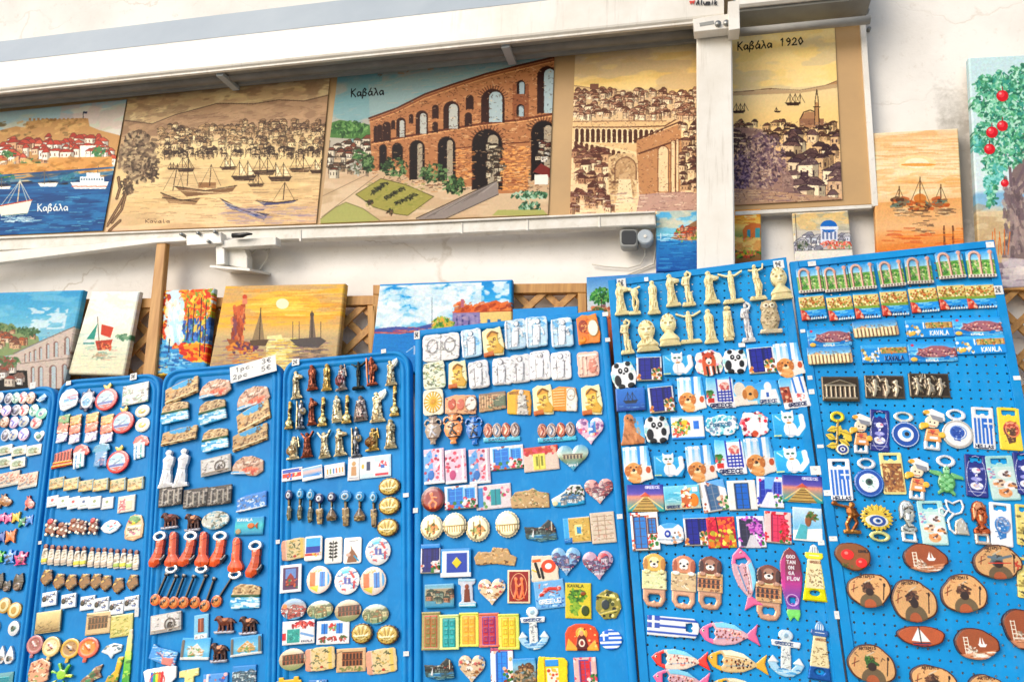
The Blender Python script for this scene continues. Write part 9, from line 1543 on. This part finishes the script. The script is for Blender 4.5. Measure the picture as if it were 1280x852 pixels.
T[1]=[[('b2:shell',89,500,22,26),('b2:helm',112,500.5,20,29),('b2:pomeg',136,496.5,26,33),('b2:relief',172,493,30,24)],[('b2:stack.g',81.5,536,15,33),('b2:stack',96.5,537,15,34),('b2:stack',117,534.5,17,35),('b2:stack',136,536.5,17,34),('b2:pomeg',156.5,525,26,33),('b2:disc',179.5,514,17,15),('b2:disc',179.5,531,17,17)],[('b2:castle',81.5,573.5,25,21),('b2:shirt',103.5,570.5,21,29),('b2:mush',129,569,21,29),('b2:pomeg',150.5,574,26,34),('b2:shirt',177,558.5,21,29)],[('b2:tile',74.5,604,18,13),('b2:tile',92.5,605,18,14),('b2:tile',111,607,18,13),('b2:tile',129,606,18,14),('b2:tile',149,606,19,15),('b2:tile',171,604.5,19,15)],[('b2:white',69,626.5,13,13),('b2:white.8a9a6a',82,627.5,13,13),('b2:white',95,628.5,14,14),('b2:white.3a5a8a',108,628.5,13,14),('b2:white.8a9a6a',121.5,628,14,14),('b2:white.8a9a6a',135.5,628.5,14,14),('b2:prz',159.5,629.5,20,20)],[('b2:pom.r',67,659,14,23),('b2:pom',81,662,14,20),('b2:pom',96,657,14,20),('b2:pom',106,659,12,19),('b2:pom.r',120,657.5,12,22),('b2:fishw',140,658,24,17),('b2:basket',169,659,22,32)],[('b2:lit.'+'ywwwwyywwwwgygw'[i],59.5+i*8,692+i*.45+(i%3)*.5,8,24)for i in range(15)],[('b2:owlb',x,y,15,22)for x,y in((62,721),(77.5,726),(92.5,727),(107.5,726),(122,726),(134.5,728),(149.5,731),(167.5,727))],[('b2:bw',x,y,17,17)for x,y in((65,748),(89,750.5),(111,753),(128.5,755),(147,758.5),(166,753))],[('b2:sep',63.5,776.5,29,26),('b2:aq',124.5,778,29,27),('b2:grn',153.5,781,26,27)],[('b2:spoon.p',47,807,19,27),('b2:spoon.o',67.5,809.5,21,29),('b2:spoon.y',89.5,812,23,29),('b2:spoon.r',112,811,25,30),('b2:shellw',141,813,25,19)],[('b2:col',52,839.5,25,34),('b2:star',80.5,842,26,30),('b2:gecko',114,844,28,26),('b2:giraffe',145,839,24,36),('b2:palm',161,822,11,72,4)]]
T[2]=[[('rel3:a',230,489,39,25,-4),('rel3:b',271.5,486,37,21),('rel3:b',317.5,496.5,39,25,-6)],[('rel3:c',221,516,33,25),('rel3:c',267.5,515,33,28,-4),('rel3:a',318,520.5,40,30,-12)],[('rel3:a',227,545,41,21,4),('rel3:c',271,550,32,27),('rel3:a',314,547,42,26,-6)],[('venus',212,586.5,18,45),('venus',230.5,585,18,46),('rel3:s',272.5,582,35,21,-3),('rel3:b',311.5,582,38,24,8)],[('rel3:p',216,620,27,24),('rel3:p',247,622.5,28,23),('rel3:p',277,619,28,23),('rel3:sea',316,627,35,22)],[('horse:m',216,650,22,22),('horse:s',244.5,652,20,24),('rel3:roundw',272,650,32,22),('rel3:fish',313,657,34,22,4)],[('op_org:up',201,686.5,19,43),('op_org:dn',219.5,690,18,51),('op_org:up',238.5,686,20,43,6),('op_org:dn',257,690,18,51),('op_org:up',274.5,686,21,43,3),('op_org:dn',297,697,19,51),('op_org:up',319.5,698.5,20,45)],[('guitar',0,0,0,0)],[('rel3:sil',210.5,777.5,36,23,-3),('misc3:totem',253,783,17,31),('horse:b',283,779,26,24),('horse:s',312.5,780,23,25)],[('misc3:waves',207,818,34,26,8),('misc3:fort',246,810,34,27,5),('horse:s',276,814,22,27),('misc3:fort2',309,806,37,24)],[('misc3:cup',202.5,843,39,22),('misc3:tee',237.5,845,23,20),('misc3:bluebit',270.5,850,29,18),('misc3:greyb',306.5,843,28,24)]]
gs=[((150,308),(80,440)),((198,318),(126,455)),((238,315),(172,455)),((285,318),(222,455)),((340,315),(272,455)),((385,330),(320,472)),((475,325),(372,445))]
row=[]
for(ax_,ay),(bx_,by)in gs:
 ax_,ay,bx_,by=175+ax_/4.02,640+ay/4.02,175+bx_/4.02,640+by/4.02+5;L_=math.hypot(ax_-bx_,ay-by);row.append(('guitar',(ax_+bx_)/2,(ay+by)/2,12,L_,math.degrees(math.atan2(ax_-bx_,by-ay))))
T[2][7]=row+[('rel3:c',308,745,36,31,4)]
def fg(l,y0=0):return[('fig:'+k,x,y,w,h)for k,x,y,w,h in l]
T[3]=[fg([('wing.cream',373.5,482,15,34),('robe.bronze',392.5,473,15,31),('robe.gold',411,472.5,14,33),('shieldsit.grey',428.5,472.5,16,33),('arms.black',450,469,17,37),('spear.bronze',466.5,465,15,35),('angel.cream',491,466,16,33)]),fg([('orb.gold',364,519.5,11,34),('spear.silver',378.5,519,13,35),('wing.bronze',392.5,515,13,34),('orb.gold',405.5,515,13,36),('sit.cream',423.5,511.5,14,34),('orb.gold',435.5,512,13,35),('sit.grey',452,510.5,19,32),('angel.cream',473.5,507.5,21,40),('orb.gold',494,501,13,38)]),fg([('shieldsit.cream',369,560,18,29),('raise.bronze',386.5,556,16,32),('raise.cream',408,556,17,34),('wing.cream',427.5,553,18,34),('spear.silver',446.5,552.5,14,37),('shieldsit.gold',466.5,549,20,29),('robe.cream',489.5,542.5,18,36)]),[('card4:redblue',367,593,24,15,-1),('card4:bluesea',392,591.5,24,16,-3),('card4:letters',420,588,24,16,-1),('card4:tall',443,585.5,14,29,2),('card4:pair',470,583,37,27,1)],[('eyekey:navy.leaf',364,632,11,38),('eyekey:sky.leaf',377.5,631,11,40),('eyekey:sky.leaf',390.5,633,12,42),('eyekey:navy.owl',402,636,13,38),('eyekey:navy.cap',417,634,13,37),('eyekey:white.owl',433.5,635,14,44),('eyekey:sky.cap',451,633.5,15,38),('eyekey:sky.owl',468.5,636.5,12,44),('shellg',488,608,27,23),('shellg',488,632,27,24),('shellg',486,659,27,24)],[('card4:beige',369,686,29,26,-1),('card4:bluecard',393.5,685,21,30,3),('card4:leaf',417.5,687.5,21,32,1),('card4:donkey',441.5,687.5,21,32,1),('rnd:sketchb',473.5,688.5,30,34)],[('card4:framed',365.5,722.5,25,34,1),('rnd:doors',401,724,29,34),('rnd:sketchb',435,725,30,34),('rnd:doors',467.5,725.5,31,35)],[('rnd:oval1',369.5,760.5,30,26),('rnd:oval2',402.5,761.5,31,23),('rnd:ovala',436,762.5,32,27),('rnd:oval2',470.5,767,32,25)],[('card4:turq',375,789.5,38,29,1),('card4:shut',417,789.5,39,29,1),('shellg',454,791,27,27),('shellg',486,792.5,28,26)],[('rnd:ovala',368,823,32,27),('card4:scroll',402,822.5,36,29,-1),('card4:aque',439.5,824,35,29,1),('card4:scroll',477.5,825.5,37,31,-4)],[('card4:yel',363,853,30,16),('card4:blu',398,856,22,14)]]
T[4]=[[('grel:book',552.5,435,44,33),('grel:blue.1',590.5,430,24,35,-1),('grel:gold',617,428.5,26,35,-3),('card5:coin',635.5,431,10,11),('grel:blue.2',645,419,25,37),('grel:blue.3',671.5,416,26,38),('grel:blue.4',703,417,26,36),('grel:orange',735.5,412.5,28,36)],[('grel:green',544,470,26,33,-2),('grel:gold',573,469,23,34),('grel:white.1',599.5,469,24,34,-3),('grel:white.2',628,464.5,23,34),('grel:white.3',651,461,24,35,-2),('grel:white.4',675.5,457,25,36),('grel:white.5',701.5,457.5,24,35),('grel:pink',735.5,455.5,26,31)],[('suncard',543,503.5,24,32),('duo:pair',577.5,506.5,38,25),('duo:temple',616,502,32,24),('duo:poseidon',649.5,503,29,33),('grel:gold',679,500,26,37),('duo:writing',706,499,31,32),('grel:gold',739.5,500,26,37)],[('vase:grey',543,538.5,21,34),('vase:orange',568,536,24,38),('vase:blue',593.5,537.5,21,36),('plates',627.5,540,44,25),('plates',696,540,46,25),('hrt:door',738,538,35,35)],[('card5:bottle',544,583,24,43),('card5:bottlep',571,583,25,42),('card5:bottle',600,582.5,25,43),('card5:windows',634,572,40,29,-2),('card5:yellowdoor',676.5,573,42,30,-1),('hrt:view',716.5,571,40,34)],[('rpot',543,624,28,31),('card5:windows',577.5,621.5,39,29,-1),('card5:tealdoor',617.5,620.5,42,30,-1),('card5:acrop',662,622.5,47,25),('card5:flowerbay',710,619.5,40,26),('hrt:pinktown',749,613,37,33)],[('cap:map',541.5,659,28,32),('cap:bridge',570,656.5,29,32),('cap:map',598,660.5,30,33),('cap:bridge',635,655,30,34),('card5:waterfront',676,663,39,27,2),('card5:goldmap',721.5,662,32,31),('card5:plan',754,659,29,38)],[('card5:books',539.5,698,23,36),('card5:bluebox',571,703,36,35),('card5:castle',619.5,695.5,51,24),('card5:three3',681,709.5,34,34,-5),('hrt:bluetown',708,700,37,37),('hrt:redtown',748,705,39,38)],[('card5:greytown',550.5,744,35,29),('card5:column',584.5,740,21,36),('hrt:mix',615.5,738,35,35),('card5:redpot',649,732.5,27,41,1),('card5:fishcard',687.5,742,36,35,-5),('card5:olivecard',723,750,31,44,2),('card5:greenshell',760.5,755,32,38)],[('door5:olive',540.5,787.5,22,47),('door5:teal',563,789,23,43),('door5:yellow',587,786,23,42),('door5:red',612,786.5,24,42),('door5:lemon',636.5,788.5,25,44),('anchor:s',667,784.5,37,53),('card5:icon',727.5,795.5,40,33),('card5:roundflag',763.5,798.5,27,25)],[('card5:waterfront',550.5,835,36,27),('hrt:mix',590.5,834,34,37),('card5:doorp',628,832,27,46),('card5:hilltown',656,838,28,32),('card5:yellowframe',690.5,838,38,38),('card5:reddoor',732,838,27,34)]]
T[5]=[[('st:wing',777,375,21,40),('st:bent',793,376,17,37),('st:robe',816.5,373.5,18,41),('st:wing',840,364.5,21,40),('st:nude',859,362.5,19,43),('st:wing',888,361,23,40),('st:arms',914,359,30,43),('st:dance',944.5,354.5,24,44),('bust:f',973.5,356.5,27,39)],[('st:nude',783,422,19,43),('bust:b',809,421.5,28,38),('bust:f',836,414,26,39),('st:arms',861.5,408,31,43),('st:robe',887,408.5,20,42),('st:slim',909,405,21,42),('stw',933,403,19,50),('owl',961.5,397,27,40,3)],[('panda',780,470,31,35,-6),('doorcard:hnavy',811.5,460,30,33,2),('catw',847.5,455.5,36,29),('foxred',886,454,35,33),('panda',918.5,452,31,31,4),('doorcard:hnavy',951,448.5,32,36),('dogcard',986,450.5,34,43)],[('misc:ship',788.5,500,35,28,2),('doorcard:hnavy',826.5,498,30,36),('dogcard',864.5,493,33,43),('chair',900,490.5,35,39),('dogs2',945.5,491,56,31),('dogstreet',992.5,491,35,39)],[('dogsit',790,537,30,37),('panda',821,537.5,32,35),('misc:roof',859.5,534,39,29),('misc:cloudblue',902,531.5,42,27),('misc:flower',942.5,530.5,36,33),('catw',986,530,39,34)],[('dogcard',797.5,581,34,45),('catw',836.5,581.5,36,30),('dogcard',876.5,579.5,35,45),('chair',912,570.5,37,44),('dogcard',950,570.5,36,47),('catw',989.5,575,41,33)],[('misc:pier',807,622.5,44,33,4),('misc:beachcup',852.5,621.5,43,29),('doorcard:white',892,620,32,38,-6),('doorcard:blue',927.5,619,34,37,2),('doorcard:alley',962.5,615,32,38,4),('misc:pier',1002.5,611,48,33,6)],[('doorcard:two',806.5,664,33,47,-1),('misc:boatw',838,667,33,27),('doorcard:hnavy',871,662,31,39),('misc:autumn',901.5,665,34,38),('doorcard:boug',939,664.5,33,39),('doorcard:pink',972,659,32,39,5),('misc:girl',1009,655,35,41,5)],[('op_dog:a',818,724.5,29,66,5),('op_dog:b',854.5,727,30,66,6),('op_dog:c',887.5,728,30,66,6),('op_fish:pinkv',932,722,28,76,-9),('op_dog:c2',960.5,740,31,69,7),('op_surf',989,729,27,91,5),('op_light:y',1017.5,715,29,70,5)],[('op_flag',841.5,782.5,62,25,6),('op_fish:pink',911,791.5,73,30,5)],[('op_fish:red',850.5,823.5,70,27,5),('op_fish:yellow',921.5,826.5,74,29,5),('anchor',982,815.5,44,58,8),('op_light:b',1024,812,28,73,8)],[('op_fish:pink',852.5,849,70,28,5),('op_fish:yellow',925,857,64,20,5)]]
T[6]=[[('ruin',1011.5,351.5,30.4,31),('ruin',1044,350.5,30.4,31),('ruin',1076.5,347,30.4,32),('ruin',1112.5,343.5,30.4,32),('ruin',1147,339.5,31.4,33),('ruin',1186,333,32.4,33),('ruin',1224,331.5,33.4,33)],[('bay',1015,385.5,30.4,30),('bay',1049.5,386,30.4,30),('bay',1083,382.5,30.4,31),('bay',1117.5,379,32.4,31),('bay',1154,375,33.4,31),('bay',1189.5,371.5,33.4,31),('bay',1225,370.5,35.4,30)],[('longbay',1035.5,423,52,24),('wallbay',1093.5,411,54,20),('longmap:n',1161,411,57,22),('longbay',1220.5,409,59,23)],[('wallbay',1036,445,53,21),('longmap',1105,442.5,56,22),('longbay',1164.5,440.5,58,25),('longmap:n',1225,431.5,60,22)],[('plaque:temple',1049.5,487,44,30,3),('plaque:men',1105,484,47,28,3),('plaque:war',1160.5,482,48,29,3)],[('op_olive',1047,541.5,31,53,6),('op_sailor',1074.5,542.5,28,48,6),('op_card:dancer',1099,538,23,51,7),('op_eye:a',1130.5,537,35,44,8),('op_sailor',1164,537,32,50,8),('op_eye:h',1195.5,536,39,48,8),('op_card:flag',1228.5,535,26,51,5),('op_card:gold',1261.5,536,27,52,6)],[('op_card:flag',1049.5,599.5,26,51,2),('op_eye:b',1084,597,37,48,7),('op_card:brown',1115,591.5,27,51,0),('op_sailor',1145,598.5,30,51,8),('op_turtle',1182,594,41,50,8),('op_card:dancer',1219.5,594.5,26,52,5),('op_card:cats',1252,597,34,54,-2),('op_card:dancer',1281,592,27,52,5)],[('discus',1057,647,36,41,6),('op_sun',1094.5,653,41,46,6),('op_helm:s',1134.5,651,22,51,5),('op_card:cats',1165,653,31,54,-1),('op_cat',1191.5,646,36,44,4),('op_helm:c',1225,653,22,53,5),('op_card:helmet',1250.5,655,26,53,6),('op_card:edge',1282,656,24,50,6)],[('wood:tom',1064.5,695,44,37),('wood:dark.1',1155,697.5,55,38),('wood:heart',1245,702.5,59,47)],[('wood:owl.1',1084.5,737,54,45),('wood:owl.2',1140.5,750.5,55,58),('wood:owl.3',1203,741.5,58,51),('op_card:edge',1283,722,24,50,6)],[('wood:boat',1150,794,58,28),('wood:dark.2',1218.5,804,54,43),('wood:dark.3',1277,785,54,50)],[('wood:green',1087.5,829,59,52),('wood:owl.4',1165,851,56,46),('wood:owl.5',1234,862,50,42)]]
for b,rows in T.items():
 for r_i,row in enumerate(rows):
  for c_i,it in enumerate(row):place(BOARDS[b],it,r_i,len(row),c_i,len(rows))
ST=[[('',44,482.5,7,8)],[('',88.5,479.5,6,5),('3',169.5,471.5,8,8),('',174,764.5,5,11),('',53.5,678,4,4)],[('',318,452,0,0)],[('2',371.5,453.5,9,8),('',481,440,6,5),('',509,619,7,5),('',509.5,816,7,6),('',349.5,677,5,5)],[('5',522.5,420,7,10),('',757,394,7,5),('',760,426,6,5),('',521,638,6,6),('',775,645.5,7,6)],[('2',777,355,11,12),('9',973,331.5,13,10),('',808,350,5,5),('',927,432,8,5),('',1019,588,13,11),('',1026,678,8,6)],[('',1014.5,330.5,10,6),('',1236.5,307,10,7),('2',1247,363.5,11,11),('',1003,414.5,6,4),('',1012,472.5,6,5),('',1014,490,7,6),('',1025,558,8,4),('',1033.5,616,9,7),('',1041,673,10,6),('',1045.5,768,6,10),('',1270,473,9,5)]]
for b,l in enumerate(ST):
 if b==2:continue
 for i,(t,x,y,w,h)in enumerate(l):
  B=BOARDS[b];o=place(B,('stk:'+t if t else 'stk',x,y,w,h),90,len(l),i,0);o.matrix_world=Matrix.Translation(B.pl.n*(.0086 if b<5 else.0045))@o.matrix_world
def d_price(c):rbox(c,'ecebe4',0);c.text('1pc.',.12,.14,.085,.26,.035,'2a2a30',-.04);c.text('3€',.7,.08,.085,.28,.035,'2a2a30',-.03);c.text('2pc',.06,.56,.085,.26,.035,'2a2a30',-.04);c.text('5€',.68,.52,.085,.28,.035,'2a2a30',-.03)
KIND['pricecard']=('price_card','white handwritten price card clipped over the rim of the third tray','price sign','paper',.8,0,0,0,lambda c,a:d_price(c))
o=place(BOARDS[2],('pricecard',320,463,56,20,-5),91,1,0,0);o.matrix_world=Matrix.Translation(PBD.n*.0095)@o.matrix_world
from collections import Counter
cnt=Counter(p[1]for p in PLACED);bycnt=Counter((p[1],p[2])for p in PLACED)
GN={'magnet':'flat fridge magnets on the blue boards','figurine':'figurine magnets on the blue boards','bottle opener':'bottle openers hung on the blue boards','keyring':'eye bead key rings on the fourth tray','sticker':'price stickers on the board rims','price sign':None}
BN=['first board from left','second board from left','third board from left','fourth board from left','fifth board from left','sixth board from left','seventh board from left']
seen=Counter()
for ob,look,b,row,col,nrow,ncol,key,cat,name in PLACED:
 if cat=='price sign':lab=look
 elif cat=='sticker':
  n_=sum(1 for p in PLACED if p[2]==b and p[8]=='sticker' and p[1]==look);k_=seen[(look,b)];seen[(look,b)]+=1
  lab=look+(', '+ORD[k_]+' of its kind' if n_>1 else '')+' on the '+BN[b]
 elif cnt[look]==1:lab=look+', '+BN[b]
 elif bycnt[(look,b)]==1:lab=look+', the only one on '+BN[b]
 else:
  lab=look+', '+ORD[col]+' in '+ORD[row]+' row, '+BN[b]
  if len(lab.split())>16:lab=look+', '+ORD[col]+' in '+ORD[row]+' row, '+ORD[b]+' board'
  if len(lab.split())>16:lab=lab.replace('magnet of a ','').replace('card magnet with ','magnet, ').replace(' before a blue and white street',' before blue street').replace('blue and white striped flag','striped flag')
 w_=lab.split()
 if len(w_)>16:print('LONG',len(w_),lab)
 props(ob,lab,cat,GN.get(cat))
print('PLACED',len(PLACED),'protos',len(PROTO))
